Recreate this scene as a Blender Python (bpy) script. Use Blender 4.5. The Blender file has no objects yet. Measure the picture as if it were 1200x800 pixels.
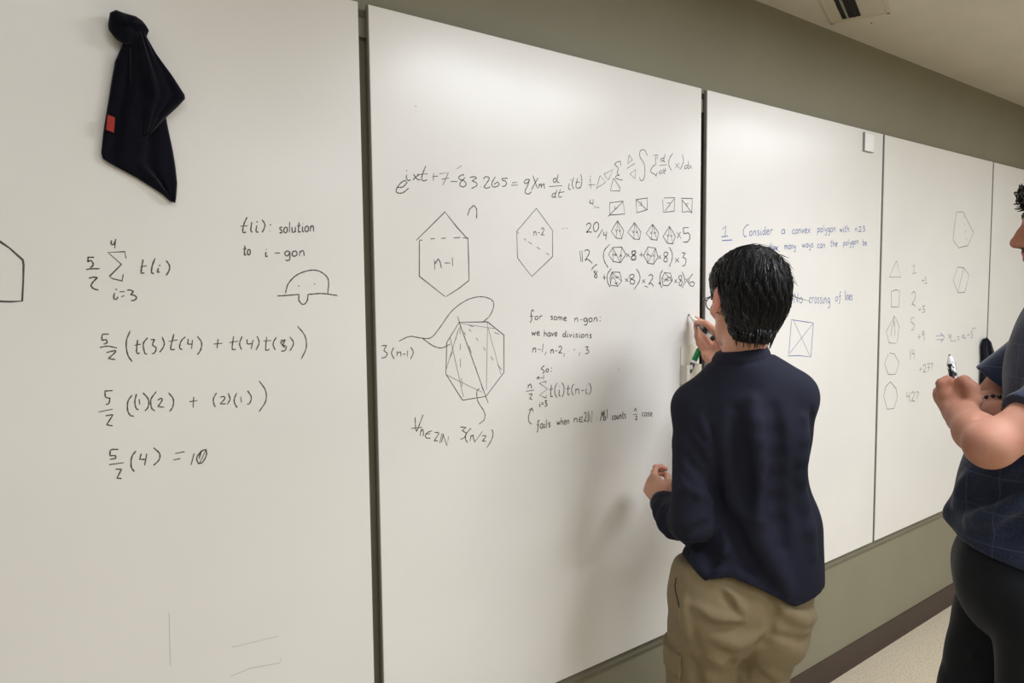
import bpy, math, random
import numpy as np
from mathutils import Vector, Matrix
C = bpy.context.scene
COL = C.collection
random.seed(7)
RNG = np.random.default_rng(7)

# ------------------------------------------------------------------ camera, world, lights, exposure
cam_data = bpy.data.cameras.new('camera')
cam_data.sensor_fit = 'HORIZONTAL'
cam_data.sensor_width = 36.0
cam_data.lens = 849.67 / 1200 * 36.0
cam_data.clip_start = 0.05
cam = bpy.data.objects.new('camera', cam_data)
COL.objects.link(cam)
CR = Vector((0.79372, -0.60820, -0.00987)); CU = Vector((0.05118, 0.05060, 0.99741)); CF = Vector((0.60613, 0.79217, -0.07130))
m = Matrix((CR, CU, -CF)).transposed().to_4x4()
m.translation = Vector((0, 0, 1.7128))
cam.matrix_world = m
C.camera = cam

world = bpy.data.worlds.new('world'); C.world = world
world.use_nodes = True
world.node_tree.nodes['Background'].inputs[0].default_value = (0.5, 0.52, 0.55, 1)
world.node_tree.nodes['Background'].inputs[1].default_value = 0.05

C.view_settings.view_transform = 'Standard'
C.view_settings.look = 'None'
C.view_settings.gamma = 1.0
C.view_settings.use_curve_mapping = False
C.view_settings.exposure = 0.0

LIGHTS = [  # x, y, power of each ceiling troffer
    (-2.2, 0.1, 3), (0.0, 0.1, 13), (2.2, 0.1, 54), (4.4, 0.1, 28),
    (-2.2, -2.6, 8), (0.0, -2.6, 26), (2.2, -2.6, 76), (4.4, -2.6, 56)]
LIGHT_COLOR = (0.885, 0.925, 1.0)
CEIL = 2.74
for (x, y, pw) in LIGHTS:
    ld = bpy.data.lights.new('troffer_light', 'AREA')
    ld.shape = 'RECTANGLE'; ld.size = 1.12; ld.size_y = 0.52
    ld.energy = pw; ld.color = LIGHT_COLOR
    lo = bpy.data.objects.new('troffer_light', ld); COL.objects.link(lo)
    lo.location = (x, y, CEIL - 0.012)

# ------------------------------------------------------------------ materials
def srgb(r, g, b):
    f = lambda c: (c/255/12.92) if c/255 <= 0.04045 else ((c/255+0.055)/1.055)**2.4
    return (f(r), f(g), f(b), 1.0)

def mat(name, col, rough=0.6, spec=0.5, noise=None, bump=None, coat=0, metal=0, sss=0, sheen=0, col2=None):
    """procedural material: base colour varied by a noise, fine relief by another"""
    M = bpy.data.materials.new(name); M.use_nodes = True
    nt = M.node_tree; N = nt.nodes; L = nt.links
    b = N['Principled BSDF']
    b.inputs['Base Color'].default_value = col
    b.inputs['Roughness'].default_value = rough
    b.inputs['Specular IOR Level'].default_value = spec
    b.inputs['Metallic'].default_value = metal
    b.inputs['Coat Weight'].default_value = coat
    b.inputs['Coat Roughness'].default_value = 0.08
    if sheen: b.inputs['Sheen Weight'].default_value = sheen; b.inputs['Sheen Roughness'].default_value = 0.4
    if sss:
        b.inputs['Subsurface Weight'].default_value = sss
        b.inputs['Subsurface Radius'].default_value = (0.012, 0.005, 0.003)
        b.inputs['Subsurface Scale'].default_value = 0.6
    tc = N.new('ShaderNodeTexCoord')
    if noise:
        sc, amt = noise
        n = N.new('ShaderNodeTexNoise'); n.inputs['Scale'].default_value = sc; n.inputs['Detail'].default_value = 5
        L.new(tc.outputs['Object'], n.inputs['Vector'])
        mx = N.new('ShaderNodeMix'); mx.data_type = 'RGBA'
        c2 = col2 or tuple(c*(1-amt) for c in col[:3]) + (1,)
        mx.inputs['A'].default_value = col; mx.inputs['B'].default_value = c2
        mr = N.new('ShaderNodeMapRange'); mr.inputs['From Min'].default_value = 0.35; mr.inputs['From Max'].default_value = 0.65
        L.new(n.outputs['Fac'], mr.inputs['Value']); L.new(mr.outputs['Result'], mx.inputs['Factor'])
        L.new(mx.outputs['Result'], b.inputs['Base Color'])
        M['mix'] = mx.name
    if bump:
        sc, st, di = bump
        n2 = N.new('ShaderNodeTexNoise'); n2.inputs['Scale'].default_value = sc; n2.inputs['Detail'].default_value = 4
        L.new(tc.outputs['Object'], n2.inputs['Vector'])
        bp = N.new('ShaderNodeBump'); bp.inputs['Strength'].default_value = st; bp.inputs['Distance'].default_value = di
        L.new(n2.outputs['Fac'], bp.inputs['Height']); L.new(bp.outputs['Normal'], b.inputs['Normal'])
    return M

M_wall = mat('olive_grey_wall_paint', srgb(131, 127, 106), 0.55, 0.35, (3, 0.06), (220, 0.25, 0.002))
M_ceil = mat('ceiling_paint', srgb(206, 199, 184), 0.9, 0.2, (5, 0.05), (150, 0.35, 0.003))
M_back = mat('room_wall_paint', srgb(205, 200, 184), 0.8, 0.3, (3, 0.05))
M_base = mat('dark_brown_vinyl', srgb(64, 50, 42), 0.45, 0.4, (20, 0.15))
M_door = mat('door_wood', srgb(150, 110, 70), 0.5, 0.4, (8, 0.3))
M_metal = mat('brushed_metal', srgb(170, 170, 168), 0.35, 0.5, metal=0.9)
M_tray = mat('troffer_white_enamel', srgb(225, 225, 220), 0.5, 0.4)
M_ventdark = mat('dark_duct', srgb(22, 20, 20), 0.6, 0.3)
M_vent = mat('diffuser_enamel', srgb(196, 187, 168), 0.5, 0.4)
M_plastic = mat('ivory_plastic', srgb(226, 222, 205), 0.35, 0.5, (30, 0.03))
M_gloss = mat('glossy_white_plastic', srgb(248, 248, 246), 0.12, 0.6, coat=0.5)
M_edge = mat('aluminium_board_edge', srgb(150, 146, 140), 0.4, 0.5, (40, 0.1))
M_skin1 = mat('skin', srgb(214, 164, 138), 0.5, 0.4, (14, 0.12), (260, 0.12, 0.001), sss=0.12, col2=srgb(201, 140, 116))
M_skin2 = mat('fair_ruddy_skin', srgb(190, 140, 118), 0.62, 0.25, (16, 0.12), (260, 0.12, 0.001), sss=0.12, col2=srgb(178, 124, 103))
M_ear = mat('ear_skin', srgb(214, 138, 120), 0.5, 0.4, (14, 0.1), sss=0.2)
M_lip = mat('lip_skin', srgb(180, 105, 98), 0.45, 0.4)
M_navy = mat('navy_jersey', srgb(28, 30, 45), 0.85, 0.25, (9, 0.15), (700, 0.25, 0.001), sheen=0.0)
M_rib = mat('navy_rib_knit', srgb(25, 27, 41), 0.85, 0.25, (9, 0.15), (500, 0.4, 0.001), sheen=0.25)
M_khaki = mat('khaki_twill', srgb(137, 122, 94), 0.85, 0.2, (7, 0.14), (600, 0.25, 0.001), sheen=0.1)
M_thread = mat('khaki_stitching', srgb(176, 158, 124), 0.8, 0.2)
M_jeans = mat('black_denim', srgb(26, 29, 34), 0.85, 0.2, (12, 0.25), (600, 0.3, 0.001), sheen=0.12)
M_hair1 = mat('black_hair', srgb(16, 15, 17), 0.34, 0.5, (60, 0.4))
M_hair2 = mat('dark_brown_hair', srgb(34, 26, 22), 0.45, 0.5, (60, 0.3))
M_stub = mat('stubble', srgb(92, 62, 52), 0.7, 0.3, (300, 0.4))
M_black = mat('black_plastic', srgb(18, 18, 20), 0.35, 0.5)
M_bead = mat('black_bead', srgb(22, 20, 19), 0.25, 0.6)
M_white_eye = mat('eye_white', srgb(235, 230, 225), 0.2, 0.5)
M_iris = mat('iris', srgb(50, 32, 22), 0.2, 0.5)
M_microf = mat('black_microfibre', srgb(20, 21, 30), 1.0, 0.05, (40, 0.2), (900, 0.5, 0.001), sheen=0.15)
M_red = mat('red_woven_tag', srgb(172, 62, 52), 0.8, 0.2, (300, 0.35))
M_green = mat('green_marker_cap', srgb(12, 142, 76), 0.3, 0.5)
M_marker = mat('white_marker_barrel', srgb(238, 238, 236), 0.3, 0.5)
M_nib = mat('marker_nib', srgb(40, 38, 40), 0.6, 0.3)
M_sole = mat('rubber_sole', srgb(225, 222, 214), 0.6, 0.3)
M_shoe = mat('dark_canvas', srgb(40, 40, 46), 0.8, 0.3, (200, 0.2))
INK = {'k': mat('black_marker_ink', srgb(62, 56, 54), 0.6, 0.3, (90, 0.1), col2=srgb(98, 92, 88)),
       'b': mat('blue_marker_ink', srgb(84, 98, 150), 0.6, 0.3, (90, 0.1), col2=srgb(122, 134, 172)),
       'c': mat('faint_blue_marker_ink', srgb(104, 112, 146), 0.6, 0.3, (90, 0.1), col2=srgb(138, 144, 168)),
       'h': mat('faint_grey_marker_ink', srgb(112, 110, 108), 0.6, 0.3, (90, 0.1), col2=srgb(146, 144, 142)),
       'g': mat('faded_marker_ink', srgb(172, 169, 164), 0.6, 0.3)}

# floor: speckled beige
M_floor = mat('speckled_beige_floor', srgb(198, 186, 162), 0.6, 0.3, (160, 0.0), (300, 0.15, 0.001), col2=srgb(150, 134, 112))
nt = M_floor.node_tree
for n in nt.nodes:
    if n.type == 'MAP_RANGE': n.inputs['From Min'].default_value = 0.52; n.inputs['From Max'].default_value = 0.66
# whiteboard: glossy, with cloudy eraser haze (marker dust left by wiping)
M_board = mat('whiteboard_enamel', srgb(226, 223, 217), 0.3, 0.5, (1.5, 0.02), coat=0.2, col2=srgb(220, 217, 211))
nb = M_board.node_tree; b = nb.nodes['Principled BSDF']
b.inputs['Coat Roughness'].default_value = 0.22
tc = nb.nodes.new('ShaderNodeTexCoord'); mp = nb.nodes.new('ShaderNodeMapping'); mp.inputs['Scale'].default_value = (1.2, 1, 3.0)
nz = nb.nodes.new('ShaderNodeTexNoise'); nz.inputs['Scale'].default_value = 1.6; nz.inputs['Detail'].default_value = 4; nz.inputs['Roughness'].default_value = 0.5
nb.links.new(tc.outputs['Object'], mp.inputs['Vector']); nb.links.new(mp.outputs['Vector'], nz.inputs['Vector'])
mr = nb.nodes.new('ShaderNodeMapRange'); mr.inputs['From Min'].default_value = 0.35; mr.inputs['From Max'].default_value = 0.75
mr.inputs['To Min'].default_value = 0.30; mr.inputs['To Max'].default_value = 0.38
nb.links.new(nz.outputs['Fac'], mr.inputs['Value']); nb.links.new(mr.outputs['Result'], b.inputs['Roughness'])
# marker barrel print: small dark blocks like lettering
M_print = mat('marker_barrel_print', srgb(236, 236, 234), 0.3, 0.5, (1, 0), col2=srgb(22, 22, 24))
nt = M_print.node_tree
tc = [n for n in nt.nodes if n.type == 'TEX_COORD'][0]
vo = nt.nodes.new('ShaderNodeTexVoronoi'); vo.feature = 'F1'; vo.distance = 'CHEBYCHEV'; vo.inputs['Scale'].default_value = 210
mp = nt.nodes.new('ShaderNodeMapping'); mp.inputs['Scale'].default_value = (1, 1, 0.55)
nt.links.new(tc.outputs['Object'], mp.inputs['Vector']); nt.links.new(mp.outputs['Vector'], vo.inputs['Vector'])
for n in nt.nodes:
    if n.type == 'MAP_RANGE':
        n.inputs['From Min'].default_value = 0.33; n.inputs['From Max'].default_value = 0.40
        nt.links.new(vo.outputs['Color'], n.inputs['Value'])
# heathered navy t-shirt with a faint window-pane check
M_tee = mat('heather_navy_jersey', srgb(42, 50, 72), 0.85, 0.25, (220, 0.3), (600, 0.25, 0.001), sheen=0.2, col2=srgb(30, 36, 54))
nt = M_tee.node_tree; b = nt.nodes['Principled BSDF']
tc = [n for n in nt.nodes if n.type == 'TEX_COORD'][0]
sx = nt.nodes.new('ShaderNodeSeparateXYZ'); nt.links.new(tc.outputs['Object'], sx.inputs[0])
fac = []
for ax, per in ((2, 0.075), (1, 0.075)):
    mu = nt.nodes.new('ShaderNodeMath'); mu.operation = 'PINGPONG'; mu.inputs[1].default_value = per/2
    lt = nt.nodes.new('ShaderNodeMath'); lt.operation = 'LESS_THAN'; lt.inputs[1].default_value = 0.0012
    nt.links.new(sx.outputs[ax], mu.inputs[0]); nt.links.new(mu.outputs[0], lt.inputs[0]); fac.append(lt)
mxm = nt.nodes.new('ShaderNodeMath'); mxm.operation = 'MAXIMUM'
nt.links.new(fac[0].outputs[0], mxm.inputs[0]); nt.links.new(fac[1].outputs[0], mxm.inputs[1])
sc = nt.nodes.new('ShaderNodeMath'); sc.operation = 'MULTIPLY'; sc.inputs[1].default_value = 0.16
nt.links.new(mxm.outputs[0], sc.inputs[0])
mx2 = nt.nodes.new('ShaderNodeMix'); mx2.data_type = 'RGBA'; mx2.inputs['B'].default_value = srgb(110, 118, 136)
nt.links.new(nt.nodes[M_tee['mix']].outputs['Result'], mx2.inputs['A']); nt.links.new(sc.outputs[0], mx2.inputs['Factor'])
nt.links.new(mx2.outputs['Result'], b.inputs['Base Color'])

# ------------------------------------------------------------------ mesh helpers
class MB:
    def __init__(s): s.v = []; s.f = []
    def add(s, vs, fs):
        o = len(s.v); s.v += [tuple(map(float, v)) for v in vs]; s.f += [tuple(i+o for i in f) for f in fs]
    def box(s, a, b, ch=0.0):
        (x0, y0, z0), (x1, y1, z1) = a, b
        if ch <= 0:
            s.add([(x, y, z) for x in (x0, x1) for y in (y0, y1) for z in (z0, z1)],
                  [(0, 1, 3, 2), (4, 6, 7, 5), (0, 4, 5, 1), (2, 3, 7, 6), (0, 2, 6, 4), (1, 5, 7, 3)]); return
        ids = {}; vs = []
        P = (x0, x1), (y0, y1), (z0, z1)
        for c in range(8):
            bits = ((c >> 2) & 1, (c >> 1) & 1, c & 1)
            for ax in range(3):
                p = []
                for k in range(3):
                    q = P[k][bits[k]]
                    if k != ax: q += ch if bits[k] == 0 else -ch
                    p.append(q)
                ids[(c, ax)] = len(vs); vs.append(p)
        fs = []
        for ax in range(3):
            o = [k for k in range(3) if k != ax]
            for side in (0, 1):
                cs = [(0, 0), (0, 1), (1, 1), (1, 0)]; q = []
                for u, w in cs:
                    bits = [0, 0, 0]; bits[ax] = side; bits[o[0]] = u; bits[o[1]] = w
                    q.append(ids[(bits[0]*4+bits[1]*2+bits[2], ax)])
                fs.append(tuple(q))
            for u in (0, 1):
                for w in (0, 1):
                    c = []
                    for t in (0, 1):
                        bits = [0, 0, 0]; bits[ax] = t; bits[o[0]] = u; bits[o[1]] = w
                        c.append(bits[0]*4+bits[1]*2+bits[2])
                    fs.append((ids[(c[0], o[0])], ids[(c[0], o[1])], ids[(c[1], o[1])], ids[(c[1], o[0])]))
        for c in range(8): fs.append((ids[(c, 0)], ids[(c, 1)], ids[(c, 2)]))
        s.add(vs, fs)
    def lathe(s, prof, n=20, mtx=None):
        vs = []; fs = []
        for r, z in prof:
            for k in range(n):
                a = 2*math.pi*k/n; p = Vector((r*math.cos(a), r*math.sin(a), z))
                vs.append(mtx @ p if mtx else p)
        for i in range(len(prof)-1):
            for k in range(n):
                fs.append((i*n+k, i*n+(k+1) % n, (i+1)*n+(k+1) % n, (i+1)*n+k))
        fs.append(tuple(range(n))[::-1]); fs.append(tuple((len(prof)-1)*n+k for k in range(n)))
        s.add(vs, fs)
    def tube(s, pts, r, n=6, taper=None):
        pts = [Vector(p) for p in pts]; vs = []; fs = []
        up = Vector((0, 0, 1))
        for i, p in enumerate(pts):
            d = (pts[min(i+1, len(pts)-1)] - pts[max(i-1, 0)]).normalized()
            a = d.cross(up)
            if a.length < 0.05: a = d.cross(Vector((1, 0, 0)))
            a.normalize(); b = a.cross(d)
            rr = (r[i] if isinstance(r, (list, tuple)) else r)
            for k in range(n):
                t = 2*math.pi*k/n; vs.append(p + a*rr*math.cos(t) + b*rr*math.sin(t))
        for i in range(len(pts)-1):
            for k in range(n): fs.append((i*n+k, i*n+(k+1) % n, (i+1)*n+(k+1) % n, (i+1)*n+k))
        fs.append(tuple(range(n))[::-1]); fs.append(tuple((len(pts)-1)*n+k for k in range(n)))
        s.add(vs, fs)
    def sphere(s, c, r, n=10, m=7, sc=(1, 1, 1)):
        prof = [(r*math.sin(math.pi*(i+0.5)/m), -r*math.cos(math.pi*(i+0.5)/m)) for i in range(m)]
        s.lathe(prof, n, Matrix.Translation(c) @ Matrix.Diagonal((*sc, 1)))
    def build(s, name, material, parent=None, smooth=False, origin=None, fixn=True):
        me = bpy.data.meshes.new(name)
        v = s.v
        if origin is not None: v = [(x-origin[0], y-origin[1], z-origin[2]) for x, y, z in v]
        me.from_pydata(v, [], s.f)
        if fixn:
            import bmesh
            bm = bmesh.new(); bm.from_mesh(me); bmesh.ops.recalc_face_normals(bm, faces=bm.faces); bm.to_mesh(me); bm.free()
        if smooth: me.polygons.foreach_set('use_smooth', [True]*len(me.polygons))
        me.materials.append(material)
        o = bpy.data.objects.new(name, me); COL.objects.link(o)
        if origin is not None: o.location = origin
        if parent is not None: o.parent = parent
        return o

def tag(o, label, cat, group=None):
    o['label'] = label; o['category'] = cat
    if group: o['group'] = group
    return o
def struct(o): o['kind'] = 'structure'; return o
def thing(name, label, cat, loc=(0, 0, 0), group=None):
    o = bpy.data.objects.new(name, None); COL.objects.link(o); o.location = loc; o.empty_display_size = 0.1
    return tag(o, label, cat, group)
def build_at(mb, name, m, parent, smooth=False, fixn=True):
    """mesh given in world coordinates, child of an empty that sits (unrotated) at parent.location"""
    o = mb.build(name, m, None, smooth, fixn=fixn)
    l = parent.location
    o.data.transform(Matrix.Translation((-l.x, -l.y, -l.z)))
    o.parent = parent
    return o

# ------------------------------------------------------------------ room shell
WY = 1.593; X0, X1, Y0 = -3.2, 7.4, -4.6
def slab(name, a, b, m):
    k = MB(); k.box(a, b); return struct(k.build(name, m))
slab('floor', (X0-0.1, Y0-0.1, -0.1), (X1+0.1, WY+0.12, 0), M_floor)
slab('ceiling', (X0-0.1, Y0-0.1, CEIL), (X1+0.1, WY+0.12, CEIL+0.1), M_ceil)
slab('wall_front', (X0-0.1, WY, 0), (X1+0.1, WY+0.12, CEIL), M_wall)
slab('wall_left', (X0-0.1, Y0, 0), (X0, WY, CEIL), M_back)
slab('wall_right', (X1, Y0, 0), (X1+0.1, WY, CEIL), M_back)
slab('wall_back', (X0-0.1, Y0-0.1, 0), (X1+0.1, Y0, CEIL), M_back)
def baseboard(name, a, b, n):
    """coved vinyl base along a->b, n points into the room"""
    k = MB(); h = 0.106
    prof = [(0.0, 0), (0.016, 0), (0.012, 0.006), (0.0075, 0.018), (0.0065, h-0.004), (0.004, h), (0, h)]
    vs = []; 
    for p in (a, b):
        for d, z in prof: vs.append((p[0]+n[0]*d, p[1]+n[1]*d, z))
    m_ = len(prof)
    fs = [(i, (i+1) % m_, m_+(i+1) % m_, m_+i) for i in range(m_)] + [tuple(range(m_)), tuple(range(m_, 2*m_))]
    k.add(vs, fs); return struct(k.build(name, M_base))
baseboard('baseboard_front', (X0, WY), (X1, WY), (0, -1))
baseboard('baseboard_left', (X0, Y0), (X0, WY), (1, 0))
baseboard('baseboard_right', (X1, Y0), (X1, WY), (-1, 0))
baseboard('baseboard_back', (X0, Y0), (X1, Y0), (0, 1))
# mounting rails behind the boards (painted like the wall)
M_rail = mat('painted_rail', srgb(118, 115, 99), 0.6, 0.3, (4, 0.08))
k = MB(); k.box((-0.47, 1.577, 0.522), (5.70, WY, 0.60), 0.002); struct(k.build('trim_1', M_rail))
k = MB(); k.box((-0.47, 1.579, 2.30), (5.70, WY, 2.345), 0.002); struct(k.build('trim_2', M_rail))

# ceiling slot diffuser, turned against the wall line
vt = thing('ceiling_vent', 'beige slot air diffuser with a dark slot, set in the ceiling above the boards', 'vent', (2.777, 1.5545, CEIL))
vt.rotation_euler = (0, 0, math.radians(20.75))
# local frame: x runs along the diffuser away (negative), y across (negative away from wall)
Lv = 1.22; Wv = 0.209
k = MB(); fw_ = 0.014
for a, b_ in (((-Lv, -fw_), (0, 0)), ((-Lv, -Wv), (0, -Wv+fw_)), ((-fw_, -Wv), (0, 0)), ((-Lv, -Wv), (-Lv+fw_, 0))):
    k.box((a[0], a[1], -0.005), (b_[0], b_[1], 0.0), 0.0015)
k.build('frame', M_vent, vt)
k = MB(); k.box((-Lv+0.014, -Wv+0.014, -0.003), (-0.014, -0.112, 0)); k.box((-Lv+0.014, -0.046, -0.003), (-0.014, -0.014, 0)); k.box((-0.03, -0.112, -0.003), (-0.014, -0.046, 0))
k.build('blank_panel', M_vent, vt)
k = MB(); k.box((-Lv+0.014, -0.112, -0.0015), (-0.03, -0.046, 0)); k.build('duct_opening', M_ventdark, vt)
for yy in (-0.097, -0.070):
    k = MB(); k.add([(-Lv+0.02, yy, -0.0015), (-0.034, yy, -0.0015), (-0.034, yy+0.005, -0.006), (-Lv+0.02, yy+0.005, -0.006),
                     (-Lv+0.02, yy+0.002, -0.0015), (-0.034, yy+0.002, -0.0015), (-0.034, yy+0.007, -0.006), (-Lv+0.02, yy+0.007, -0.006)],
                    [(0, 1, 2, 3), (4, 5, 6, 7), (0, 1, 5, 4), (2, 3, 7, 6), (1, 2, 6, 5), (0, 3, 7, 4)])
    k.build('vane', M_ventdark if yy < -0.08 else M_metal, vt)
k = MB(); k.lathe([(0.003, -0.002), (0.003, 0)], 10, Matrix.Translation((2.9, 1.455, CEIL)))
tag(k.build('ceiling_screw', M_ventdark, fixn=True), 'tiny dark screw hole in the ceiling between vent and wall', 'screw')

# troffer housings (off camera, they carry the area lights)
for i, (x, y, pw) in enumerate(LIGHTS):
    side = 'nearest the whiteboards' if y > -1 else 'at the back of the room'
    n_ = ['first', 'second', 'third', 'fourth'][i % 4]
    t = thing('ceiling_light', f'recessed fluorescent troffer, {n_} from left, {side}', 'ceiling light', (x, y, CEIL), 'fluorescent troffers')
    k = MB()
    for a, b_ in (((-.61, -.305), (.61, -.27)), ((-.61, .27), (.61, .305)), ((-.61, -.27), (-.57, .27)), ((.57, -.27), (.61, .27))):
        k.box((a[0], a[1], -0.02), (b_[0], b_[1], 0), 0.002)
    k.build('frame', M_tray, t)

# ------------------------------------------------------------------ whiteboards and their writing
FY = 1.563; BZ0, BZ1 = 0.556, 2.372
boards = [(-0.452, 0.764), (0.788, 1.998), (2.027, 3.242), (3.260, 4.464), (4.482, 5.69)]
blabels = ['wall-mounted whiteboard at the left with sums and a hanging black cloth',
           'wall-mounted whiteboard full of black equations and polygon drawings beside the writer',
           'wall-mounted whiteboard with a problem in blue behind the writer\'s head',
           'wall-mounted whiteboard with a column of small polygons and counts',
           'blank whiteboard at the far right behind the man in the t-shirt']
board_obj = []
for (xa, xb), lb in zip(boards, blabels):
    t = thing('whiteboard', lb, 'whiteboard', ((xa+xb)/2, FY, BZ0), 'whiteboards along the wall')
    k = MB(); k.box((xa+0.001, FY, BZ0+0.001), (xb-0.001, FY+0.003, BZ1-0.001), 0.0008); build_at(k, 'writing_surface', M_board, t)
    k = MB(); k.box((xa, FY+0.0025, BZ0), (xb, FY+0.014, BZ1), 0.001); build_at(k, 'backing_panel', M_edge, t)
    for zz in (0.62, 2.28):
        k = MB(); k.box((xa+0.12, FY+0.0135, zz-0.03), (xb-0.12, WY+0.001, zz+0.03)); build_at(k, 'mounting_cleat', M_rail, t)
    board_obj.append(t)

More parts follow.
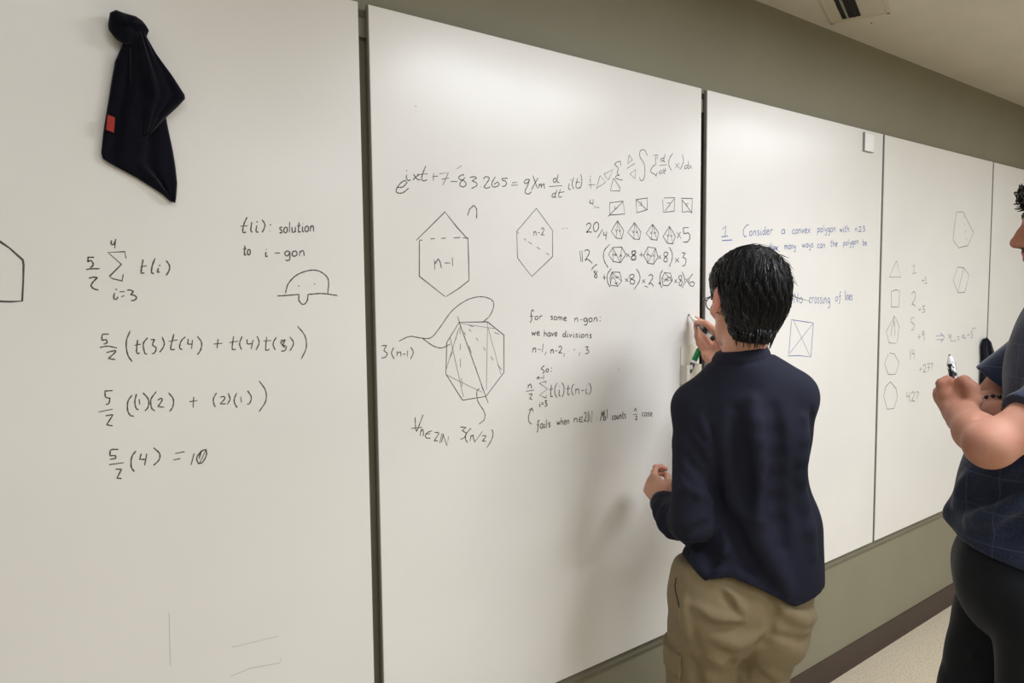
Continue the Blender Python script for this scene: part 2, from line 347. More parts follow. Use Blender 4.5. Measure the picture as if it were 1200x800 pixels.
WRITING = [
(1,'summation_formula','k',0.0026,
'10 2103 17808 -19 1 -20 0 -19 0 -20 1 -19 0 -2 -18 -1 -18 -2 -17 -2 -18 -2 -18 10 7 10 9 10 8 10 5 9 0 9 -6 9 -11 8 -14 7 -15 3 -12 0 -12 -2 -12 -4 -12 -6 -10 -6 -8 -7 -6 -7 -2 -9 -2 -8 -1 -9 -2;10 1963 17579 16 4 15 4 15 4 17 3 21 2 24 2 27 0 29 0 30 0 29 0;10 1999 17419 18 5 19 5 18 5 17 4 16 2 13 1 11 -2 10 -2 10 -3 11 -2 -16 -17 -16 -16 -16 -17 -15 -16 -12 -15 -11 -16 -9 -15 -8 -14 -5 -14 -2 -13 2 -13 6 -11 8 -11 10 -10 11 -9 13 -8 15 -5 17 -5 17 -5 16 -5;10 2639 17800 -15 128 -286 -21 218 -222 -213 -231 46 -40 165 -46 24 129;10 2408 18140 -2 -15 -4 -17 -3 -16 -2 -14 2 -10 4 -7 8 -5 9 -1 9 1 8 4 7 8 7 12 7 15 7 15 7 14;10 2479 18165 -24 -177;10 2433 17213 4 -4;10 2413 17140 -4 -21 -5 -23 -4 -22 -3 -19 1 -15 4 -10 8 -7 9 -3 10 -1 8 2 8 5 7 8 6 11 7 11 7 10;10 2501 17161 87 3;10 2525 17065 55 22;10 2634 17189 12 2 12 1 12 2 11 0 11 -1 11 -4 9 -5 10 -7 10 -6 9 -7 -10 -12 -11 -12 -10 -12 -11 -12 -11 -12 14 -2 14 -2 14 -2 14 -3 11 -5 10 -7 10 -9 8 -11 5 -10 2 -10 -3 -10 -7 -10 -9 -10 -10 -9 -10 -7 -11 -4 -11 -2 -13 -1 -12 0 -12 -1;10 2936 17787 -10 -52 -11 -55 -10 -54 -8 -46 -5 -35 -1 -20 2 -9 9 1 6 0 6 0 9 2 9 4 10 4 9 3;10 2887 17641 108 24;10 3151 17810 -13 -31 -13 -31 -12 -30 -11 -30 -9 -29 -7 -30 -5 -30 -3 -29 -1 -24 2 -19 5 -9 8 -3 10 1 10 2 9 0;10 3214 17675 6 4;10 3204 17622 -5 -17 -5 -17 -5 -17 -5 -17 -5 -17 10 2 9 2 10 2 9 2 10 2;10 3350 17775 12 -20 14 -21 13 -21 11 -20 7 -21 3 -21 -1 -21 -3 -22 -6 -20 -6 -21 -9 -19 -11 -18 -12 -18 -13 -18 -12 -18'),
(1,'expansion_line','k',0.0024,
'10 2284 16360 -23 0 -25 2 -24 1 -20 -2 -16 -8 -8 -15 -3 -21 0 -25 0 -25 -1 -23 16 3 16 4 16 3 14 2 10 -4 6 -8 3 -12 1 -15 0 -16 2 -14 -13 -3 -12 -2 -12 -3 -12 -3 -13 -2;10 2120 16112 26 5 27 5 27 5 28 3 28 -1 30 -4 30 -8 31 -10 32 -10 31 -9;10 2226 16009 28 6 31 8 30 7 26 5 19 2 14 0 8 -3 4 -5 -1 -9 -8 -12 -15 -18 -23 -22 -28 -26 -28 -25 -27 -25 25 -5 24 -6 24 -6 25 -5 24 -6;10 2651 16406 -16 -40 -18 -40 -17 -39 -14 -41 -10 -44 -4 -48 -1 -52 3 -54 6 -50 8 -45 11 -36 14 -31 17 -27 17 -27 16 -29;10 2774 16226 -6 -47 -7 -49 -7 -48 -5 -42 -3 -34 1 -21 4 -13 5 -7 6 -6 5 -8 7 4 7 5 7 4 7 5 7 5;10 2714 16121 113 18;10 2954 16259 -18 -22 -19 -21 -19 -21 -15 -23 -10 -27 -4 -33 2 -39 5 -41 6 -36 6 -28 7 -16 9 -8 9 -4 10 -3 10 -5;10 3002 16214 15 1 15 1 16 1 15 1 16 1 -11 -21 -12 -22 -11 -22 -7 -20 -2 -18 7 -16 15 -12 17 -12 15 -13 9 -14 0 -18 -5 -20 -8 -21 -9 -18 -9 -14 -9 -9 -10 -5 -11 -3 -11 -2 -10 -4;10 3216 16263 8 -28 9 -29 9 -28 6 -27 2 -26 -4 -23 -8 -23 -10 -21 -11 -19 -11 -18 -9 -14 -10 -13 -10 -11 -10 -11 -10 -11;10 3434 16308 -15 -58 -18 -63 -16 -61 -14 -53 -7 -39 -1 -23 5 -11 8 -3 9 1 9 0 9 -1 9 1 10 4 10 3 10 3;10 3330 16164 167 26;10 3644 16243 -18 -18 -18 -17 -19 -17 -16 -18 -13 -21 -11 -25 -9 -28 -6 -28 -3 -26 0 -21 5 -13 9 -8 12 -5 13 -5 11 -6;10 3699 16197 -3 -21 -2 -20 -2 -21 -3 -21 -2 -21 14 0 15 -1 15 -1 14 -1 15 0;10 3780 16176 -24 -186;10 3877 16245 17 -27 19 -26 18 -27 14 -27 9 -28 2 -30 -3 -33 -7 -32 -9 -30 -9 -27 -11 -22 -13 -19 -14 -17 -14 -17 -14 -17;10 4280 16168 -24 -185;10 4191 16067 171 8;10 4596 16211 -9 -52 -10 -56 -9 -54 -8 -47 -3 -36 1 -21 5 -11 7 -4 8 0 8 -2 8 0 9 1 9 4 9 3 9 3;10 4505 16081 175 23;10 4772 16203 -13 -32 -15 -32 -14 -31 -11 -31 -6 -29 1 -28 7 -26 9 -25 10 -25 8 -25;10 4872 16130 -1 -19 -1 -21 -1 -21 2 -17 6 -13 13 -7 17 -1 20 1 21 2 19 0;10 4997 16115 -43 -194;10 5085 16188 10 -27 12 -28 11 -27 7 -28 1 -29 -8 -31 -13 -31 -18 -32 -18 -31 -17 -32;10 5290 16165 -7 -56 -9 -60 -8 -58 -6 -51 -2 -37 5 -21 8 -8 12 -1 11 3 10 1 7 2 7 4 6 5 6 6 7 5;10 5218 16076 162 6;10 5499 16146 -17 -27 -19 -27 -17 -27 -14 -28 -8 -27 1 -28 8 -28 11 -29 12 -29 10 -28;10 5590 16071 22 2 22 2 22 1 22 2 22 2 -13 -21 -13 -21 -13 -21 -13 -21 -13 -21 17 -10 20 -9 18 -10 15 -10 9 -12 1 -15 -5 -18 -9 -17 -11 -16 -12 -12 -13 -6 -16 -3 -18 0 -17 1 -17 -1;10 5700 16080 -22 -11 -23 -11 -22 -11 -22 -11 -22 -11 18 -25 18 -24 18 -25 19 -24 18 -25;10 5797 16141 19 -26 21 -26 20 -26 15 -27 8 -27 -3 -29 -11 -31 -16 -30 -15 -27 -13 -21 -8 -13 -7 -7 -7 -4 -6 -3 -6 -4;10 5983 16369 35 -45 38 -45 36 -46 32 -46 23 -48 15 -51 9 -54 3 -54 -2 -53 -8 -52 -16 -50 -23 -48 -27 -48 -29 -47 -26 -48'),
(1,'product_line','k',0.0024,
'10 2302 15273 -26 1 -26 0 -26 1 -26 1 -26 1 0 -25 -1 -26 0 -25 1 -22 6 -18 10 -11 13 -6 16 -3 16 -3 15 -4 -4 -22 -3 -23 -4 -22 -4 -19 -7 -15 -9 -8 -11 -4 -11 -1 -12 0 -12 -2;10 2048 14888 238 27;10 2162 14801 25 2 25 2 26 2 25 2 26 2 -24 -37 -23 -37 -23 -37 -24 -36 -23 -37 20 -7 20 -6 20 -7 20 -7 20 -6;10 2636 15158 -17 -23 -18 -22 -18 -22 -15 -24 -12 -26 -8 -31 -5 -35 -3 -36 0 -34 2 -30 4 -27 6 -25 9 -22 10 -20 11 -15 11 -11 13 -7 14 -3 14 -3 14 -5;10 2711 15172 -8 -29 -9 -29 -8 -29 -7 -28 -4 -29 0 -29 2 -30 4 -30 5 -26 6 -21 7 -14 8 -8 10 -6 9 -4 9 -6;10 2752 15063 7 -106;10 2825 15182 19 -27 21 -26 21 -27 17 -28 12 -28 6 -30 1 -31 -2 -32 -5 -29 -6 -26 -9 -20 -12 -16 -13 -14 -14 -13 -13 -15;10 3063 15181 -21 -28 -23 -27 -22 -27 -19 -28 -14 -30 -7 -33 -2 -37 1 -37 4 -35 5 -28 8 -20 10 -15 13 -12 12 -10 12 -13;10 3079 15009 14 7 13 7 14 7 13 7 14 8 5 -8 7 -7 6 -7 3 -9 -3 -14 -11 -19 -15 -24 -19 -25 -20 -27 -18 -25 23 -5 23 -5 23 -5 24 -5 23 -5;10 3288 15138 18 -27 19 -27 19 -27 16 -28 10 -28 4 -30 0 -32 -4 -32 -7 -30 -7 -26 -10 -22 -12 -19 -14 -18 -14 -16 -13 -18;10 3759 15006 -21 -218;10 3673 14918 157 10;10 4208 15051 -15 -25 -16 -26 -16 -25 -13 -25 -8 -26 -3 -29 3 -30 5 -30 6 -27 5 -20 5 -12 6 -6 6 -3 6 -1 6 -3;10 4277 14955 17 1 18 2 17 2 15 -1 11 -3 7 -7 5 -9 2 -11 -1 -13 -6 -15 -12 -15 -17 -18 -21 -19 -20 -19 -20 -18 22 -3 23 -2 22 -2 22 -3 23 -2;10 4444 15020 7 -27 9 -26 9 -27 5 -25 0 -25 -6 -23 -12 -21 -14 -21 -15 -21 -13 -21;10 4619 15012 -13 -27 -13 -27 -13 -27 -11 -26 -8 -24 -3 -20 -1 -19 1 -17 4 -17 5 -18 7 -19 9 -19 11 -19 11 -20 11 -19;10 4587 14733 20 -38;10 4695 14923 13 -125;10 4842 15037 17 -29 19 -30 18 -29 14 -29 8 -28 -1 -30 -7 -31 -10 -30 -12 -25 -11 -18 -10 -9 -11 -2 -11 2 -11 4 -11 1;10 5097 15221 28 -43 31 -44 29 -44 25 -44 18 -45 9 -46 4 -47 -2 -47 -7 -47 -12 -45 -21 -43 -28 -42 -32 -41 -33 -41 -32 -41'),
(1,'result_line','k',0.0026,
'10 2350 14125 -27 3 -29 5 -28 4 -24 0 -19 -6 -11 -14 -6 -21 -2 -25 -1 -25 -3 -24 19 -2 21 -1 20 -2 18 -3 12 -5 7 -8 2 -11 -2 -12 -1 -13 -1 -11 -19 -1 -20 0 -20 0 -20 -1 -19 0;10 2181 13850 257 2;10 2286 13746 21 -3 20 -3 21 -4 20 -3 21 -3 -18 -33 -18 -32 -17 -33 -18 -32 -17 -32 16 -5 16 -4 16 -4 16 -5 16 -4;10 2656 14052 -17 -20 -18 -19 -17 -19 -15 -22 -12 -27 -9 -33 -7 -39 -4 -42 -1 -39 1 -34 6 -28 10 -23 12 -21 12 -21 12 -21;10 2744 13984 -6 -22 -6 -22 -6 -22 -7 -22 -6 -22 19 -3 19 -3 19 -3 19 -3 19 -3;10 2843 13969 -48 -227;10 2971 14067 22 -26 25 -27 23 -26 20 -26 13 -26 6 -27 0 -26 -4 -26 -8 -25 -11 -23 -15 -21 -19 -19 -22 -18 -23 -17 -22 -18;10 3358 13894 182 13;10 3321 13768 133 11;10 3722 13840 -71 -224;10 3869 13886 -23 -29 -24 -29 -23 -28 -20 -28 -11 -27 -3 -26 5 -25 8 -25 10 -24 8 -25 17 2 17 -1 17 1 17 5 16 11 18 22 19 29 18 32 16 33 10 29 4 25 -1 22 -3 22 -5 22 -3 22 -17 -5 -18 -2 -18 -4 -17 -8 -15 -13 -14 -22 -12 -29 -11 -32 -11 -33 -12 -32;10 3953 13883 -136 -257'),
(1,'definition_note','k',0.0026,
'10 4964 18705 -14 -28 -15 -27 -14 -27 -14 -28 -11 -29 -10 -33 -9 -36 -8 -37 -5 -32 -2 -23 2 -15 7 -7 8 -2 9 0 8 0 7 1 8 3 7 4 7 4 7 4;10 4817 18509 148 18;10 5057 18610 -6 -39 -6 -41 -7 -39 -4 -35 -1 -27 3 -16 7 -8 8 -3 9 -2 7 -5;10 5162 18543 -5 -27 -7 -29 -7 -28 -3 -25 0 -18 6 -10 10 -4 12 -1 14 0 12 -1;10 5154 18621 7 -6;10 5275 18674 13 -21 15 -21 14 -21 11 -21 6 -21 0 -23 -5 -24 -8 -23 -9 -22 -8 -18 -7 -15 -7 -11 -8 -10 -8 -10 -8 -10;10 5436 18573 7 -10;10 5432 18446 7 -11;10 5712 18520 -7 2 -8 3 -8 2 -7 2 -6 -1 -7 -4 -6 -5 -6 -7 -3 -8 0 -8 6 -8 10 -9 11 -10 10 -10 7 -9 1 -9 -1 -10 -2 -9 -5 -8 -5 -6 -7 -3 -8 0 -9 0 -10 1 -9 1;10 5783 18538 -8 -9 -9 -7 -8 -8 -7 -9 -5 -10 -3 -12 -1 -14 0 -14 2 -13 2 -10 4 -8 6 -6 8 -5 7 -2 7 1 8 3 9 6 9 8 8 10 5 10 3 13 0 15 0 15 -2 15 -3 11 -5 7 -6 4 -7 3 -7 2 -7 4;10 5875 18649 -12 -230;10 5926 18544 -1 -21 0 -21 0 -22 0 -18 2 -15 3 -10 4 -6 5 -4 6 -1 6 1 8 3 10 5 10 8 8 10 7 12 4 14 1 17 1 18 0 19 1 18;10 5999 18500 7 -69;10 6088 18658 -4 -43 -5 -45 -5 -44 -3 -38 -1 -28 1 -16 3 -7 9 0 5 1 5 1 5 3 6 4 6 5 6 4;10 6039 18568 85 17;10 6166 18565 -2 -20 -2 -22 -2 -22 -1 -19 -1 -14 2 -10 2 -5 6 -4 3 -3 3 4 4 4 3 4 4 4 3 4;10 6170 18631 8 -13;10 6260 18581 -8 -8 -9 -8 -8 -8 -8 -9 -5 -10 -3 -12 -1 -14 0 -15 2 -13 2 -11 5 -8 6 -6 7 -4 8 -3 8 1 8 3 9 6 9 9 8 10 6 10 2 13 1 15 0 16 -2 15 -4 11 -4 7 -7 4 -7 3 -8 3 -7 3;10 6348 18589 -10 -129;10 6340 18530 9 13 9 13 9 13 9 13 9 13 6 -4 6 -2 6 -2 5 -6 4 -9 3 -16 1 -20 0 -23 1 -24 0 -22;10 4897 18112 -3 -39 -5 -42 -4 -40 -3 -36 -1 -26 1 -14 2 -6 8 1 7 2 4 3 5 3 4 3 4 3;10 4859 18030 65 14;10 4975 18034 -6 -7 -7 -7 -6 -8 -6 -8 -4 -9 -2 -11 -1 -13 0 -14 1 -12 2 -10 3 -7 4 -6 6 -4 6 -2 6 0 6 3 7 6 7 7 6 9 4 10 2 12 1 14 0 14 -2 14 -2 10 -4 7 -4 4 -6 3 -6 2 -5 3;10 5336 17988 -2 -18 -2 -19 -3 -19 -1 -17 0 -12 1 -9 3 -5 4 -2 5 -1 8 2 5 3 5 5 6 6 5 4;10 5341 18045 12 -10;10 5527 17963 112 10;10 5855 17999 -12 5 -12 6 -11 5 -11 3 -11 0 -12 -5 -12 -8 -12 -10 -9 -11 -5 -11 -2 -11 3 -12 4 -12 6 -10 7 -8 7 -4 9 -3 10 -1 10 1 10 5 8 8 9 11 8 13 8 14 9 13;10 5858 18010 0 -32 1 -33 0 -33 0 -29 -3 -24 -6 -17 -7 -13 -9 -9 -10 -6 -10 -4 -11 -1 -11 2 -12 4 -11 5 -12 3;10 5965 18025 -11 -8 -12 -7 -11 -7 -10 -8 -6 -9 -4 -11 -2 -13 1 -14 2 -12 4 -10 6 -8 8 -6 10 -4 11 -2 10 0 11 3 13 5 12 8 11 8 7 10 3 12 1 14 -1 15 -3 13 -4 11 -7 7 -8 4 -11 3 -10 3 -10 3;10 6085 18030 -13 -120;10 6074 17975 13 13 13 14 12 14 12 11 11 7 9 2 9 -2 7 -4 7 -8 5 -11 4 -14 2 -19 1 -22 1 -22 1 -20'),
(1,'dome_face_doodle','k',0.0026,
'10 5731 17100 13 42 12 44 12 43 16 42 23 41 30 40 36 40 41 39 44 36 47 32 51 27 56 24 59 20 57 17 53 11 48 8 46 3 43 -2 42 -5 40 -9 40 -15 40 -21 38 -24 33 -25 28 -26 20 -23 15 -22 11 -24 7 -29 4 -36 0 -46 -5 -53 -8 -57 -9 -58 -7 -56;10 5552 17042 40 2 40 1 40 2 42 1 46 3 51 3 55 4 57 4 58 4 57 4;10 6038 17070 -3 -28 -3 -29 -4 -28 0 -27 5 -24 12 -23 16 -23 20 -20 20 -15 19 -7 19 2 21 9 20 15 18 19 15 21 10 26 7 30 5 33 5 34 5 33;10 6245 17068 61 3 61 5 62 4 59 3 57 0 54 -2 52 -5 49 -6 46 -7 43 -6 37 -5 32 -5 29 -5 28 -5 30 -5;10 6020 17258 31 -4;10 6391 17299 28 -8'),
(1,'half_polygon','k',0.0034,
'10 530 18179 140 -122 131 -107 185 -207 9 -84 -18 -274 -34 -374 -176 -9 -148 9 -146 8'),
(1,'stray_marks','g',0.0012,
'10 4269 8918 420 41 653 -97;10 5360 8987 3 -117;10 4312 9550 1015 -69;10 3115 10653 -15 -1115'),
(2,'long_equation','k',0.0024,
'10 8552 19599 28 3 29 1 28 3 28 4 27 10 25 17 24 21 23 25 23 25 24 23 -13 12 -11 14 -12 12 -15 8 -18 0 -25 -11 -29 -18 -31 -23 -31 -25 -26 -26 -23 -28 -23 -33 -20 -33 -16 -30 -9 -24 -2 -18 4 -14 9 -10 13 -7 16 -5 21 -4 27 -2 29 1 32 5 30 10 31 17 32 23 33 26 33 28 33 26;10 8794 20019 7 -6;10 8804 19924 -3 -17 -4 -17 -3 -17 -2 -16 3 -15 6 -14 10 -14 11 -13 13 -10 12 -6 12 0 13 5 13 7 13 8 13 6;10 8992 19951 19 -22 18 -24 19 -23 18 -21 19 -15 19 -9 19 -5 19 -1 19 -1 19 -3;10 9147 19954 -22 -17 -24 -16 -23 -17 -21 -16 -19 -15 -15 -14 -13 -13 -11 -12 -10 -11 -12 -13;10 9340 20178 -18 -38 -18 -38 -18 -38 -16 -36 -14 -33 -12 -32 -11 -31 -9 -29 -6 -25 -1 -21 5 -16 10 -12 13 -8 16 -5 15 -2 18 2 19 7 20 9 21 9 20 8;10 9099 19950 295 46;10 9566 20032 -13 -189;10 9523 19935 161 30;10 9730 20026 269 51 -170 -323;10 9794 19895 216 49;10 10064 19864 200 12;10 10462 20036 -5 8 -5 7 -5 7 -6 7 -5 8 -25 -14 -28 -15 -27 -14 -23 -14 -15 -13 -8 -13 -3 -13 3 -12 7 -11 13 -10 22 -8 30 -6 33 -5 32 -7 26 -10 19 -13 16 -17 13 -17 7 -18 1 -17 -8 -16 -15 -18 -20 -17 -22 -13 -20 -7 -22 0 -25 4 -24 8 -20 11 -13 12 -4 14 1 16 6 18 11 20 14 20 20 22 25 23 29 25 30 24 28 25;10 10645 20013 34 7 35 8 35 8 31 6 25 2 18 -2 11 -5 8 -7 8 -7 8 -7 -29 -18 -30 -17 -30 -18 -29 -18 -30 -17 29 -6 30 -5 30 -6 25 -7 19 -9 13 -12 9 -15 4 -16 -3 -16 -11 -16 -21 -17 -31 -17 -37 -17 -37 -17 -35 -17;10 10971 19800 16 -5;10 11074 20012 14 14 12 14 13 14 14 12 16 7 22 3 25 0 26 -3 22 -6 15 -7 7 -8 3 -9 -3 -12 -8 -16 -14 -22 -22 -30 -29 -37 -34 -41 -35 -41 -33 -39 15 -7 15 -8 16 -7 16 -4 19 -1 22 4 25 8 26 10 26 11 26 9;10 11461 20096 -25 -34 -27 -34 -25 -34 -22 -31 -14 -28 -8 -23 -1 -20 3 -18 7 -14 11 -12 16 -9 21 -6 25 -3 25 0 24 4 25 10 28 15 27 17 21 18 12 16 0 13 -10 13 -15 12 -16 12 -14 12 -23 -15 -22 -15 -23 -15 -22 -15 -23 -15;10 11870 20095 -37 -4 -37 -5 -37 -4 -37 -4 -37 -4 0 -9 -1 -10 0 -9 2 -9 7 -7 14 -4 19 -1 21 -1 20 -3 17 -6 13 -9 12 -12 9 -14 6 -14 1 -15 -4 -14 -10 -17 -14 -16 -15 -14 -14 -10 -16 -7 -17 -2 -17 -1 -18 0 -18 -2;10 12012 19989 175 19;10 11983 19919 226 22;10 12601 20128 -24 -3 -26 -2 -26 -3 -23 -5 -20 -8 -16 -13 -12 -16 -11 -19 -10 -19 -11 -18 17 -5 18 -7 17 -6 18 -2 19 4 20 13 21 19 21 23 22 24 21 22;10 12625 20130 -17 -39 -17 -40 -18 -40 -17 -38 -16 -34 -17 -29 -19 -26 -17 -23 -14 -22 -9 -20 -5 -20 -1 -18 3 -17 6 -14 11 -11 18 -6 24 -3 27 -1 27 3 23 5 20 8 17 12 16 15 16 15 16 13;10 12738 20244 15 -34 14 -34 15 -33 15 -34 15 -33 14 -32 15 -31 15 -31 15 -31 15 -31;10 12919 20190 -28 -38 -29 -38 -29 -37 -27 -37 -25 -36 -23 -33 -19 -32 -19 -31 -18 -30 -19 -31;10 12926 19900 38 142;10 12948 19971 15 15 15 16 16 15 15 15 16 15 3 -23 3 -23 2 -23 3 -23 3 -23;10 13040 19978 18 16 19 15 18 16 19 15 19 16 4 -28 4 -28 4 -28 4 -27 4 -28;10 13604 20212 -19 5 -19 6 -19 5 -19 6 -19 5 -10 -18 -11 -18 -11 -18 -8 -17 -2 -15 5 -11 11 -9 14 -7 14 -8 13 -7 16 15 16 16 16 15 16 16 16 15;10 13653 20358 -9 -35 -10 -37 -9 -37 -8 -33 -4 -27 1 -20 3 -15 6 -11 7 -11 5 -12 13 3 12 3 13 4 13 3 13 4;10 13319 19988 485 62;10 13553 19828 -19 -5 -21 -5 -20 -5 -19 -6 -16 -9 -12 -12 -10 -15 -9 -16 -8 -16 -9 -15 16 -6 16 -7 16 -7 15 -3 16 4 16 13 16 19 16 23 16 24 16 22;10 13611 19928 -16 -36 -17 -38 -17 -37 -14 -34 -10 -27 -3 -19 1 -12 3 -9 5 -9 3 -10 6 2 7 2 6 2 7 2 6 2;10 13746 19950 -19 -40 -20 -41 -20 -40 -15 -36 -8 -28 1 -19 8 -12 11 -8 14 -3 14 -2 14 1 16 5 17 8 17 8 16 7;10 13649 19835 241 54;10 14110 20242 10 -4;10 14070 20131 -7 -32 -9 -33 -8 -33 -5 -28 2 -21 11 -12 17 -4 21 0 23 0 20 -1;10 14252 20326 -15 -33 -16 -34 -15 -33 -13 -33 -8 -29 -3 -28 2 -26 4 -24 6 -22 7 -20 8 -15 9 -12 11 -10 11 -9 10 -10;10 14401 20315 -17 -50 -20 -53 -18 -51 -14 -46 -5 -37 5 -24 13 -15 18 -9 19 -8 17 -11 19 11 19 11 19 11 18 12 19 11;10 14317 20174 167 33;10 14518 20434 10 -28 10 -28 10 -27 9 -29 4 -30 1 -34 -3 -37 -5 -36 -6 -35 -8 -31 -9 -25 -11 -21 -12 -18 -13 -18 -12 -20'),
(2,'symbol_string','k',0.0022,
'10 14890 20350 33 -306;10 14817 20144 279 37;10 15139 20045 154 416 233 -177 -352 -190;10 15455 20516 393 182 -215 -342 -178 160;10 16166 20823 -4 28 -5 28 -5 28 -4 28 -5 29 -28 -8 -28 -6 -28 -7 -27 -8 -26 -10 -24 -14 -23 -15 -22 -17 -22 -18 -22 -17;10 15893 20844 35 -18 38 -16 37 -18 30 -20 19 -23 2 -30 -13 -36 -17 -38 -15 -33 -2 -26 11 -15 20 -9 24 -5 26 -3 24 -6 -33 -9 -35 -8 -34 -9 -28 -9 -21 -10 -11 -12 -5 -14 1 -14 6 -13 9 -10 15 -7 20 -6 24 -3 27 -3 28 -3 31 -3 34 -3 37 -2 37 -1 36 -2;10 16527 21193 141 -146 -201 -141 60 287;10 16421 20767 361 195;10 16561 20619 259 159 -37 -285 -222 126;13 15848 20430 -126 -382 399 23 9 96 -259 265;10 17339 21245 -17 29 -17 31 -17 30 -18 27 -19 20 -23 15 -24 10 -25 5 -25 2 -25 -2 -26 -7 -27 -10 -27 -15 -23 -18 -17 -21 -10 -26 -7 -31 -2 -33 6 -36 14 -37 29 -37 43 -39 47 -40 44 -44 31 -48 18 -55 9 -61 4 -63 -2 -60 -3 -53 -8 -47 -12 -43 -15 -39 -18 -32 -19 -26 -23 -17 -26 -10 -27 -5 -25 1 -20 5 -14 11 -11 18 -8 22 -7 22 -9 21;10 17819 21194 14 128 -214 -32;10 17754 21294 -8 -37 -9 -38 -8 -38 -6 -34 -3 -29 1 -22 5 -17 6 -14 7 -13 6 -14;10 17745 21021 -30 -15 -32 -15 -31 -15 -29 -16 -26 -19 -25 -23 -24 -27 -22 -27 -17 -26 -11 -22 -5 -16 -1 -14 5 -12 10 -10 16 -11 28 -11 37 -10 41 -10 39 -10 29 -10 18 -10 11 -11 8 -10 6 -11 8 -10 9 25 10 26 10 25 10 26 10 25;10 18122 21258 -33 -9 -37 -9 -34 -9 -29 -10 -19 -12 -6 -14 4 -16 9 -17 11 -17 8 -16 25 15 25 16 26 16 25 16 25 16;10 18172 21380 -15 -48 -17 -52 -16 -50 -12 -43 -5 -31 5 -16 12 -3 17 3 17 5 16 1;10 17896 21002 355 57;10 18023 20864 -28 -12 -30 -12 -28 -13 -24 -12 -16 -12 -4 -13 4 -13 8 -13 10 -13 8 -13 25 12 25 13 25 12 26 12 25 13;10 18099 20921 -24 -153;10 18201 20947 -17 -33 -19 -36 -19 -35 -14 -31 -7 -22 3 -14 9 -5 13 -1 14 0 13 -3;10 18074 20852 168 15;10 18547 21453 -36 -41 -38 -41 -38 -41 -32 -41 -25 -39 -16 -39 -11 -38 -5 -38 1 -37 7 -36 16 -34 25 -34 30 -32 31 -33 29 -33;10 18665 21143 212 -143;10 18849 21178 -182 -188;10 19005 21466 17 -36 18 -36 18 -36 13 -37 6 -36 -4 -36 -12 -37 -16 -36 -18 -35 -18 -33 -19 -31 -20 -28 -22 -27 -22 -27 -22 -27;10 19304 21136 -35 -6 -37 -4 -36 -5 -31 -7 -22 -11 -10 -16 -1 -20 4 -22 5 -23 3 -22 32 17 32 16 32 17 33 17 32 17;10 19330 21293 -7 -52 -7 -56 -7 -54 -4 -47 0 -35 6 -18 10 -6 13 2 14 3 12 0;10 19358 21158 138 -108;10 19467 21151 -118 -122'),
(2,'split_square_row','k',0.0028,
'10 14888 19733 -2 -21 -1 -22 -2 -22 -2 -21 -2 -22 26 1 26 2 26 2 26 1 25 2;10 15017 19758 -17 -188;10 15095 19561 -31 -70;10 15138 19526 109 -6;10 15690 19692 570 85 84 -381 -640 -67 -14 363;10 15623 19284 637 477;10 15903 19610 13 -94 91 37;10 16833 19863 522 84 -8 -364 -474 -125 -40 405;10 16847 19864 486 -291;10 17064 19829 39 -119 -135 -18;10 18131 20000 518 46 -22 -439 -518 -57 -44 395;10 18186 19598 448 419;10 18271 19841 171 27 -36 -121;10 18967 20047 568 31 -22 -473 -192 41 -280 -50 -36 412;10 19021 19992 492 -377;10 19346 19898 -136 -8 82 -78'),
(2,'split_pentagon_row','k',0.003,
'10 14733 18978 17 15 17 17 17 16 17 13 17 8 19 2 21 -2 21 -6 17 -10 11 -11 5 -15 1 -18 -4 -21 -10 -23 -15 -25 -22 -27 -31 -29 -34 -32 -36 -31 -33 -31 22 6 22 6 23 6 22 5 22 3 23 1 22 -1 22 -2 23 -2 22 -1;10 15124 19097 -22 -23 -24 -22 -23 -22 -19 -23 -12 -25 -5 -27 0 -31 5 -31 8 -27 10 -21 11 -15 16 -11 17 -6 18 -2 19 5 21 11 23 17 23 23 20 24 13 25 7 27 2 30 -3 32 -6 28 -9 22 -13 15 -17 9 -20 6 -21 5 -19 7;10 15391 18888 -198 -253;10 15436 18827 1 -22 2 -22 2 -22 2 -22 1 -22 23 3 22 4 22 4 22 4 23 4;10 15569 18838 -45 -261;10 16030 19177 266 -288 -96 -251 -232 14 -209 198 271 327;6 16030 19177 -62 -525;6 16030 19177 170 -539;8 15915 18927 63 -79 53 68;8 16073 18907 53 -63 53 67;10 16768 19158 290 -276 -65 -240 -253 13 -266 188 294 315;6 16768 19158 -28 -503;6 16768 19158 225 -516;8 16644 18918 68 -76 57 65;8 16815 18899 58 -61 57 65;10 17592 19148 291 -265 -78 -230 -254 12 -253 180 294 303;6 17592 19148 -41 -483;6 17592 19148 213 -495;8 17468 18917 69 -72 56 62;8 17639 18899 58 -58 58 62;10 18396 19117 296 -299 -130 -260 -257 15 -207 206 298 338;6 18396 19117 -91 -544;6 18396 19117 166 -559;8 18271 18858 70 -81 57 69;8 18445 18837 59 -66 58 70;10 18765 18944 215 -200;10 18951 18951 -184 -214;11 19084 19095 6 -38 6 -38 5 -38 6 -38 6 -38 51 8 54 11 53 9 48 4 38 -5 29 -17 22 -25 15 -32 8 -33 -1 -30 -11 -31 -20 -33 -26 -32 -32 -28 -35 -21 -40 -11 -46 -5 -49 0 -50 0 -48 -2;10 19084 19095 271 23'),
(2,'split_hexagon_rows','k',0.003,
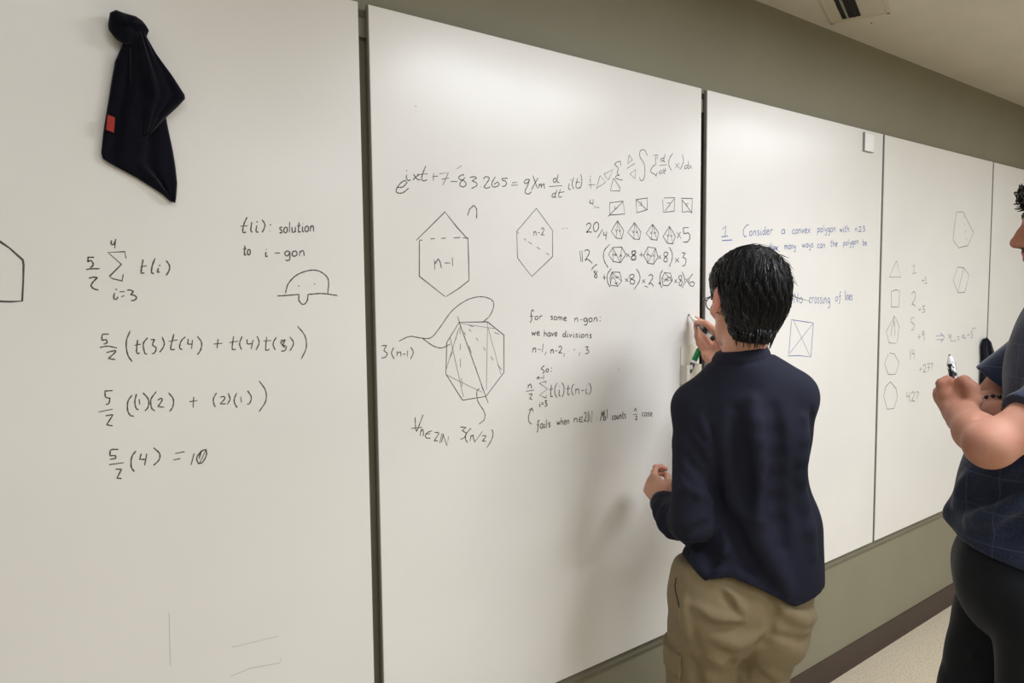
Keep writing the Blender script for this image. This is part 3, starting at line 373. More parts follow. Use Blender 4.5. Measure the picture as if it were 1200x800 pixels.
'10 14471 18234 41 -314;10 14555 18252 20 -340;10 14661 18239 27 9 27 11 28 9 25 6 21 -1 21 -8 21 -13 17 -19 9 -23 -4 -29 -19 -36 -33 -43 -40 -47 -41 -49 -39 -46 21 9 19 11 19 10 22 5 26 -2 32 -12 35 -20 38 -25 39 -26 37 -23;10 15169 17858 -29 -16 -31 -16 -30 -15 -29 -16 -25 -17 -21 -19 -18 -18 -16 -20 -15 -19 -17 -19;10 15112 17668 -17 -6 -18 -7 -17 -6 -18 -6 -17 -7 28 -22 31 -23 30 -23 25 -21 17 -20 5 -18 -3 -16 -8 -15 -10 -15 -6 -15 -19 7 -23 6 -20 7 -14 10 -3 17 12 24 23 31 29 34 31 36 28 33;10 15690 18455 -48 -38 -52 -38 -49 -38 -43 -40 -32 -42 -21 -48 -12 -50 -5 -53 4 -52 11 -52 23 -49 34 -49 41 -49 42 -49 39 -49;10 15826 18370 380 20 187 -223 -246 -254 -308 34 -194 204 181 219;7 15826 18370 321 -457;7 15826 18370 13 -423;7 16206 18390 -59 -477;10 15794 18139 214 20;10 15894 18198 100 -49 -77 -40;10 16100 18080 60 82 65 -63;10 16402 18200 165 -104;10 16543 18203 -131 -117;14 16805 18291 -29 -4 -29 -4 -28 -4 -29 -4 -28 -4 3 -20 1 -21 2 -21 6 -19 12 -16 22 -12 30 -8 33 -7 29 -8 20 -12 8 -18 3 -22 -3 -23 -9 -21 -13 -15 -23 -9 -31 -5 -35 -1 -32 1 -23 5 -15 8 -13 12 -6 15 0 17 10 20 26 24 41 28 46 31 41 28 27 24 10 17 -1 14 -8 12 -9 10 -6 12;10 16998 18164 180 10;10 17080 18248 15 -155;10 17373 18422 364 -24 118 -284 -216 -223 -264 30 -183 230 181 271;7 17373 18422 2 -501;7 17737 18398 -362 -477;7 17737 18398 -98 -507;10 17315 18154 59 68 65 -66;10 17463 18190 60 -82 65 85;10 17603 18126 60 52 50 -50;10 17875 18165 133 -99;10 18007 18185 -132 -138;10 18299 18277 -27 1 -29 2 -29 2 -25 -1 -19 -7 -14 -15 -12 -20 -7 -24 0 -23 8 -21 23 -17 35 -16 40 -15 35 -16 23 -19 7 -21 -4 -24 -9 -25 -11 -25 -8 -25 -24 2 -26 1 -25 1 -22 4 -17 7 -12 12 -11 15 -5 17 1 20 11 21 27 26 41 30 45 31 41 29 26 25 8 18 -4 14 -10 12 -12 11 -9 13;10 18402 18450 28 -36 31 -37 29 -36 26 -38 18 -38 11 -40 6 -40 0 -41 -5 -42 -10 -44 -17 -45 -25 -47 -29 -48 -30 -48 -28 -48;10 18683 18102 198 -135;10 18880 18116 -195 -166;10 19012 18283 38 -1 37 0 38 -1 38 -1 38 0 -27 -29 -27 -28 -26 -29 -27 -28 -27 -29 36 -11 39 -10 38 -11 31 -14 19 -21 7 -30 -3 -38 -11 -41 -16 -38 -18 -29 -23 -18 -28 -12 -31 -8 -33 -7 -31 -9;10 15398 17464 134 0;10 15452 17553 26 -168;10 15767 17738 -37 -35 -38 -34 -38 -34 -32 -36 -22 -39 -13 -42 -5 -47 1 -47 7 -46 9 -41 16 -36 21 -33 25 -31 27 -30 24 -31;10 15794 17632 330 -11 84 -269 -176 -152 -297 34 -32 231 91 167;7 15794 17632 -59 -398;7 15794 17632 238 -432;7 15794 17632 414 -280;10 15735 17417 68 64 55 -64;10 15917 17498 92 -49 69 49;10 15894 17304 83 -33 64 49;10 16357 17434 141 -98;10 16498 17450 -141 -121;10 16711 17566 -31 -6 -34 -4 -32 -5 -28 -8 -17 -11 -9 -16 -2 -20 5 -22 12 -21 18 -19 31 -15 44 -12 48 -12 42 -12 26 -15 7 -19 -4 -24 -13 -23 -18 -20 -20 -13 -25 -5 -32 0 -35 4 -30 8 -21 10 -12 14 -6 19 -1 21 6 23 13 22 26 22 39 25 42 25 37 23 22 20 4 17 -7 13 -15 12 -17 12 -13 12;10 16855 17732 31 -32 34 -32 32 -32 28 -33 20 -36 13 -36 9 -37 3 -39 -6 -42 -18 -45 -33 -50 -46 -53 -54 -56 -56 -57 -51 -55;10 17122 17401 148 -100;10 17269 17418 -146 -133;10 17417 17519 25 10 25 11 25 10 24 10 25 10 20 -18 24 -16 21 -18 13 -21 -2 -28 -22 -36 -38 -43 -46 -47 -49 -47 -43 -46 25 9 25 11 25 10 25 6 24 -2 24 -12 23 -19 23 -24 23 -25 23 -22;10 17221 17201 173 -35;10 18082 17709 -27 -32 -28 -31 -28 -32 -23 -35 -16 -41 -7 -50 -1 -58 5 -61 7 -56 9 -48 11 -35 15 -27 17 -22 18 -22 16 -24;10 17870 17283 128 -1;10 17931 17334 11 -96;10 18165 17625 296 -16 92 -241 -193 -155 -259 1 -53 222 117 189;7 18165 17625 388 -257;7 18048 17436 505 -68;7 18165 17625 -117 -189;10 18126 17334 206 137 157 0;10 18229 17368 51 34 79 -69;10 18658 17402 150 -104;10 18796 17420 -137 -129;10 19009 17542 -27 -6 -29 -5 -28 -6 -24 -8 -15 -10 -8 -14 -2 -17 4 -19 9 -19 14 -18 24 -17 34 -16 37 -16 32 -18 19 -21 2 -24 -9 -28 -15 -29 -17 -30 -14 -29 -25 9 -29 6 -28 7 -19 12 -7 19 14 31 29 40 36 44 33 42 21 35 7 27 -2 22 -5 19 -7 18 -5 19;10 19045 17655 24 -37 26 -36 24 -37 21 -36 16 -36 9 -36 4 -35 1 -35 -4 -35 -9 -35 -14 -35 -20 -35 -24 -35 -25 -35 -23 -35;10 19210 17438 166 -141;10 19358 17456 -146 -159;10 19593 17598 -44 -39 -49 -40 -46 -40 -38 -39 -25 -37 -9 -39 2 -39 11 -38 17 -34 20 -27 25 -19 32 -12 36 -8 38 -7 35 -8 20 22 22 23 21 22 15 21 4 18 -9 16 -20 15 -27 12 -28 8 -27 3 -26 -4 -28 -10 -28 -13 -28 -14 -28 -12'),
(2,'house_shaped_polygon','k',0.0026,
'10 9040 18358 837 735 341 -355 345 -308 8 -450 6 -602;10 9122 18348 -19 -869 733 -506;10 10577 17378 -310 -201 -406 -212;10 9122 18361 87 7;10 9439 18405 129 13;10 9753 18429 136 13;10 10125 18454 202 20;10 10405 18464 174 2;10 10629 19218 -66 -178;10 10618 19191 27 25 27 24 27 24 27 24 27 25 20 -17 20 -14 20 -16 18 -20 12 -28 6 -39 1 -47 -2 -52 -3 -53 -1 -50;10 9542 17888 10 -238;10 9540 17769 23 30 24 30 24 30 23 31 24 30 12 -21 12 -20 13 -21 11 -21 10 -23 7 -24 6 -25 5 -26 4 -27 5 -26;10 9842 17816 168 2;10 10074 17957 7 -215'),
(2,'hexagon_with_dashes','k',0.0022,
'10 12853 19359 -694 -659 15 -712 496 -507 762 569 6 726 -585 583;10 12183 18687 46 -39;10 12405 18521 71 -54;10 12554 18437 120 -61;10 12855 18297 123 -58;10 13181 18149 125 -59;10 13803 18853 45 -12;10 12757 18724 -9 -116;10 12749 18671 10 11 9 12 10 11 10 12 9 11 7 -3 7 -2 7 -2 6 -5 4 -9 4 -14 2 -18 1 -21 1 -21 1 -20;10 12896 18690 77 7;10 13018 18793 9 9 9 10 10 9 9 9 9 9 11 -5 12 -4 11 -5 9 -6 6 -9 2 -11 1 -14 -3 -16 -5 -16 -8 -18 -13 -18 -16 -20 -19 -21 -20 -21 -18 -21 12 3 12 2 12 3 13 2 12 0 12 -1 12 -2 12 -3 13 -4 12 -3'),
(2,'gear_shaped_polygon_diagram','k',0.0022,
'11 10252 16304 896 -20 538 -376 -13 -1011 -604 -593 -748 -27 -495 724 41 800 385 503;11 10209 16459 68 -211 859 -2128;7 11148 16284 -62 -1799;7 11166 16130 405 -1283;7 9825 14985 1121 -561;7 9972 15921 377 -1563;7 9827 15094 422 1073;7 10271 16276 1119 -183;9 10276 16193 3 -193;9 10281 15752 -9 -165;9 10274 15365 3 -222;9 10298 14864 16 -224;9 10553 16116 66 -59;9 10778 15883 66 -94;9 11000 15629 74 -101;9 11239 15359 89 -109;9 11461 15115 141 -138;9 10568 16204 133 -27;9 11374 15991 155 -53;9 10545 15682 78 -200;9 10752 15109 51 -173;9 10915 14643 66 -176;9 10399 16050 44 -85;9 10202 16075 -70 -233;9 10029 15546 -67 -133;10 8500 15909 59 22 59 25 60 24 59 19 60 10 59 -1 60 -10 60 -15 60 -15 60 -10 62 -9 62 -11 62 -7 61 1 60 17 58 33 55 47 55 57 58 64 61 66 66 72 68 83 71 85 75 82 79 73 86 64 93 60 96 54 95 47 93 39 91 30 91 22 90 15 86 8 82 2 79 -6 79 -14 73 -20 63 -24 50 -26 33 -28 21 -30 10 -35 1 -37 -5 -41 -13 -46 -22 -53 -29 -54 -35 -52 -37 -46 -42 -40 -49 -35 -51 -33 -53 -32 -50 -33;10 9157 15944 61 -42 63 -45 62 -43 61 -40 57 -32 54 -25 50 -20 48 -13 49 -8 49 -2 51 7 52 15 51 21 52 21 52 20;10 10865 14534 -20 -12 -22 -10 -20 -11 -18 -17 -10 -27 -4 -39 -1 -48 5 -55 11 -58 19 -58 33 -59 45 -65 50 -65 44 -62 30 -55 16 -49 6 -44 -1 -40 -9 -35 -15 -33 -24 -27 -34 -22 -39 -18 -40 -18 -37 -20'),
(2,'formula_under_diagram','k',0.0024,
'10 8027 15820 27 1 27 1 27 0 28 1 27 0 -17 -24 -19 -26 -18 -25 -13 -23 -4 -21 9 -17 19 -14 23 -13 21 -13 11 -15 1 -17 -5 -19 -10 -19 -13 -17 -15 -13 -18 -8 -22 -6 -25 -3 -25 -3 -24 -3;10 8351 15761 -14 -27 -17 -27 -15 -27 -11 -27 -4 -28 6 -28 13 -29 18 -29 18 -29 17 -29;10 8447 15667 -14 -118;10 8435 15616 21 6 21 6 21 6 21 6 21 6 2 -23 2 -23 2 -23 2 -23 1 -23;10 8821 15751 16 -27 18 -26 17 -27 13 -27 5 -29 -6 -31 -14 -33 -19 -33 -20 -34 -17 -33;10 8598 15580 82 5;10 8730 15666 -4 -146;10 8908 13997 1 -51 1 -53 1 -53 1 -48 2 -42 4 -32 4 -25 5 -21 5 -20 4 -23 12 19 10 17 11 17 13 24 17 34 23 47 27 58 29 63 29 65 29 63;10 8788 13727 309 -10;10 9072 13688 -36 -179;10 9053 13604 13 13 14 13 13 14 14 13 13 14 4 -20 4 -21 3 -20 3 -20 2 -19 -1 -17 -2 -18 -3 -16 -3 -17 -3 -17;10 9392 13593 -29 -5 -30 -3 -29 -5 -27 -5 -23 -8 -19 -11 -16 -13 -13 -14 -10 -15 -5 -15 -1 -14 4 -16 8 -15 11 -14 14 -11 17 -7 22 -4 24 -3 25 -2 23 -3;10 9204 13530 137 -2;10 9459 13541 24 -3 24 -4 24 -3 25 -3 24 -3 -1 -9 1 -8 0 -8 -4 -11 -10 -17 -18 -23 -25 -29 -29 -32 -30 -32 -27 -31 22 -2 23 -2 23 -2 23 -1 22 -2;10 9676 13484 -71 -233;10 9691 13473 36 -9 -76 -206;10 9706 13458 118 -308 51 237;10 10229 13587 38 -7 38 -7 39 -7 38 -7 38 -7 -25 -14 -25 -15 -26 -15 -25 -15 -25 -15 26 -14 26 -15 27 -15 26 -14 27 -15 -13 -24 -12 -26 -13 -25 -14 -23 -17 -17 -21 -11 -24 -7 -25 -4 -26 -3 -24 -4;10 10571 13511 -31 -26 -33 -25 -32 -26 -28 -26 -21 -26 -15 -26 -10 -27 -5 -27 -2 -26 2 -25 7 -24 13 -22 15 -22 16 -21 15 -22;10 10573 13329 -35 -161;10 10558 13274 17 11 16 11 17 10 16 11 17 10 2 -22 1 -23 1 -22 3 -22 5 -22 7 -20 9 -20 10 -19 11 -19 10 -19;10 10944 13380 -260 -254;10 10928 13260 22 -1 22 0 23 -1 22 -1 22 0 2 -9 3 -8 3 -8 -1 -9 -7 -12 -16 -15 -22 -18 -25 -18 -26 -19 -24 -19 25 -4 25 -5 25 -5 25 -5 25 -5;10 11243 13392 11 -21 12 -20 11 -21 8 -22 2 -26 -3 -29 -6 -32 -11 -34 -14 -35 -19 -37 -25 -37 -31 -40 -34 -40 -35 -41 -33 -40'),
(2,'written_note','k',0.0027,
'10 12731 16513 -9 12 -9 12 -9 12 -9 13 -9 12 -11 -15 -11 -13 -11 -14 -8 -17 -6 -23 0 -33 4 -40 6 -43 4 -40 -1 -34 -6 -24 -11 -18 -13 -15 -13 -15 -12 -16;10 12592 16387 122 -4;10 12824 16386 -11 -6 -11 -6 -12 -5 -9 -7 -7 -7 -3 -9 -2 -11 1 -11 3 -11 4 -8 6 -6 9 -5 10 -4 11 -2 10 0 11 2 13 4 12 6 10 7 7 8 3 10 1 11 -2 12 -3 12 -4 9 -7 5 -9 4 -10 3 -11 2 -10 3;10 12944 16387 -4 -98;10 12941 16343 7 8 7 9 7 9 8 8 9 5 11 4 11 1 13 1 12 0 12 1;10 13430 16357 -10 3 -10 4 -10 4 -9 2 -8 0 -8 -1 -8 -3 -6 -5 -4 -5 0 -7 7 -7 13 -10 15 -10 14 -9 8 -9 2 -8 0 -7 -4 -7 -5 -6 -6 -3 -9 -1 -10 1 -12 2 -12 3 -12 2;10 13518 16358 -9 -5 -11 -5 -10 -5 -8 -5 -6 -7 -3 -9 -2 -11 1 -12 2 -10 4 -9 6 -7 8 -6 9 -5 9 -3 10 -1 10 1 11 3 11 5 9 6 6 7 3 10 1 12 -2 12 -3 12 -4 10 -6 6 -8 5 -9 3 -10 4 -9 4;10 13621 16348 -4 -100;10 13618 16312 8 6 8 7 8 7 7 6 8 7 7 -4 7 -2 7 -3 6 -4 5 -9 3 -12 1 -16 0 -18 0 -19 1 -18;10 13694 16305 9 6 8 7 9 6 8 7 9 6 6 -3 7 -2 7 -3 6 -5 5 -8 4 -13 2 -16 1 -18 2 -19 1 -18;10 13845 16277 17 1 17 0 17 0 17 0 18 0 -1 7 0 7 0 7 -1 6 -4 5 -6 5 -8 5 -10 4 -9 2 -9 -1 -9 -3 -10 -6 -9 -8 -8 -8 -4 -10 -2 -10 1 -12 3 -12 5 -11 6 -9 7 -6 9 -5 11 -3 11 -1 9 -1 9 1 9 3 8 3 9 4 8 3;10 14269 16285 -11 -109;10 14258 16236 15 11 14 13 15 12 14 9 12 6 11 1 11 -1 9 -5 8 -7 7 -10 4 -14 3 -17 2 -20 2 -20 2 -19;10 14483 16228 75 0;11 14754 16253 -15 6 -15 6 -14 6 -15 4 -13 0 -15 -4 -15 -8 -14 -9 -11 -11 -7 -10 -1 -11 4 -12 6 -12 8 -11 8 -8 10 -5 11 -3 13 -1 12 1 12 4 11 7 10 11 10 13 10 13 10 13;11 14758 16264 1 -32 2 -33 2 -32 1 -30 -3 -23 -7 -17 -9 -12 -11 -8 -12 -6 -12 -3 -13 -1 -14 2 -15 5 -15 5 -15 4;11 14892 16274 -13 -7 -15 -7 -14 -6 -12 -8 -8 -8 -4 -11 -2 -13 1 -14 3 -12 5 -10 8 -8 11 -6 13 -5 14 -3 13 0 14 2 15 5 15 7 13 8 9 9 4 12 0 14 -1 15 -5 13 -6 11 -8 7 -11 5 -13 3 -13 3 -13 4;11 15042 16273 -11 -119;11 15031 16219 15 12 16 14 15 13 15 11 13 6 12 1 11 -2 9 -5 9 -8 7 -11 5 -14 3 -19 2 -22 2 -21 3 -21;11 15272 16282 7 -6;11 15272 16178 7 -7;10 12659 15955 4 -19 5 -19 5 -20 5 -19 5 -19 8 14 8 14 8 14 8 14 8 14 6 -14 6 -15 5 -15 6 -15 6 -14 9 20 9 19 10 20 9 20 9 20;10 12842 15901 17 1 16 2 16 1 16 1 16 1 -1 7 1 7 0 7 -2 7 -3 5 -6 5 -7 4 -9 4 -10 1 -8 -1 -8 -4 -10 -7 -8 -8 -8 -10 -4 -9 -1 -11 1 -12 3 -13 4 -11 5 -9 7 -6 9 -4 10 -3 10 -1 9 0 9 2 8 3 8 4 8 5 8 4;10 13106 15995 -6 -192;10 13100 15860 9 10 9 9 8 10 9 10 9 9 7 -3 8 -2 8 -2 6 -4 5 -9 3 -13 1 -16 0 -19 0 -20 0 -18;10 13328 15897 -9 3 -10 4 -9 4 -9 2 -9 -1 -10 -5 -11 -7 -10 -10 -9 -9 -7 -9 -3 -9 -2 -10 0 -9 2 -9 3 -8 5 -7 6 -6 7 -5 8 -4 8 -2 9 1 9 1 9 3 8 6 7 8 5 12 4 15 2 17 3 17 3 17;10 13328 15897 -1 -17 0 -17 -1 -17 0 -15 1 -12 2 -8 3 -4 4 -2 4 -3 3 -3;10 13372 15900 6 -19 7 -20 6 -19 6 -20 7 -19 10 19 10 19 11 19 10 20 10 19;10 13497 15852 16 1 18 1 17 2 14 2 10 3 5 5 1 7 -2 8 -4 7 -4 6 -6 5 -7 4 -8 3 -9 1 -8 -1 -8 -4 -8 -7 -8 -9 -7 -10 -4 -10 -1 -11 1 -13 2 -13 4 -11 5 -9 7 -6 8 -4 9 -2 10 0 8 0 8 2 8 3 7 5 7 5 8 4;10 13905 15831 -11 5 -12 5 -11 5 -11 4 -10 0 -11 -3 -11 -6 -11 -8 -9 -8 -5 -8 -2 -10 1 -10 3 -11 5 -9 6 -8 8 -5 10 -4 11 -2 11 0 10 2 8 6 8 10 7 11 8 11 8 11;10 13916 15938 -2 -27 -3 -29 -3 -27 -2 -26 -1 -20 -1 -15 1 -11 1 -8 1 -7 3 -6 3 -4 4 -3 5 -1 5 -1 5 -2;10 13982 15844 -2 -16 -1 -18 -2 -17 -1 -15 0 -11 2 -8 3 -4 4 -3 4 -2 4 -3 4 2 4 3 5 3 4 2 5 3;10 13985 15896 11 -12;10 14054 15839 8 -19 7 -20 8 -19 8 -19 7 -19 13 18 12 17 13 18 12 18 12 17;10 14216 15827 -2 -17 -2 -17 -1 -17 -1 -15 0 -12 2 -8 3 -4 4 -3 4 -2 4 -3 4 3 5 2 4 3 5 3 4 2;10 14219 15879 11 -12;10 14379 15811 -10 3 -11 4 -11 4 -10 2 -9 0 -7 -2 -6 -4 -5 -5 -5 -6 -5 -5 14 -9 15 -10 14 -9 12 -9 7 -9 3 -8 -1 -8 -4 -7 -5 -6 -7 -3 -9 -2 -12 1 -13 3 -13 2 -12 2;10 14442 15810 -2 -16 -2 -18 -2 -17 -1 -15 1 -12 2 -8 3 -4 4 -3 4 -2 4 -3 4 3 5 2 4 3 5 3 4 2;10 14445 15863 11 -12;10 14567 15807 -10 -5 -12 -5 -11 -5 -9 -6 -7 -8 -3 -9 -1 -11 0 -12 3 -11 4 -9 6 -8 9 -6 10 -5 10 -3 11 -1 11 2 12 3 12 5 10 7 6 8 4 10 0 12 -1 13 -4 12 -4 10 -7 6 -9 5 -10 4 -10 3 -10 4;10 14685 15798 -9 -103;10 14676 15752 12 10 12 11 12 11 12 8 10 5 9 0 9 -2 7 -5 7 -7 5 -10 4 -13 3 -17 1 -19 2 -19 2 -18;10 14940 15770 -11 3 -11 4 -11 4 -10 2 -9 1 -8 -3 -6 -4 -5 -5 -5 -6 -6 -5 14 -10 16 -9 14 -10 13 -9 7 -9 3 -8 -1 -8 -3 -7 -6 -6 -7 -4 -10 -1 -11 1 -14 2 -14 3 -12 2;10 12701 15505 -28 -130;10 12683 15446 14 12 14 12 14 12 14 12 14 12 8 -4 9 -3 8 -4 7 -6 5 -10 2 -17 -1 -20 -1 -24 -2 -24 -1 -23;10 12873 15452 99 0;10 13069 15603 -46 -239;10 13180 15368 -67 -88;10 13350 15423 -9 -113;10 13342 15372 11 10 10 10 11 11 11 10 11 10 7 -4 8 -2 7 -3 7 -6 5 -9 4 -15 2 -18 1 -20 2 -21 1 -20;10 13505 15374 86 -2;10 13641 15462 10 9 10 10 11 10 10 7 10 3 12 -1 13 -5 13 -8 10 -9 7 -11 2 -11 1 -14 -3 -15 -5 -16 -9 -16 -14 -17 -19 -18 -21 -18 -22 -18 -20 -19 13 1 14 2 14 1 13 0 14 -1 13 -2 14 -4 14 -5 13 -4 14 -5;10 13861 15290 -33 -97;10 14016 15343 10 -8;10 14216 15363 61 -1;10 14472 15278 -44 -98;10 14679 15420 23 1 23 1 23 1 23 1 23 1 -14 -17 -15 -17 -14 -17 -15 -17 -14 -17 20 -7 23 -8 21 -7 18 -8 11 -10 5 -13 0 -15 -5 -16 -9 -14 -13 -11 -18 -6 -24 -2 -28 -1 -28 0 -27 -1;10 13104 14991 -25 -17 -26 -16 -25 -16 -25 -16 -25 -16 24 -16 25 -18 25 -17 21 -15 14 -15 6 -12 1 -11 -4 -10 -6 -8 -7 -6 -8 -4 -10 -2 -12 -1 -12 0 -11 -1;10 13204 14885 -9 -5 -10 -5 -9 -5 -8 -6 -6 -7 -3 -8 -1 -11 1 -10 2 -10 3 -8 6 -7 7 -5 9 -4 9 -2 9 -1 9 2 10 4 11 5 8 6 6 7 3 9 1 12 -2 11 -2 11 -4 9 -6 5 -8 4 -8 3 -9 3 -9 3;10 13350 14895 10 -6;10 13340 14803 6 -6'),
(2,'summation_note','k',0.0027,
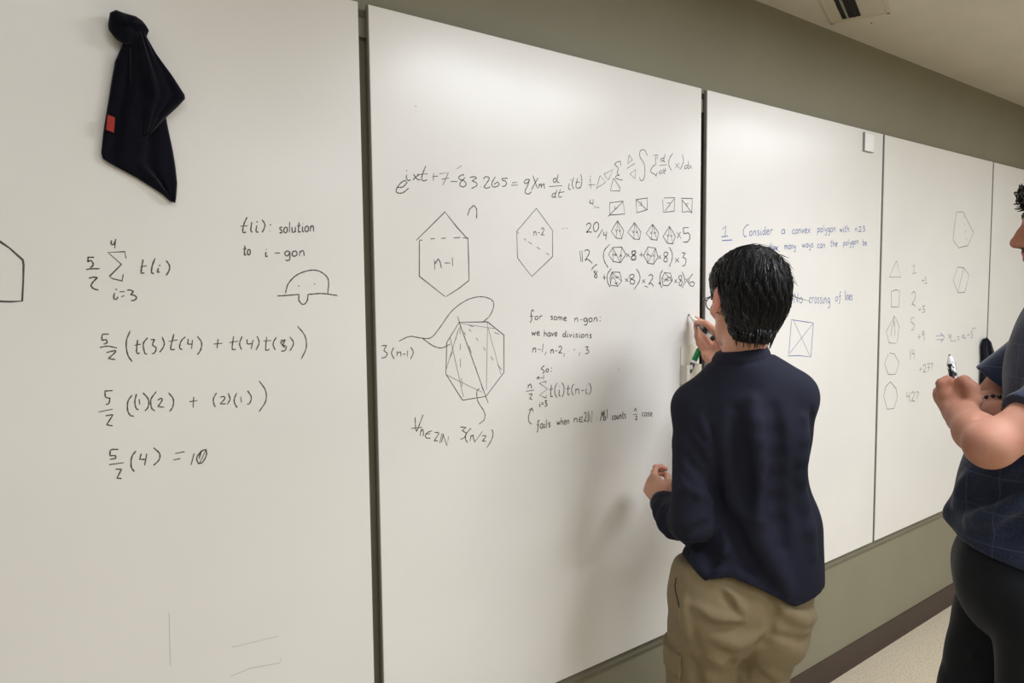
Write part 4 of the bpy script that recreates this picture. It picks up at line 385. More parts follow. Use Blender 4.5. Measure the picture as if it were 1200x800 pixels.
'13 12837 14674 -7 -65;13 12830 14645 9 6 9 7 8 7 9 6 7 3 7 0 6 -1 5 -3 5 -5 4 -6 3 -8 1 -11 1 -12 1 -12 2 -12;13 12957 14644 66 -3;13 13074 14716 -9 -121;10 12512 14504 -7 -119;10 12511 14444 16 13 15 13 15 13 16 13 15 13 6 -12 7 -13 7 -12 5 -12 5 -14 3 -13 2 -15 1 -15 1 -15 2 -14;10 12425 14309 299 13;10 12524 14220 25 1 24 0 24 1 25 1 24 0 -2 -8 -1 -6 -2 -8 -3 -8 -7 -12 -12 -14 -15 -18 -17 -18 -17 -20 -17 -18 20 -6 21 -6 20 -6 20 -5 20 -6;10 13147 14460 22 71 -263 -26 303 -196 -300 -155 250 -102 26 81;12 12921 13920 -1 -15 -2 -15 -1 -16 -1 -13 0 -10 1 -7 3 -4 6 -4 6 0 6 4 4 3;12 12923 13966 9 -11;12 12977 13929 83 -3;12 12976 13888 88 -3;12 13108 13978 14 0 13 0 14 0 13 0 13 0 -10 -13 -11 -14 -11 -13 -8 -13 -2 -10 6 -9 12 -6 15 -6 13 -6 8 -7 3 -10 0 -12 -3 -12 -5 -11 -8 -8 -11 -3 -14 -2 -16 0 -17 1 -15 0;10 13354 14417 -6 -67 -7 -71 -6 -69 -4 -60 -2 -45 3 -25 6 -10 8 -1 9 1 7 -3 10 4 10 4 9 5 10 4 10 4;10 13272 14283 148 11;10 13570 14449 -18 -29 -20 -29 -19 -28 -16 -30 -10 -30 -6 -33 -1 -35 2 -35 4 -33 7 -30 9 -26 13 -23 15 -22 15 -21 14 -22;10 13651 14250 -3 -33 -2 -35 -3 -33 -1 -31 0 -23 2 -15 5 -9 5 -5 5 -3 5 -6 6 6 6 5 6 6 7 6 6 6;10 13655 14354 15 -23;10 13754 14444 17 -25 18 -25 18 -25 15 -27 10 -30 5 -35 1 -39 -2 -40 -5 -39 -8 -33 -10 -27 -14 -22 -16 -20 -17 -20 -15 -20;10 14002 14349 -6 -54 -6 -58 -6 -56 -4 -49 -2 -36 3 -22 6 -9 7 -3 9 1 8 1 9 0 10 2 10 4 10 5 10 4;10 13921 14242 147 5;10 14217 14368 -18 -23 -19 -22 -19 -23 -16 -23 -10 -25 -6 -26 -1 -29 2 -28 5 -28 6 -25 10 -21 13 -19 14 -18 16 -18 14 -18;10 14291 14214 -12 -166;10 14279 14139 15 15 16 15 15 14 15 15 15 15 10 -5 11 -4 11 -5 9 -8 8 -14 5 -21 3 -26 2 -30 2 -31 2 -29;10 14509 14141 122 -3;10 14716 14182 -3 -27 -2 -29 -3 -28 -1 -25 0 -19 3 -13 4 -7 6 -4 5 -3 5 -5 6 4 7 5 6 4 6 5 6 5;10 14720 14267 15 -19;10 14820 14339 17 -22 20 -21 18 -21 15 -23 11 -25 5 -29 1 -32 -2 -33 -5 -32 -7 -27 -11 -22 -14 -18 -17 -16 -16 -16 -16 -16;10 12622 13368 -19 15 -20 14 -20 15 -18 16 -14 19 -10 22 -7 24 -5 26 -1 26 0 25 4 23 6 23 9 23 11 23 11 23 12 25 14 24 16 25 15 26 15 25;10 12519 13773 25 10 24 10 25 10 25 11 24 10 8 -22 8 -22 8 -22 7 -22 8 -22;11 12904 13416 -6 6 -5 7 -6 7 -6 7 -6 7 -5 -7 -6 -6 -5 -7 -5 -10 -3 -16 -2 -24 0 -30 1 -33 0 -34 -1 -29 -2 -27 -2 -27 -3 -24 -4 -22 -5 -15 -5 -9 -7 -3 -7 0 -8 1 -7 -1;11 12806 13323 88 5;11 13033 13323 -10 3 -9 5 -10 5 -10 2 -10 -1 -10 -6 -12 -9 -11 -11 -9 -12 -7 -11 -4 -10 -2 -12 1 -11 1 -11 3 -9 5 -8 7 -7 8 -7 8 -4 9 -2 9 0 9 2 10 4 9 7 7 10 6 14 3 18 3 20 3 21 3 20;11 13033 13323 0 -20 -1 -21 -1 -20 0 -18 1 -14 3 -9 3 -6 4 -3 4 -2 3 -3;11 13095 13327 -2 -21 -1 -21 -2 -22 -1 -19 0 -14 2 -10 2 -5 4 -3 7 -6 4 4 4 4 4 3 4 4 4 4;11 13098 13392 10 -14;11 13175 13439 -7 -233;11 13314 13322 -10 3 -9 4 -10 3 -9 2 -7 0 -8 -3 -8 -5 -6 -7 -4 -8 1 -8 6 -9 13 -10 14 -11 13 -11 8 -10 2 -10 0 -10 -4 -9 -5 -8 -6 -5 -8 -3 -10 0 -11 2 -12 2 -11 1;10 13562 13335 4 -22 4 -21 4 -21 4 -22 4 -21 6 16 7 16 6 16 7 15 6 16 5 -16 5 -16 5 -17 4 -16 5 -16 8 22 7 22 7 22 8 22 7 22;10 13717 13430 -6 -212;10 13712 13282 7 10 8 10 8 11 8 10 8 10 6 -3 7 -2 7 -3 6 -5 4 -9 2 -15 1 -18 0 -21 0 -22 0 -20;10 13834 13272 14 1 16 1 14 1 13 2 9 3 4 6 0 8 -1 8 -4 8 -3 7 -5 5 -6 5 -8 3 -7 2 -7 -1 -7 -5 -8 -8 -7 -9 -5 -11 -4 -11 -1 -12 1 -13 2 -14 3 -13 5 -10 6 -6 7 -5 8 -2 8 -1 8 0 6 2 7 3 7 5 6 5 7 5;10 13951 13325 -7 -117;10 13945 13272 8 11 8 10 9 11 8 11 8 11 6 -4 6 -3 6 -3 5 -5 4 -10 3 -15 2 -18 1 -21 1 -22 1 -21;11 14226 13346 -11 -125;11 14216 13289 14 13 14 14 14 13 14 10 12 6 11 1 10 -2 8 -6 8 -9 7 -11 4 -16 3 -20 2 -23 2 -23 2 -22;11 14574 13339 -22 3 -22 3 -22 3 -20 0 -17 -3 -15 -9 -14 -13 -12 -14 -8 -16 -3 -14 3 -15 8 -15 11 -15 14 -13 15 -9 18 -5 20 -2 22 0 22 1 21 0;11 14436 13282 120 -4;10 14622 13423 8 12 9 11 8 11 8 11 9 11 10 -7 10 -7 10 -7 9 -9 5 -12 2 -16 0 -18 -2 -21 -4 -21 -8 -23 -11 -23 -15 -25 -17 -26 -18 -26 -16 -26 11 3 11 2 11 2 11 2 11 -1 11 -2 11 -5 11 -5 11 -6 11 -5;10 14774 13153 1 347 164 -367 11 360;10 14816 13174 -6 309;10 15151 13251 11 -9;12 15289 13146 16 55 17 55 16 55 16 55 16 55 6 -32 5 -32 6 -32 5 -32 5 -32;12 15397 13261 11 38 11 38 11 38 11 38 11 38 2 -39 3 -40 3 -40 2 -39 3 -40;12 15519 13247 -17 -1 -19 0 -18 0 -15 -3 -12 -6 -7 -11 -4 -15 -1 -17 0 -18 -2 -16 18 -3 18 -5 18 -4 16 -1 12 3 7 10 3 15 1 17 1 19 1 16;12 15574 13477 13 -287;11 15864 13221 -5 4 -6 5 -6 5 -6 5 -5 5 -8 -9 -9 -9 -8 -8 -7 -9 -4 -10 -3 -11 0 -12 1 -13 2 -11 3 -10 5 -7 6 -7 7 -5 8 -3 7 -2 6 1 7 3 6 4 7 5 6 4;11 15929 13241 -7 -7 -7 -7 -8 -7 -6 -7 -4 -10 -2 -11 -1 -14 0 -15 2 -13 3 -11 4 -7 6 -5 7 -4 7 -4 7 -4 7 6 8 6 8 5 7 7 4 9 2 12 1 15 -1 16 -3 14 -3 12 -4 8 -6 5 -7 3 -7 4 -7 4;11 16004 13231 1 -20 0 -22 0 -21 1 -19 2 -14 4 -10 4 -5 5 -3 6 -3 4 -3 9 6 9 4 8 6 8 7 5 10 3 13 1 17 0 18 0 19 0 18;11 16074 13178 8 -69;11 16124 13233 -5 -126;11 16118 13176 8 12 8 12 8 11 7 12 8 12 6 -4 5 -3 6 -4 5 -6 3 -10 3 -16 2 -20 1 -22 1 -24 1 -22;11 16268 13320 -3 -42 -3 -44 -3 -44 -2 -37 0 -28 1 -16 4 -6 8 0 4 -2 5 2 5 3 6 2 5 3 5 3;11 16225 13237 78 6;11 16394 13212 -8 3 -7 4 -8 3 -7 3 -6 0 -6 -3 -6 -5 -5 -6 -3 -8 1 -8 5 -9 10 -11 12 -11 10 -11 6 -10 2 -10 -1 -10 -2 -9 -4 -8 -5 -5 -6 -2 -8 1 -9 1 -9 3 -9 1;10 16772 13266 9 60;10 16772 13286 15 17 14 16 15 17 15 17 14 17 7 -24 7 -23 7 -23 7 -23 8 -23;10 16729 13179 199 -12;10 16823 13093 7 5 8 6 7 5 7 4 8 2 9 -1 9 -3 9 -5 8 -6 5 -6 2 -7 0 -8 -2 -9 -4 -9 -6 -10 -10 -9 -13 -10 -16 -10 -15 -10 -15 -10 10 0 10 0 10 1 9 -1 10 -1 10 -1 10 -3 10 -3 10 -3 10 -3;10 17220 13164 -7 5 -7 5 -7 5 -7 5 -7 5 -10 -7 -11 -7 -10 -7 -8 -7 -6 -8 -3 -10 0 -11 1 -11 3 -11 4 -9 6 -7 7 -7 9 -5 10 -4 8 -3 8 0 8 2 8 4 8 3 8 3;10 17356 13158 -9 4 -10 6 -10 5 -9 3 -10 0 -10 -4 -11 -7 -11 -8 -9 -10 -6 -9 -4 -9 -1 -10 0 -10 2 -10 3 -8 5 -8 7 -7 7 -7 9 -5 8 -2 8 -1 10 0 9 3 9 5 7 8 5 12 3 16 3 17 2 19 3 17;10 17356 13158 0 -18 -1 -18 0 -18 0 -16 2 -13 2 -8 3 -5 4 -4 4 -2 3 -4;10 17478 13143 -9 4 -9 4 -9 4 -8 3 -8 1 -7 -2 -8 -4 -6 -5 -3 -6 0 -7 7 -9 12 -11 14 -11 13 -12 7 -9 3 -9 -1 -9 -3 -8 -5 -6 -6 -4 -7 -2 -10 2 -11 2 -11 4 -11 2;10 17522 13092 17 0 18 -1 17 -1 15 1 10 2 5 5 1 8 -2 8 -4 9 -5 6 -5 6 -8 5 -9 4 -8 3 -9 -1 -8 -4 -8 -6 -9 -9 -6 -10 -4 -10 -2 -12 2 -13 2 -14 5 -13 5 -10 7 -7 8 -5 10 -3 10 -2 8 -1 9 1 7 3 8 4 7 5 8 3'),
(2,'speck_marks','g',0.003,
'10 9064 21588 47 -14;10 13932 18869 65 -22;10 14873 20416 69 -19;10 16043 14670 74 -32;10 10244 20188 157 100'),
(3,'problem_statement_in_blue','b',0.0034,
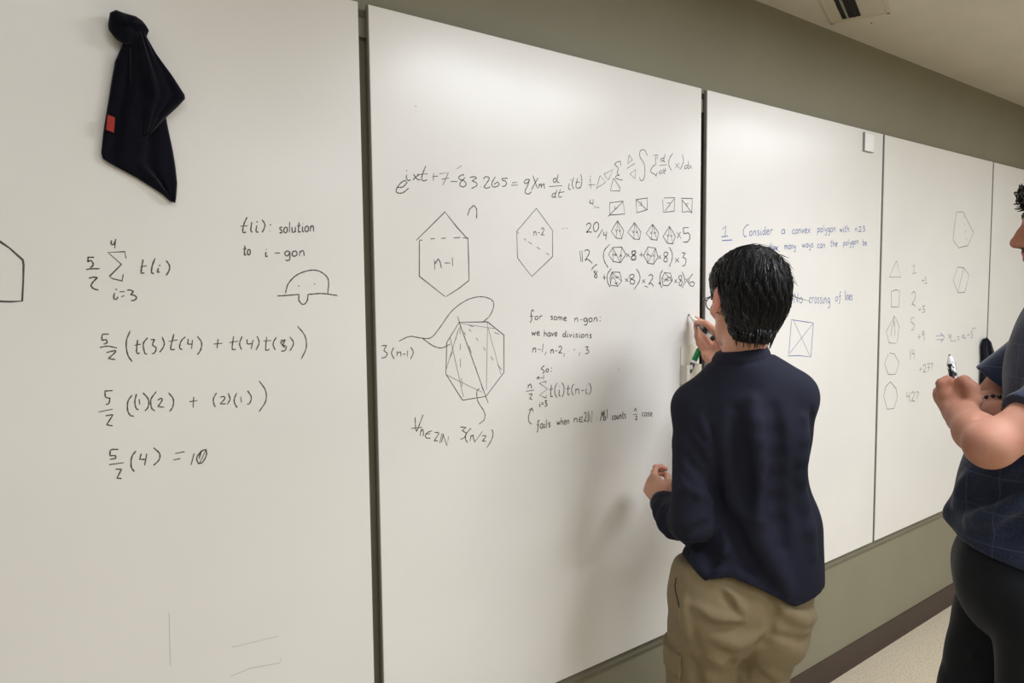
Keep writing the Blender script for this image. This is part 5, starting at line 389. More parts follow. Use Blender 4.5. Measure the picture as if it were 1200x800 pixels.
'13 21164 19138 189 134 -32 -333;13 21121 18873 359 48;13 21156 18748 571 43;10 22694 19354 -25 -1 -25 1 -24 0 -26 -4 -28 -11 -32 -18 -35 -26 -36 -29 -32 -31 -24 -29 -18 -30 -12 -31 -7 -31 -3 -31 2 -29 9 -28 15 -27 18 -26 20 -26 17 -26 26 7 25 7 25 7 25 7 26 7;10 22813 19145 -14 -11 -16 -11 -15 -11 -13 -11 -9 -14 -5 -16 -1 -18 2 -19 4 -18 6 -13 9 -10 12 -8 15 -6 15 -2 14 0 16 5 16 9 17 11 14 13 9 14 4 17 1 20 -3 20 -5 19 -7 15 -10 9 -12 5 -15 4 -15 3 -14 4;10 22980 19159 -8 -169;10 22970 19081 16 18 15 17 16 17 16 17 16 18 12 -5 12 -2 11 -3 11 -7 9 -13 6 -20 4 -26 3 -30 3 -31 3 -29;10 23342 19174 -15 2 -16 4 -16 3 -15 1 -12 -1 -13 -5 -12 -8 -11 -10 -6 -10 1 -11 12 -11 21 -12 24 -12 22 -13 14 -12 4 -12 -1 -13 -5 -13 -8 -11 -10 -8 -13 -4 -16 -1 -19 0 -20 1 -18 0;10 23434 19187 -2 -27 -2 -30 -2 -28 0 -25 1 -20 3 -12 5 -7 6 -3 6 -2 5 -5 7 6 7 5 6 6 7 5 6 6;10 23436 19274 17 -17;10 23703 19179 -17 5 -18 6 -17 6 -17 3 -16 -2 -16 -8 -17 -13 -16 -15 -13 -17 -8 -15 -2 -16 2 -17 6 -17 8 -15 9 -11 12 -7 16 -4 16 -1 17 2 15 7 13 12 11 18 11 20 11 22 11 20;10 23715 19360 -3 -46 -3 -48 -2 -47 -2 -43 -1 -34 0 -26 1 -18 2 -14 3 -10 4 -9 5 -7 7 -3 8 -1 7 -1 7 -1;10 23805 19144 30 5 31 4 31 5 26 5 18 7 8 10 1 11 -4 12 -7 11 -8 9 -10 6 -14 6 -15 3 -15 1 -15 -3 -14 -9 -15 -13 -14 -15 -12 -17 -6 -17 -2 -18 2 -20 6 -20 8 -17 9 -13 12 -9 15 -4 17 -2 17 0 16 2 14 4 14 7 13 9 13 9 13 8;10 24046 19248 0 -172;10 24044 19169 10 16 10 17 10 16 11 14 13 11 15 7 17 4 17 2 19 1 17 2;10 24969 19281 -21 3 -21 4 -20 3 -21 1 -20 -4 -22 -9 -23 -14 -22 -16 -19 -17 -14 -15 -7 -14 -3 -14 1 -14 5 -13 6 -11 11 -8 14 -8 17 -6 18 -4 17 0 19 2 20 5 19 7 19 10 14 14 10 18 7 23 5 26 5 26 6 25;10 24969 19281 0 -24 -1 -26 0 -25 1 -22 3 -17 5 -11 7 -6 8 -3 9 -2 8 -4;10 25622 19292 -12 5 -12 5 -12 6 -12 5 -12 5 -15 -13 -17 -13 -17 -13 -13 -14 -9 -14 -5 -15 0 -17 3 -16 5 -15 7 -13 10 -9 13 -7 14 -6 16 -3 14 -1 13 3 13 5 13 7 13 8 13 7;10 25754 19332 -14 -11 -15 -10 -15 -11 -13 -12 -8 -13 -4 -16 -1 -19 2 -19 4 -18 6 -14 9 -9 12 -6 14 -4 15 -3 13 -4 16 9 16 9 16 9 13 11 9 13 4 17 0 20 -3 21 -5 19 -7 15 -10 9 -12 6 -14 4 -14 3 -14 4;10 25915 19344 -6 -171;10 25906 19266 15 17 16 17 15 18 15 17 16 17 11 -4 11 -3 12 -3 10 -7 8 -13 6 -21 5 -27 3 -30 3 -31 4 -30;10 26138 19351 12 -30 13 -30 12 -31 12 -30 12 -30 17 32 16 32 17 33 17 32 16 33;10 26357 19292 28 5 30 4 29 4 25 5 17 7 8 9 1 12 -4 12 -7 11 -8 9 -10 5 -12 3 -15 2 -15 1 -13 3 -13 -14 -15 -14 -13 -13 -11 -14 -7 -15 -1 -18 2 -20 6 -20 7 -18 10 -14 11 -8 15 -5 16 -2 16 0 15 2 13 4 13 6 13 9 12 9 13 8;10 26569 19392 161 -162;10 26724 19403 -157 -184;10 27277 19442 -12 -287;10 27271 19397 15 10 14 11 15 10 15 11 14 10 14 -8 16 -7 14 -8 12 -10 7 -12 1 -16 -4 -21 -6 -22 -10 -19 -12 -14 -16 -8 -20 -3 -22 0 -22 0 -22 -1;10 27549 19458 -14 -10 -14 -11 -15 -10 -12 -11 -8 -13 -4 -16 -1 -19 2 -19 4 -17 6 -14 9 -9 12 -6 14 -4 14 -3 13 -5 15 9 16 9 15 9 13 10 8 13 4 16 0 20 -3 21 -5 19 -7 14 -9 10 -12 6 -14 3 -14 4 -13 4;10 27708 19604 4 -304;10 27809 19464 6 -21 5 -22 5 -21 6 -19 9 -13 11 -6 14 -2 15 2 15 3 15 1;10 27952 19472 -3 -46 -3 -50 -3 -48 -3 -43 -7 -34 -8 -24 -11 -15 -12 -11 -12 -9 -12 -12 -11 4 -12 4 -12 3 -12 4 -11 4;10 28166 19463 -16 5 -15 6 -16 5 -16 5 -16 5 -14 -13 -16 -12 -15 -13 -12 -13 -6 -14 -1 -15 4 -18 8 -16 9 -15 10 -11 10 -6 13 -4 14 -1 13 2 12 6 11 12 11 16 10 20 9 20 11 18;10 28170 19479 3 -46 5 -47 4 -47 2 -41 -2 -34 -6 -24 -10 -15 -12 -10 -12 -10 -12 -12 -15 4 -16 3 -16 4 -16 3 -15 4;10 28314 19502 -14 -10 -16 -11 -14 -10 -13 -12 -8 -13 -4 -16 -1 -19 2 -19 4 -18 7 -14 9 -9 12 -6 14 -4 15 -3 14 -5 15 9 16 9 16 9 13 10 9 13 3 17 0 20 -3 21 -5 19 -7 15 -10 10 -12 6 -14 4 -15 3 -13 4;10 28475 19512 -5 -171;10 28466 19434 16 17 15 17 15 17 15 17 15 17 11 -5 12 -2 11 -4 11 -7 8 -13 7 -21 4 -27 4 -30 3 -31 4 -30;10 28959 19500 8 -29 9 -28 9 -28 8 -28 9 -28 11 22 11 23 11 22 11 23 11 22 10 -21 9 -22 10 -21 10 -21 10 -21 12 31 12 31 13 31 12 32 12 31;10 29250 19517 -1 -26 -2 -27 -1 -26 0 -24 1 -18 3 -12 5 -6 5 -3 6 -3 5 -4 6 5 6 5 6 5 5 5 6 5;10 29250 19598 16 -16;10 29410 19651 -3 -53 -4 -56 -4 -55 -2 -47 1 -36 4 -19 7 -7 8 0 8 1 8 -1 10 4 10 4 9 4 10 4 10 4;10 29331 19539 151 21;10 29545 19674 6 -290;10 29547 19471 14 15 13 16 14 15 14 15 14 16 12 -4 13 -1 13 -3 11 -6 9 -12 6 -19 3 -25 1 -29 2 -29 2 -28;10 30216 19562 -5 -148;10 30207 19494 15 15 15 15 15 15 15 15 15 15 11 -4 12 -2 11 -3 10 -6 9 -11 6 -18 5 -23 3 -26 3 -27 4 -25;10 30480 19595 19 13 19 14 19 13 19 10 19 6 23 1 25 -2 24 -5 20 -8 13 -9 6 -13 2 -14 -4 -17 -10 -19 -16 -20 -25 -22 -34 -24 -39 -25 -39 -25 -38 -25 26 4 25 5 26 5 26 3 25 3 26 0 26 -1 26 -1 26 -2 26 -2;10 30824 19665 33 5 33 5 33 5 33 5 34 4 -20 -20 -20 -21 -20 -20 -20 -21 -20 -20 30 -5 33 -4 31 -4 27 -6 17 -9 7 -13 1 -16 -6 -18 -12 -16 -18 -14 -27 -9 -35 -7 -40 -5 -41 -5 -39 -6;11 24027 18758 2 -266;11 24156 18764 -6 -268;11 24025 18625 135 19;11 24268 18648 -10 -9 -11 -9 -11 -8 -8 -10 -6 -11 -3 -14 -1 -17 1 -16 3 -16 5 -12 6 -8 9 -6 10 -4 10 -3 10 -4 10 8 12 7 11 7 9 9 7 11 2 14 0 18 -2 18 -3 17 -5 13 -7 9 -9 5 -10 4 -10 3 -9 4;11 24371 18644 6 -26 6 -27 7 -27 6 -26 6 -27 9 21 8 21 8 20 9 21 8 21 7 -20 8 -20 7 -21 7 -20 8 -20 9 29 9 29 9 29 10 29 9 29;10 24973 18697 2 -149;10 24972 18643 9 11 8 11 9 12 9 11 9 12 8 -4 9 -2 8 -3 7 -6 6 -11 4 -18 2 -24 1 -27 1 -27 2 -26;10 25061 18647 10 12 9 11 10 11 9 12 10 11 8 -3 8 -2 8 -3 8 -6 6 -11 4 -19 4 -23 2 -27 3 -28 3 -26;10 25358 18703 -13 4 -12 5 -13 4 -13 2 -12 -2 -13 -7 -14 -12 -14 -13 -12 -15 -8 -13 -4 -13 -1 -14 0 -13 3 -13 4 -10 7 -9 9 -6 11 -5 11 -5 10 -6 12 5 12 3 12 4 11 7 8 11 6 17 4 22 3 24 3 24 3 24;10 25358 18703 0 -23 0 -25 1 -24 0 -21 2 -17 4 -11 4 -6 5 -3 5 -2 5 -4;10 25429 18720 -4 -152;10 25422 18651 12 15 12 15 12 15 13 15 12 15 8 -5 10 -2 9 -4 8 -6 7 -12 4 -18 4 -24 3 -27 2 -28 3 -26;10 25609 18721 5 -19 4 -20 4 -20 5 -16 7 -12 9 -6 12 -2 12 2 12 2 12 1;10 25726 18727 -2 -43 -3 -44 -2 -43 -3 -39 -5 -32 -8 -21 -9 -14 -9 -9 -11 -8 -9 -11 -10 4 -9 3 -10 4 -10 3 -9 4;10 26194 18782 8 -26 8 -26 8 -26 7 -26 8 -26 11 20 10 21 11 20 10 21 11 21 9 -20 9 -20 9 -19 9 -20 9 -20 11 29 12 29 12 28 11 29 12 28;10 26589 18796 -14 4 -14 5 -14 4 -15 2 -14 -2 -15 -8 -15 -11 -16 -13 -13 -14 -9 -13 -5 -13 -2 -13 1 -13 3 -12 5 -10 8 -9 10 -8 11 -6 13 -5 12 -1 13 1 13 2 14 6 12 8 10 12 7 17 5 20 3 24 3 24 3 22;10 26589 18796 1 -22 0 -24 0 -23 1 -21 2 -16 4 -10 5 -6 5 -3 6 -2 6 -4;10 26660 18805 5 -18 4 -19 5 -19 6 -16 8 -11 10 -6 13 -1 13 1 14 3 14 0;10 26791 18812 -3 -41 -3 -42 -2 -42 -4 -38 -6 -30 -8 -21 -10 -13 -11 -9 -11 -8 -11 -10 -11 3 -11 4 -10 3 -11 3 -11 3;10 26966 18816 -13 2 -14 4 -14 3 -13 2 -11 -1 -10 -4 -11 -7 -9 -8 -5 -9 1 -9 10 -10 18 -11 22 -11 19 -12 12 -11 3 -11 0 -11 -4 -11 -7 -9 -9 -7 -11 -3 -14 0 -17 1 -17 1 -16 1;10 27409 18793 -11 5 -11 6 -11 5 -11 5 -11 6 -15 -12 -16 -11 -15 -11 -13 -11 -9 -12 -3 -14 -1 -15 3 -15 5 -14 6 -12 9 -9 13 -7 14 -5 14 -4 13 -1 13 1 12 4 12 6 12 7 13 5;10 27618 18811 -15 5 -15 5 -14 5 -15 2 -15 -2 -16 -7 -16 -11 -16 -14 -14 -14 -9 -14 -5 -13 -2 -13 1 -14 3 -13 5 -11 8 -9 10 -9 13 -7 13 -5 13 -2 13 0 14 3 14 5 13 9 11 12 7 17 5 22 3 24 3 26 3 23;10 27618 18811 1 -23 0 -25 0 -25 1 -22 3 -16 4 -11 5 -7 6 -3 6 -3 6 -4;10 27703 18827 -5 -154;10 27695 18757 14 15 14 15 14 15 15 14 14 15 10 -4 11 -3 11 -4 9 -6 8 -13 6 -19 5 -24 3 -28 3 -28 3 -27;10 28318 19014 -2 -51 -4 -55 -3 -54 -2 -46 0 -35 4 -19 6 -7 8 -1 8 2 7 -2 9 3 9 4 9 4 9 3 9 4;10 28246 18907 139 16;10 28444 19033 5 -284;10 28445 18834 13 14 13 15 12 15 13 14 13 15 11 -4 13 -2 11 -3 11 -6 8 -12 5 -19 3 -25 2 -28 1 -29 1 -27;10 28657 18834 25 3 26 3 26 3 21 4 15 5 7 8 1 11 -4 11 -6 10 -7 9 -9 5 -11 3 -12 2 -13 2 -13 3 -11 -12 -12 -12 -12 -12 -10 -12 -5 -14 -1 -16 2 -18 5 -19 7 -16 8 -13 10 -8 13 -5 14 -3 14 0 13 1 12 3 11 6 11 7 11 7 11 7;10 29281 18945 -9 -251;10 29276 18905 14 10 13 10 13 9 13 10 13 10 13 -7 14 -6 13 -6 10 -8 6 -10 1 -14 -3 -19 -5 -19 -9 -17 -11 -13 -14 -7 -18 -3 -19 -1 -21 -1 -19 -2;10 29526 18970 -13 -10 -13 -9 -12 -10 -11 -10 -7 -12 -4 -14 0 -16 1 -17 4 -15 5 -11 8 -8 11 -5 12 -3 13 -2 12 -4 13 9 14 8 14 8 11 10 8 11 3 15 0 17 -3 18 -5 16 -6 13 -8 8 -11 4 -12 3 -13 2 -11 4;10 29667 19103 5 -265;10 29759 18985 5 -18 4 -19 5 -18 6 -16 8 -11 10 -6 12 0 13 2 14 3 13 1;10 29886 18998 -2 -41 -2 -43 -3 -42 -3 -38 -5 -30 -8 -21 -9 -14 -11 -9 -11 -9 -10 -10 -11 2 -10 3 -11 3 -10 3 -11 2;10 30078 18998 -14 4 -14 4 -15 4 -14 4 -14 4 -12 -12 -14 -12 -14 -11 -10 -12 -6 -12 -1 -14 4 -15 7 -14 8 -13 9 -8 10 -6 11 -3 12 0 12 3 11 6 10 10 9 15 9 17 8 18 9 17;10 30081 19012 3 -39 5 -42 3 -40 2 -36 -1 -30 -5 -20 -9 -14 -11 -10 -11 -8 -10 -11 -14 2 -14 3 -14 2 -14 3 -14 2;10 30209 19038 -12 -10 -14 -9 -13 -10 -11 -10 -7 -12 -3 -14 -1 -17 2 -17 3 -15 6 -12 8 -7 11 -5 13 -3 13 -3 12 -3 14 9 14 8 14 8 12 10 8 11 3 15 0 18 -3 18 -5 16 -6 13 -9 8 -11 5 -12 3 -13 2 -13 3;10 30353 19053 -3 -149;10 30346 18984 13 16 14 15 13 16 14 15 13 15 10 -3 10 -2 11 -3 9 -6 7 -11 6 -18 4 -23 4 -26 3 -27 3 -25;10 30878 19129 6 -258;10 30879 18961 13 11 12 11 12 10 13 11 12 11 15 -7 17 -6 15 -6 14 -8 9 -10 4 -14 2 -16 -2 -18 -4 -17 -7 -13 -9 -9 -13 -8 -15 -5 -16 -4 -13 -1 -12 0 -11 4 -11 5 -10 5 -11 5;10 31084 18949 23 3 26 3 24 2 21 4 14 5 7 7 0 10 -3 10 -6 9 -7 7 -8 5 -11 3 -12 2 -12 2 -12 2 -11 -11 -12 -10 -11 -11 -9 -11 -6 -13 -1 -14 3 -17 5 -17 6 -15 8 -11 10 -7 12 -5 14 -2 14 -1 12 1 12 3 10 5 11 7 10 7 11 6;10 25692 16503 2 79 2 78 1 78 2 78 2 78 45 -76 46 -77 46 -77 45 -77 46 -77 4 77 4 77 4 77 4 77 4 77;10 26162 16718 -20 -13 -21 -12 -21 -12 -17 -14 -12 -16 -6 -21 -1 -23 2 -25 6 -23 8 -18 13 -15 17 -11 19 -9 21 -5 19 0 21 4 23 9 22 13 18 15 13 17 5 22 0 25 -3 27 -8 25 -9 20 -13 13 -18 9 -19 6 -20 5 -19 7;10 26902 16668 -12 8 -12 9 -11 9 -12 9 -12 9 -15 -17 -17 -15 -16 -16 -13 -17 -9 -18 -4 -20 0 -23 3 -23 5 -22 7 -17 10 -13 13 -9 15 -8 15 -7 14 -7 13 6 13 6 13 7 13 6 13 6;10 26978 16708 5 -233;10 26978 16602 9 20 8 21 9 20 10 18 11 13 14 7 15 3 16 0 16 -1 16 1;10 27227 16701 -14 -14 -15 -12 -14 -13 -12 -14 -9 -18 -3 -21 -1 -26 2 -27 4 -25 7 -20 9 -13 12 -10 15 -7 14 -6 14 -8 15 11 16 10 16 11 13 13 8 16 4 23 -1 28 -3 29 -5 27 -8 21 -9 15 -13 9 -14 7 -14 6 -14 8;10 27500 16672 -15 4 -14 5 -15 5 -14 4 -14 5 -10 -10 -11 -10 -11 -10 -6 -11 0 -13 12 -17 20 -20 24 -21 21 -20 14 -19 3 -16 -2 -16 -6 -15 -7 -14 -5 -15 -17 1 -16 2 -17 1 -17 1 -16 2;10 27690 16666 -14 5 -15 5 -14 4 -15 5 -14 5 -10 -11 -11 -9 -11 -10 -6 -11 0 -14 12 -17 21 -19 23 -21 22 -21 13 -19 4 -16 -3 -16 -6 -15 -6 -14 -6 -15 -16 1 -17 1 -17 2 -17 1 -16 2;10 27778 16672 -1 -38 -1 -40 -1 -40 0 -35 2 -27 3 -18 5 -9 6 -6 6 -4 6 -7 6 7 6 6 6 7 6 7 6 7;10 27777 16793 17 -27;10 27898 16682 -3 -237;10 27890 16574 15 22 16 22 15 22 15 22 15 22 12 -7 11 -5 12 -7 11 -11 9 -19 6 -29 5 -38 4 -43 4 -43 5 -42;10 28281 16628 -17 9 -16 9 -17 9 -17 9 -16 9 -15 -16 -16 -16 -16 -17 -12 -17 -7 -18 0 -22 4 -25 9 -25 9 -22 11 -15 11 -9 13 -3 13 0 15 1 13 0 11 23 10 23 11 23 10 23 11 23;10 28284 16649 5 -64 5 -68 5 -66 3 -59 -1 -47 -7 -32 -10 -21 -12 -14 -13 -12 -12 -15 -16 7 -17 6 -17 7 -16 7 -17 6;10 28825 16706 -18 -13 -18 -13 -19 -13 -15 -13 -10 -15 -5 -18 -1 -20 2 -21 5 -18 8 -15 11 -10 15 -8 17 -5 18 -2 17 2 19 6 20 11 19 13 17 15 11 16 4 18 0 22 -3 22 -7 20 -8 16 -12 9 -15 5 -18 3 -17 2 -17 4;10 29186 16869 -12 8 -13 9 -12 8 -12 8 -12 9 -10 -12 -11 -10 -11 -12 -9 -15 -5 -24 -2 -34 3 -44 4 -47 3 -48 1 -42 -2 -39 -3 -39 -4 -36 -5 -31 -8 -24 -11 -15 -13 -6 -15 -1 -15 -1 -14 -2;10 28996 16711 176 29;10 29502 16955 12 -400;10 29597 16762 0 -36 0 -37 0 -37 0 -33 2 -25 3 -17 3 -9 5 -5 4 -4 4 -6 5 6 4 7 4 6 5 7 4 6;10 29595 16874 13 -24;10 29684 16773 1 -221;10 29680 16673 11 20 10 21 11 21 11 21 11 21 8 -7 8 -5 9 -6 8 -10 7 -17 5 -28 4 -35 3 -40 4 -40 4 -39;10 29859 16662 20 3 22 2 21 3 18 4 12 7 6 11 0 15 -4 16 -5 15 -6 12 -7 8 -9 5 -11 4 -11 3 -10 5 -9 -17 -10 -16 -10 -16 -7 -17 -4 -19 -1 -22 3 -27 4 -26 7 -24 7 -18 8 -11 11 -6 11 -2 12 -2 12 -4 9 8 9 8 9 8 9 8 9 8;10 30106 16748 -11 4 -11 4 -11 4 -11 4 -10 5 -7 -10 -9 -9 -8 -10 -4 -11 0 -13 9 -15 16 -19 18 -19 16 -19 11 -18 3 -15 -2 -15 -4 -14 -5 -14 -4 -14 -12 1 -13 1 -12 1 -13 1 -12 1;10 30415 16739 19 -9;10 30422 16594 18 -9'),
(3,'crossed_rectangle_in_blue','b',0.0036,
'10 25496 15871 1170 -136 429 -45 -131 -1358 -789 106 -833 40 47 142 145 1208;10 25643 15866 1265 -1509;10 27080 15678 -1653 -1123'),
(4,'polygon_count_column','h',0.004,
'10 33947 18254 478 -736 -1104 11 626 725;10 33539 16882 454 69 365 -52 -60 -731 -719 6 -19 684;10 33908 15774 496 -516 -164 -730;10 33908 15774 -738 -708 300 -507 668 -64;10 33838 15742 48 -464;10 33732 15284 -127 -431;10 33954 15519 61 -685;10 33888 15765 -156 -481;10 34950 18049 22 -9;10 34945 17794 21 -9;10 35531 17684 456 53;10 35511 18007 231 127 -49 -424;10 34808 16403 22 -10;10 34799 15342 22 -11;10 34813 15119 22 -11;10 35537 16739 42 25 42 24 42 25 43 24 42 25 42 -18 47 -16 45 -17 37 -21 22 -30 8 -40 -3 -49 -13 -53 -23 -55 -30 -53 -42 -53 -54 -54 -60 -55 -63 -55 -59 -54 24 4 23 6 23 5 27 2 33 -5 42 -12 49 -18 52 -22 54 -22 51 -21;10 35610 15613 -9 -36 -12 -38 -10 -37 -2 -34 11 -30 31 -24 46 -19 54 -17 52 -16 42 -17 34 -18 33 -15 26 -17 18 -20 5 -25 -11 -37 -26 -45 -34 -47 -36 -40 -34 -28 -32 -10 -33 2 -33 8 -34 11 -34 6;10 35588 15614 295 11;10 36682 17449 5 -154;10 36569 17361 248 17;10 36853 17514 134 41 -2 -306;10 36839 17229 307 19;10 36437 16083 5 -182;10 36306 15984 287 11;10 36714 16151 42 3 42 2 42 2 43 2 42 3 -30 -28 -34 -30 -32 -28 -22 -26 -5 -22 19 -16 39 -11 48 -9 43 -10 27 -14 10 -19 2 -24 -7 -25 -15 -22 -23 -17 -33 -9 -45 -5 -50 -2 -53 -1 -49 -3;10 36450 14824 12 -279;10 36314 14674 306 12;10 36989 14871 -26 16 -25 15 -25 16 -25 15 -25 16 -26 -21 -29 -20 -28 -20 -21 -20 -9 -21 5 -20 17 -21 23 -20 25 -21 21 -20 30 20 30 20 30 20 29 20 30 20 3 -81 3 -82 2 -82 3 -82 3 -82;10 35014 13882 25 -18;10 35593 14141 7 -490;10 35794 14134 -2 -45 -2 -44 -2 -44 -2 -44 -2 -44 44 -2 45 -1 44 -2 44 -2 45 -2;10 36010 14126 1 -493;10 36718 13218 8 -220;10 36590 13097 285 16;10 36984 13243 23 16 24 17 24 16 24 17 24 16 29 -10 33 -9 31 -10 26 -12 17 -17 8 -22 3 -27 -4 -29 -11 -31 -20 -33 -31 -34 -42 -36 -48 -38 -50 -38 -46 -38 32 4 33 4 32 4 33 2 33 0 33 -3 34 -6 33 -7 34 -7 34 -7;10 37402 13310 57 3 57 4 57 3 57 4 58 3 -30 -80 -29 -80 -29 -80 -29 -80 -29 -80;10 37447 13129 234 11;10 37806 13276 19 13 19 12 20 13 19 12 20 13 32 -10 36 -9 35 -10 25 -13 11 -17 -10 -24 -27 -30 -35 -32 -32 -31 -21 -28 -7 -23 0 -21 5 -19 6 -19 3 -20;10 37931 12943 14 -12;10 34858 11937 12 -14;10 34871 11724 12 -15;10 35365 12140 -4 -42 -3 -43 -4 -42 -3 -43 -4 -42 56 -4 56 -5 56 -4 56 -4 57 -4;10 35637 12120 -8 -476;10 35808 12012 29 17 29 17 29 17 28 17 29 18 36 -16 39 -14 37 -15 31 -17 21 -22 10 -28 3 -32 -5 -34 -13 -36 -24 -37 -38 -37 -51 -39 -58 -39 -60 -40 -57 -40 40 1 39 1 39 1 40 -1 39 -3 40 -8 41 -10 40 -13 41 -12 40 -12;10 36315 11999 23 13 23 12 24 13 23 13 23 13 38 -16 43 -14 41 -16 31 -17 13 -22 -12 -28 -33 -32 -41 -34 -39 -34 -25 -30 -9 -27 1 -24 5 -24 7 -23 4 -24;10 36462 11591 17 -16;10 33536 14098 454 -82 506 -429 -336 -519 -701 45 -361 518 329 431;10 33691 12766 565 -360 171 -371 -289 -545 -679 35 -368 640 176 412 424 189'),
(4,'recurrence_formula_in_blue','c',0.0038,
'10 38270 14644 794 -12;10 38319 14445 760 -4;10 38759 14779 112 -50 126 -52 120 -51 92 -51 41 -49 -22 -47 -73 -45 -101 -44 -108 -43 -93 -44;10 39982 14625 -46 -1 -45 -1 -46 -2 -45 -1 -45 -1 10 -26 9 -27 10 -26 9 -27 10 -26 37 11 37 11 37 12 37 11 37 11;10 40079 14653 -17 -51 -16 -54 -16 -52 -16 -47 -16 -37 -15 -23 -14 -14 -14 -8 -14 -7 -14 -9;10 40061 14327 -6 -81;10 40052 14291 16 7 18 8 16 8 17 6 14 4 14 0 12 -2 12 -4 10 -6 9 -8 6 -10 5 -13 4 -15 3 -15 4 -14;10 40386 14336 3 -81;10 40300 14297 188 -7;10 40585 14361 -5 -147;10 40787 14473 290 2;10 40813 14346 276 -7;10 41639 14533 -25 5 -25 6 -25 6 -24 3 -24 -1 -26 -7 -27 -11 -26 -13 -22 -14 -16 -13 -8 -13 -3 -14 2 -14 6 -13 9 -12 12 -10 18 -9 21 -8 21 -6 21 -2 22 0 24 2 23 5 22 8 17 12 11 17 7 22 5 25 4 25 6 24;10 41639 14533 1 -24 1 -26 1 -24 2 -23 4 -17 7 -11 9 -7 10 -4 10 -3 10 -4;10 41708 14375 -3 -73;10 41701 14342 13 6 12 7 12 6 13 7 12 6 9 -3 10 -2 9 -2 8 -4 8 -6 5 -9 4 -12 3 -14 2 -13 4 -13;10 42193 14612 9 -186;10 42061 14514 294 3;10 42476 14674 43 1 44 1 43 1 43 2 43 1 -29 -28 -35 -29 -32 -28 -22 -26 -6 -23 21 -16 40 -13 49 -10 45 -11 27 -15 11 -21 2 -24 -6 -25 -15 -22 -23 -17 -34 -8 -46 -4 -52 -1 -53 0 -51 -1;10 42668 14850 -5 -75;10 42660 14816 15 8 15 9 15 9 15 6 13 5 12 1 11 -1 11 -3 9 -5 8 -7 6 -9 4 -12 4 -13 3 -14 4 -13;10 42896 14824 124 7;10 43106 14923 -3 -138'),
(4,'hexagon_sketches','h',0.004,
'10 40212 20794 774 55 1407 -1000 -712 -703 -263 -7 -781 -123 -732 373 88 646 219 759;10 41121 20620 34 -70;10 41205 20297 37 -100;10 41350 19945 39 -118;10 41470 19561 39 -119;10 40573 18047 720 -22 722 -376 -471 -893 -823 -10 -658 646 510 655;10 41295 17995 -578 -1201'),
]

def ribbon(mb, P, w, y):
    n = len(P)
    if n < 2: return
    P = np.array(P, float); d = np.gradient(P, axis=0); ln = np.hypot(d[:, 0], d[:, 1])+1e-9
    nx, nz = -d[:, 1]/ln, d[:, 0]/ln
    vs = []; 
    for i in range(n):
        ww = w*0.5*(1+0.18*math.sin(i*1.7+P[i, 0]*90))
        if i in (0, n-1): ww *= 0.75
        for sg in (-1, 1): vs.append((P[i, 0]+sg*nx[i]*ww, y, P[i, 1]+sg*nz[i]*ww))
    mb.add(vs, [(2*i, 2*i+1, 2*i+3, 2*i+2) for i in range(n-1)])
for bi, nm, colr, w, data in WRITING:
    k = MB()
    for si, s in enumerate(data.split(';')):
        q = list(map(int, s.split())); wm = q[0]/10; x, z = q[1], q[2]; P = [(x/1e4, z/1e4)]
        if sum(map(abs, q[3:])) < 18: P.append((x/1e4+.003, z/1e4-.001)); q = q[:3]; wm *= 1.25
        for a, c in zip(q[3::2], q[4::2]): x += a; z += c; P.append((x/1e4, z/1e4))
        ribbon(k, P, w*wm, FY-0.0003-0.000004*(si % 30))
    o = build_at(k, nm, INK[colr], board_obj[bi-1], fixn=False)
    o['kind'] = 'stuff'
    if colr in 'bc': o['label'] = 'handwriting in blue marker'

# marker holders on the boards
def marker(name, label, tip, axis, L=0.128, r=0.0088, cap=None, capped=False, group=None, cone=1.0):
    """dry-erase marker; tip = writing end (or capped end), axis points from tip to the other end"""
    t = thing(name, label, 'marker', tip, group)
    q = Vector((0, 0, 1)).rotation_difference(Vector(axis).normalized())
    t.rotation_mode = 'QUATERNION'; t.rotation_quaternion = q
    k = MB()
    if capped:
        k.lathe([(r*0.7, 0), (r*1.02, 0.003), (r*1.08, 0.042), (r*0.98, 0.044)], 20); k.build('cap', cap, t, True)
        k = MB(); k.lathe([(r, 0.042), (r, L-0.012), (r*0.9, L-0.011)], 20); k.build('barrel', M_marker, t, True)
        k = MB(); k.lathe([(r*1.015, 0.052), (r*1.015, L-0.03)], 20); k.build('printed_band', M_print, t, True)
        k = MB(); k.lathe([(r*0.92, L-0.012), (r*0.9, L-0.001), (r*0.7, L)], 20); k.build('end_plug', cap, t, True)
    else:
        k = MB(); k.lathe([(0.0010, 0), (0.0024, 0.002), (0.0026, 0.008)], 14); k.build('nib', M_nib, t, True)
        k = MB(); k.lathe([(0.0034, 0.007*cone), (0.0045, 0.016*cone), (0.0062, 0.020*cone), (r*0.86, 0.036*cone), (r, 0.039*cone), (r, L-0.010), (r*0.95, L-0.009)], 20); k.build('barrel', M_marker, t, True)
        k = MB(); k.lathe([(r*1.015, 0.046*cone), (r*1.015, L-0.028)], 20); k.build('printed_band', M_print, t, True)
        k = MB(); k.lathe([(r*0.95, L-0.010), (r*0.93, L-0.001), (r*0.75, L)], 20); k.build('end_plug', M_black, t, True)
    return t
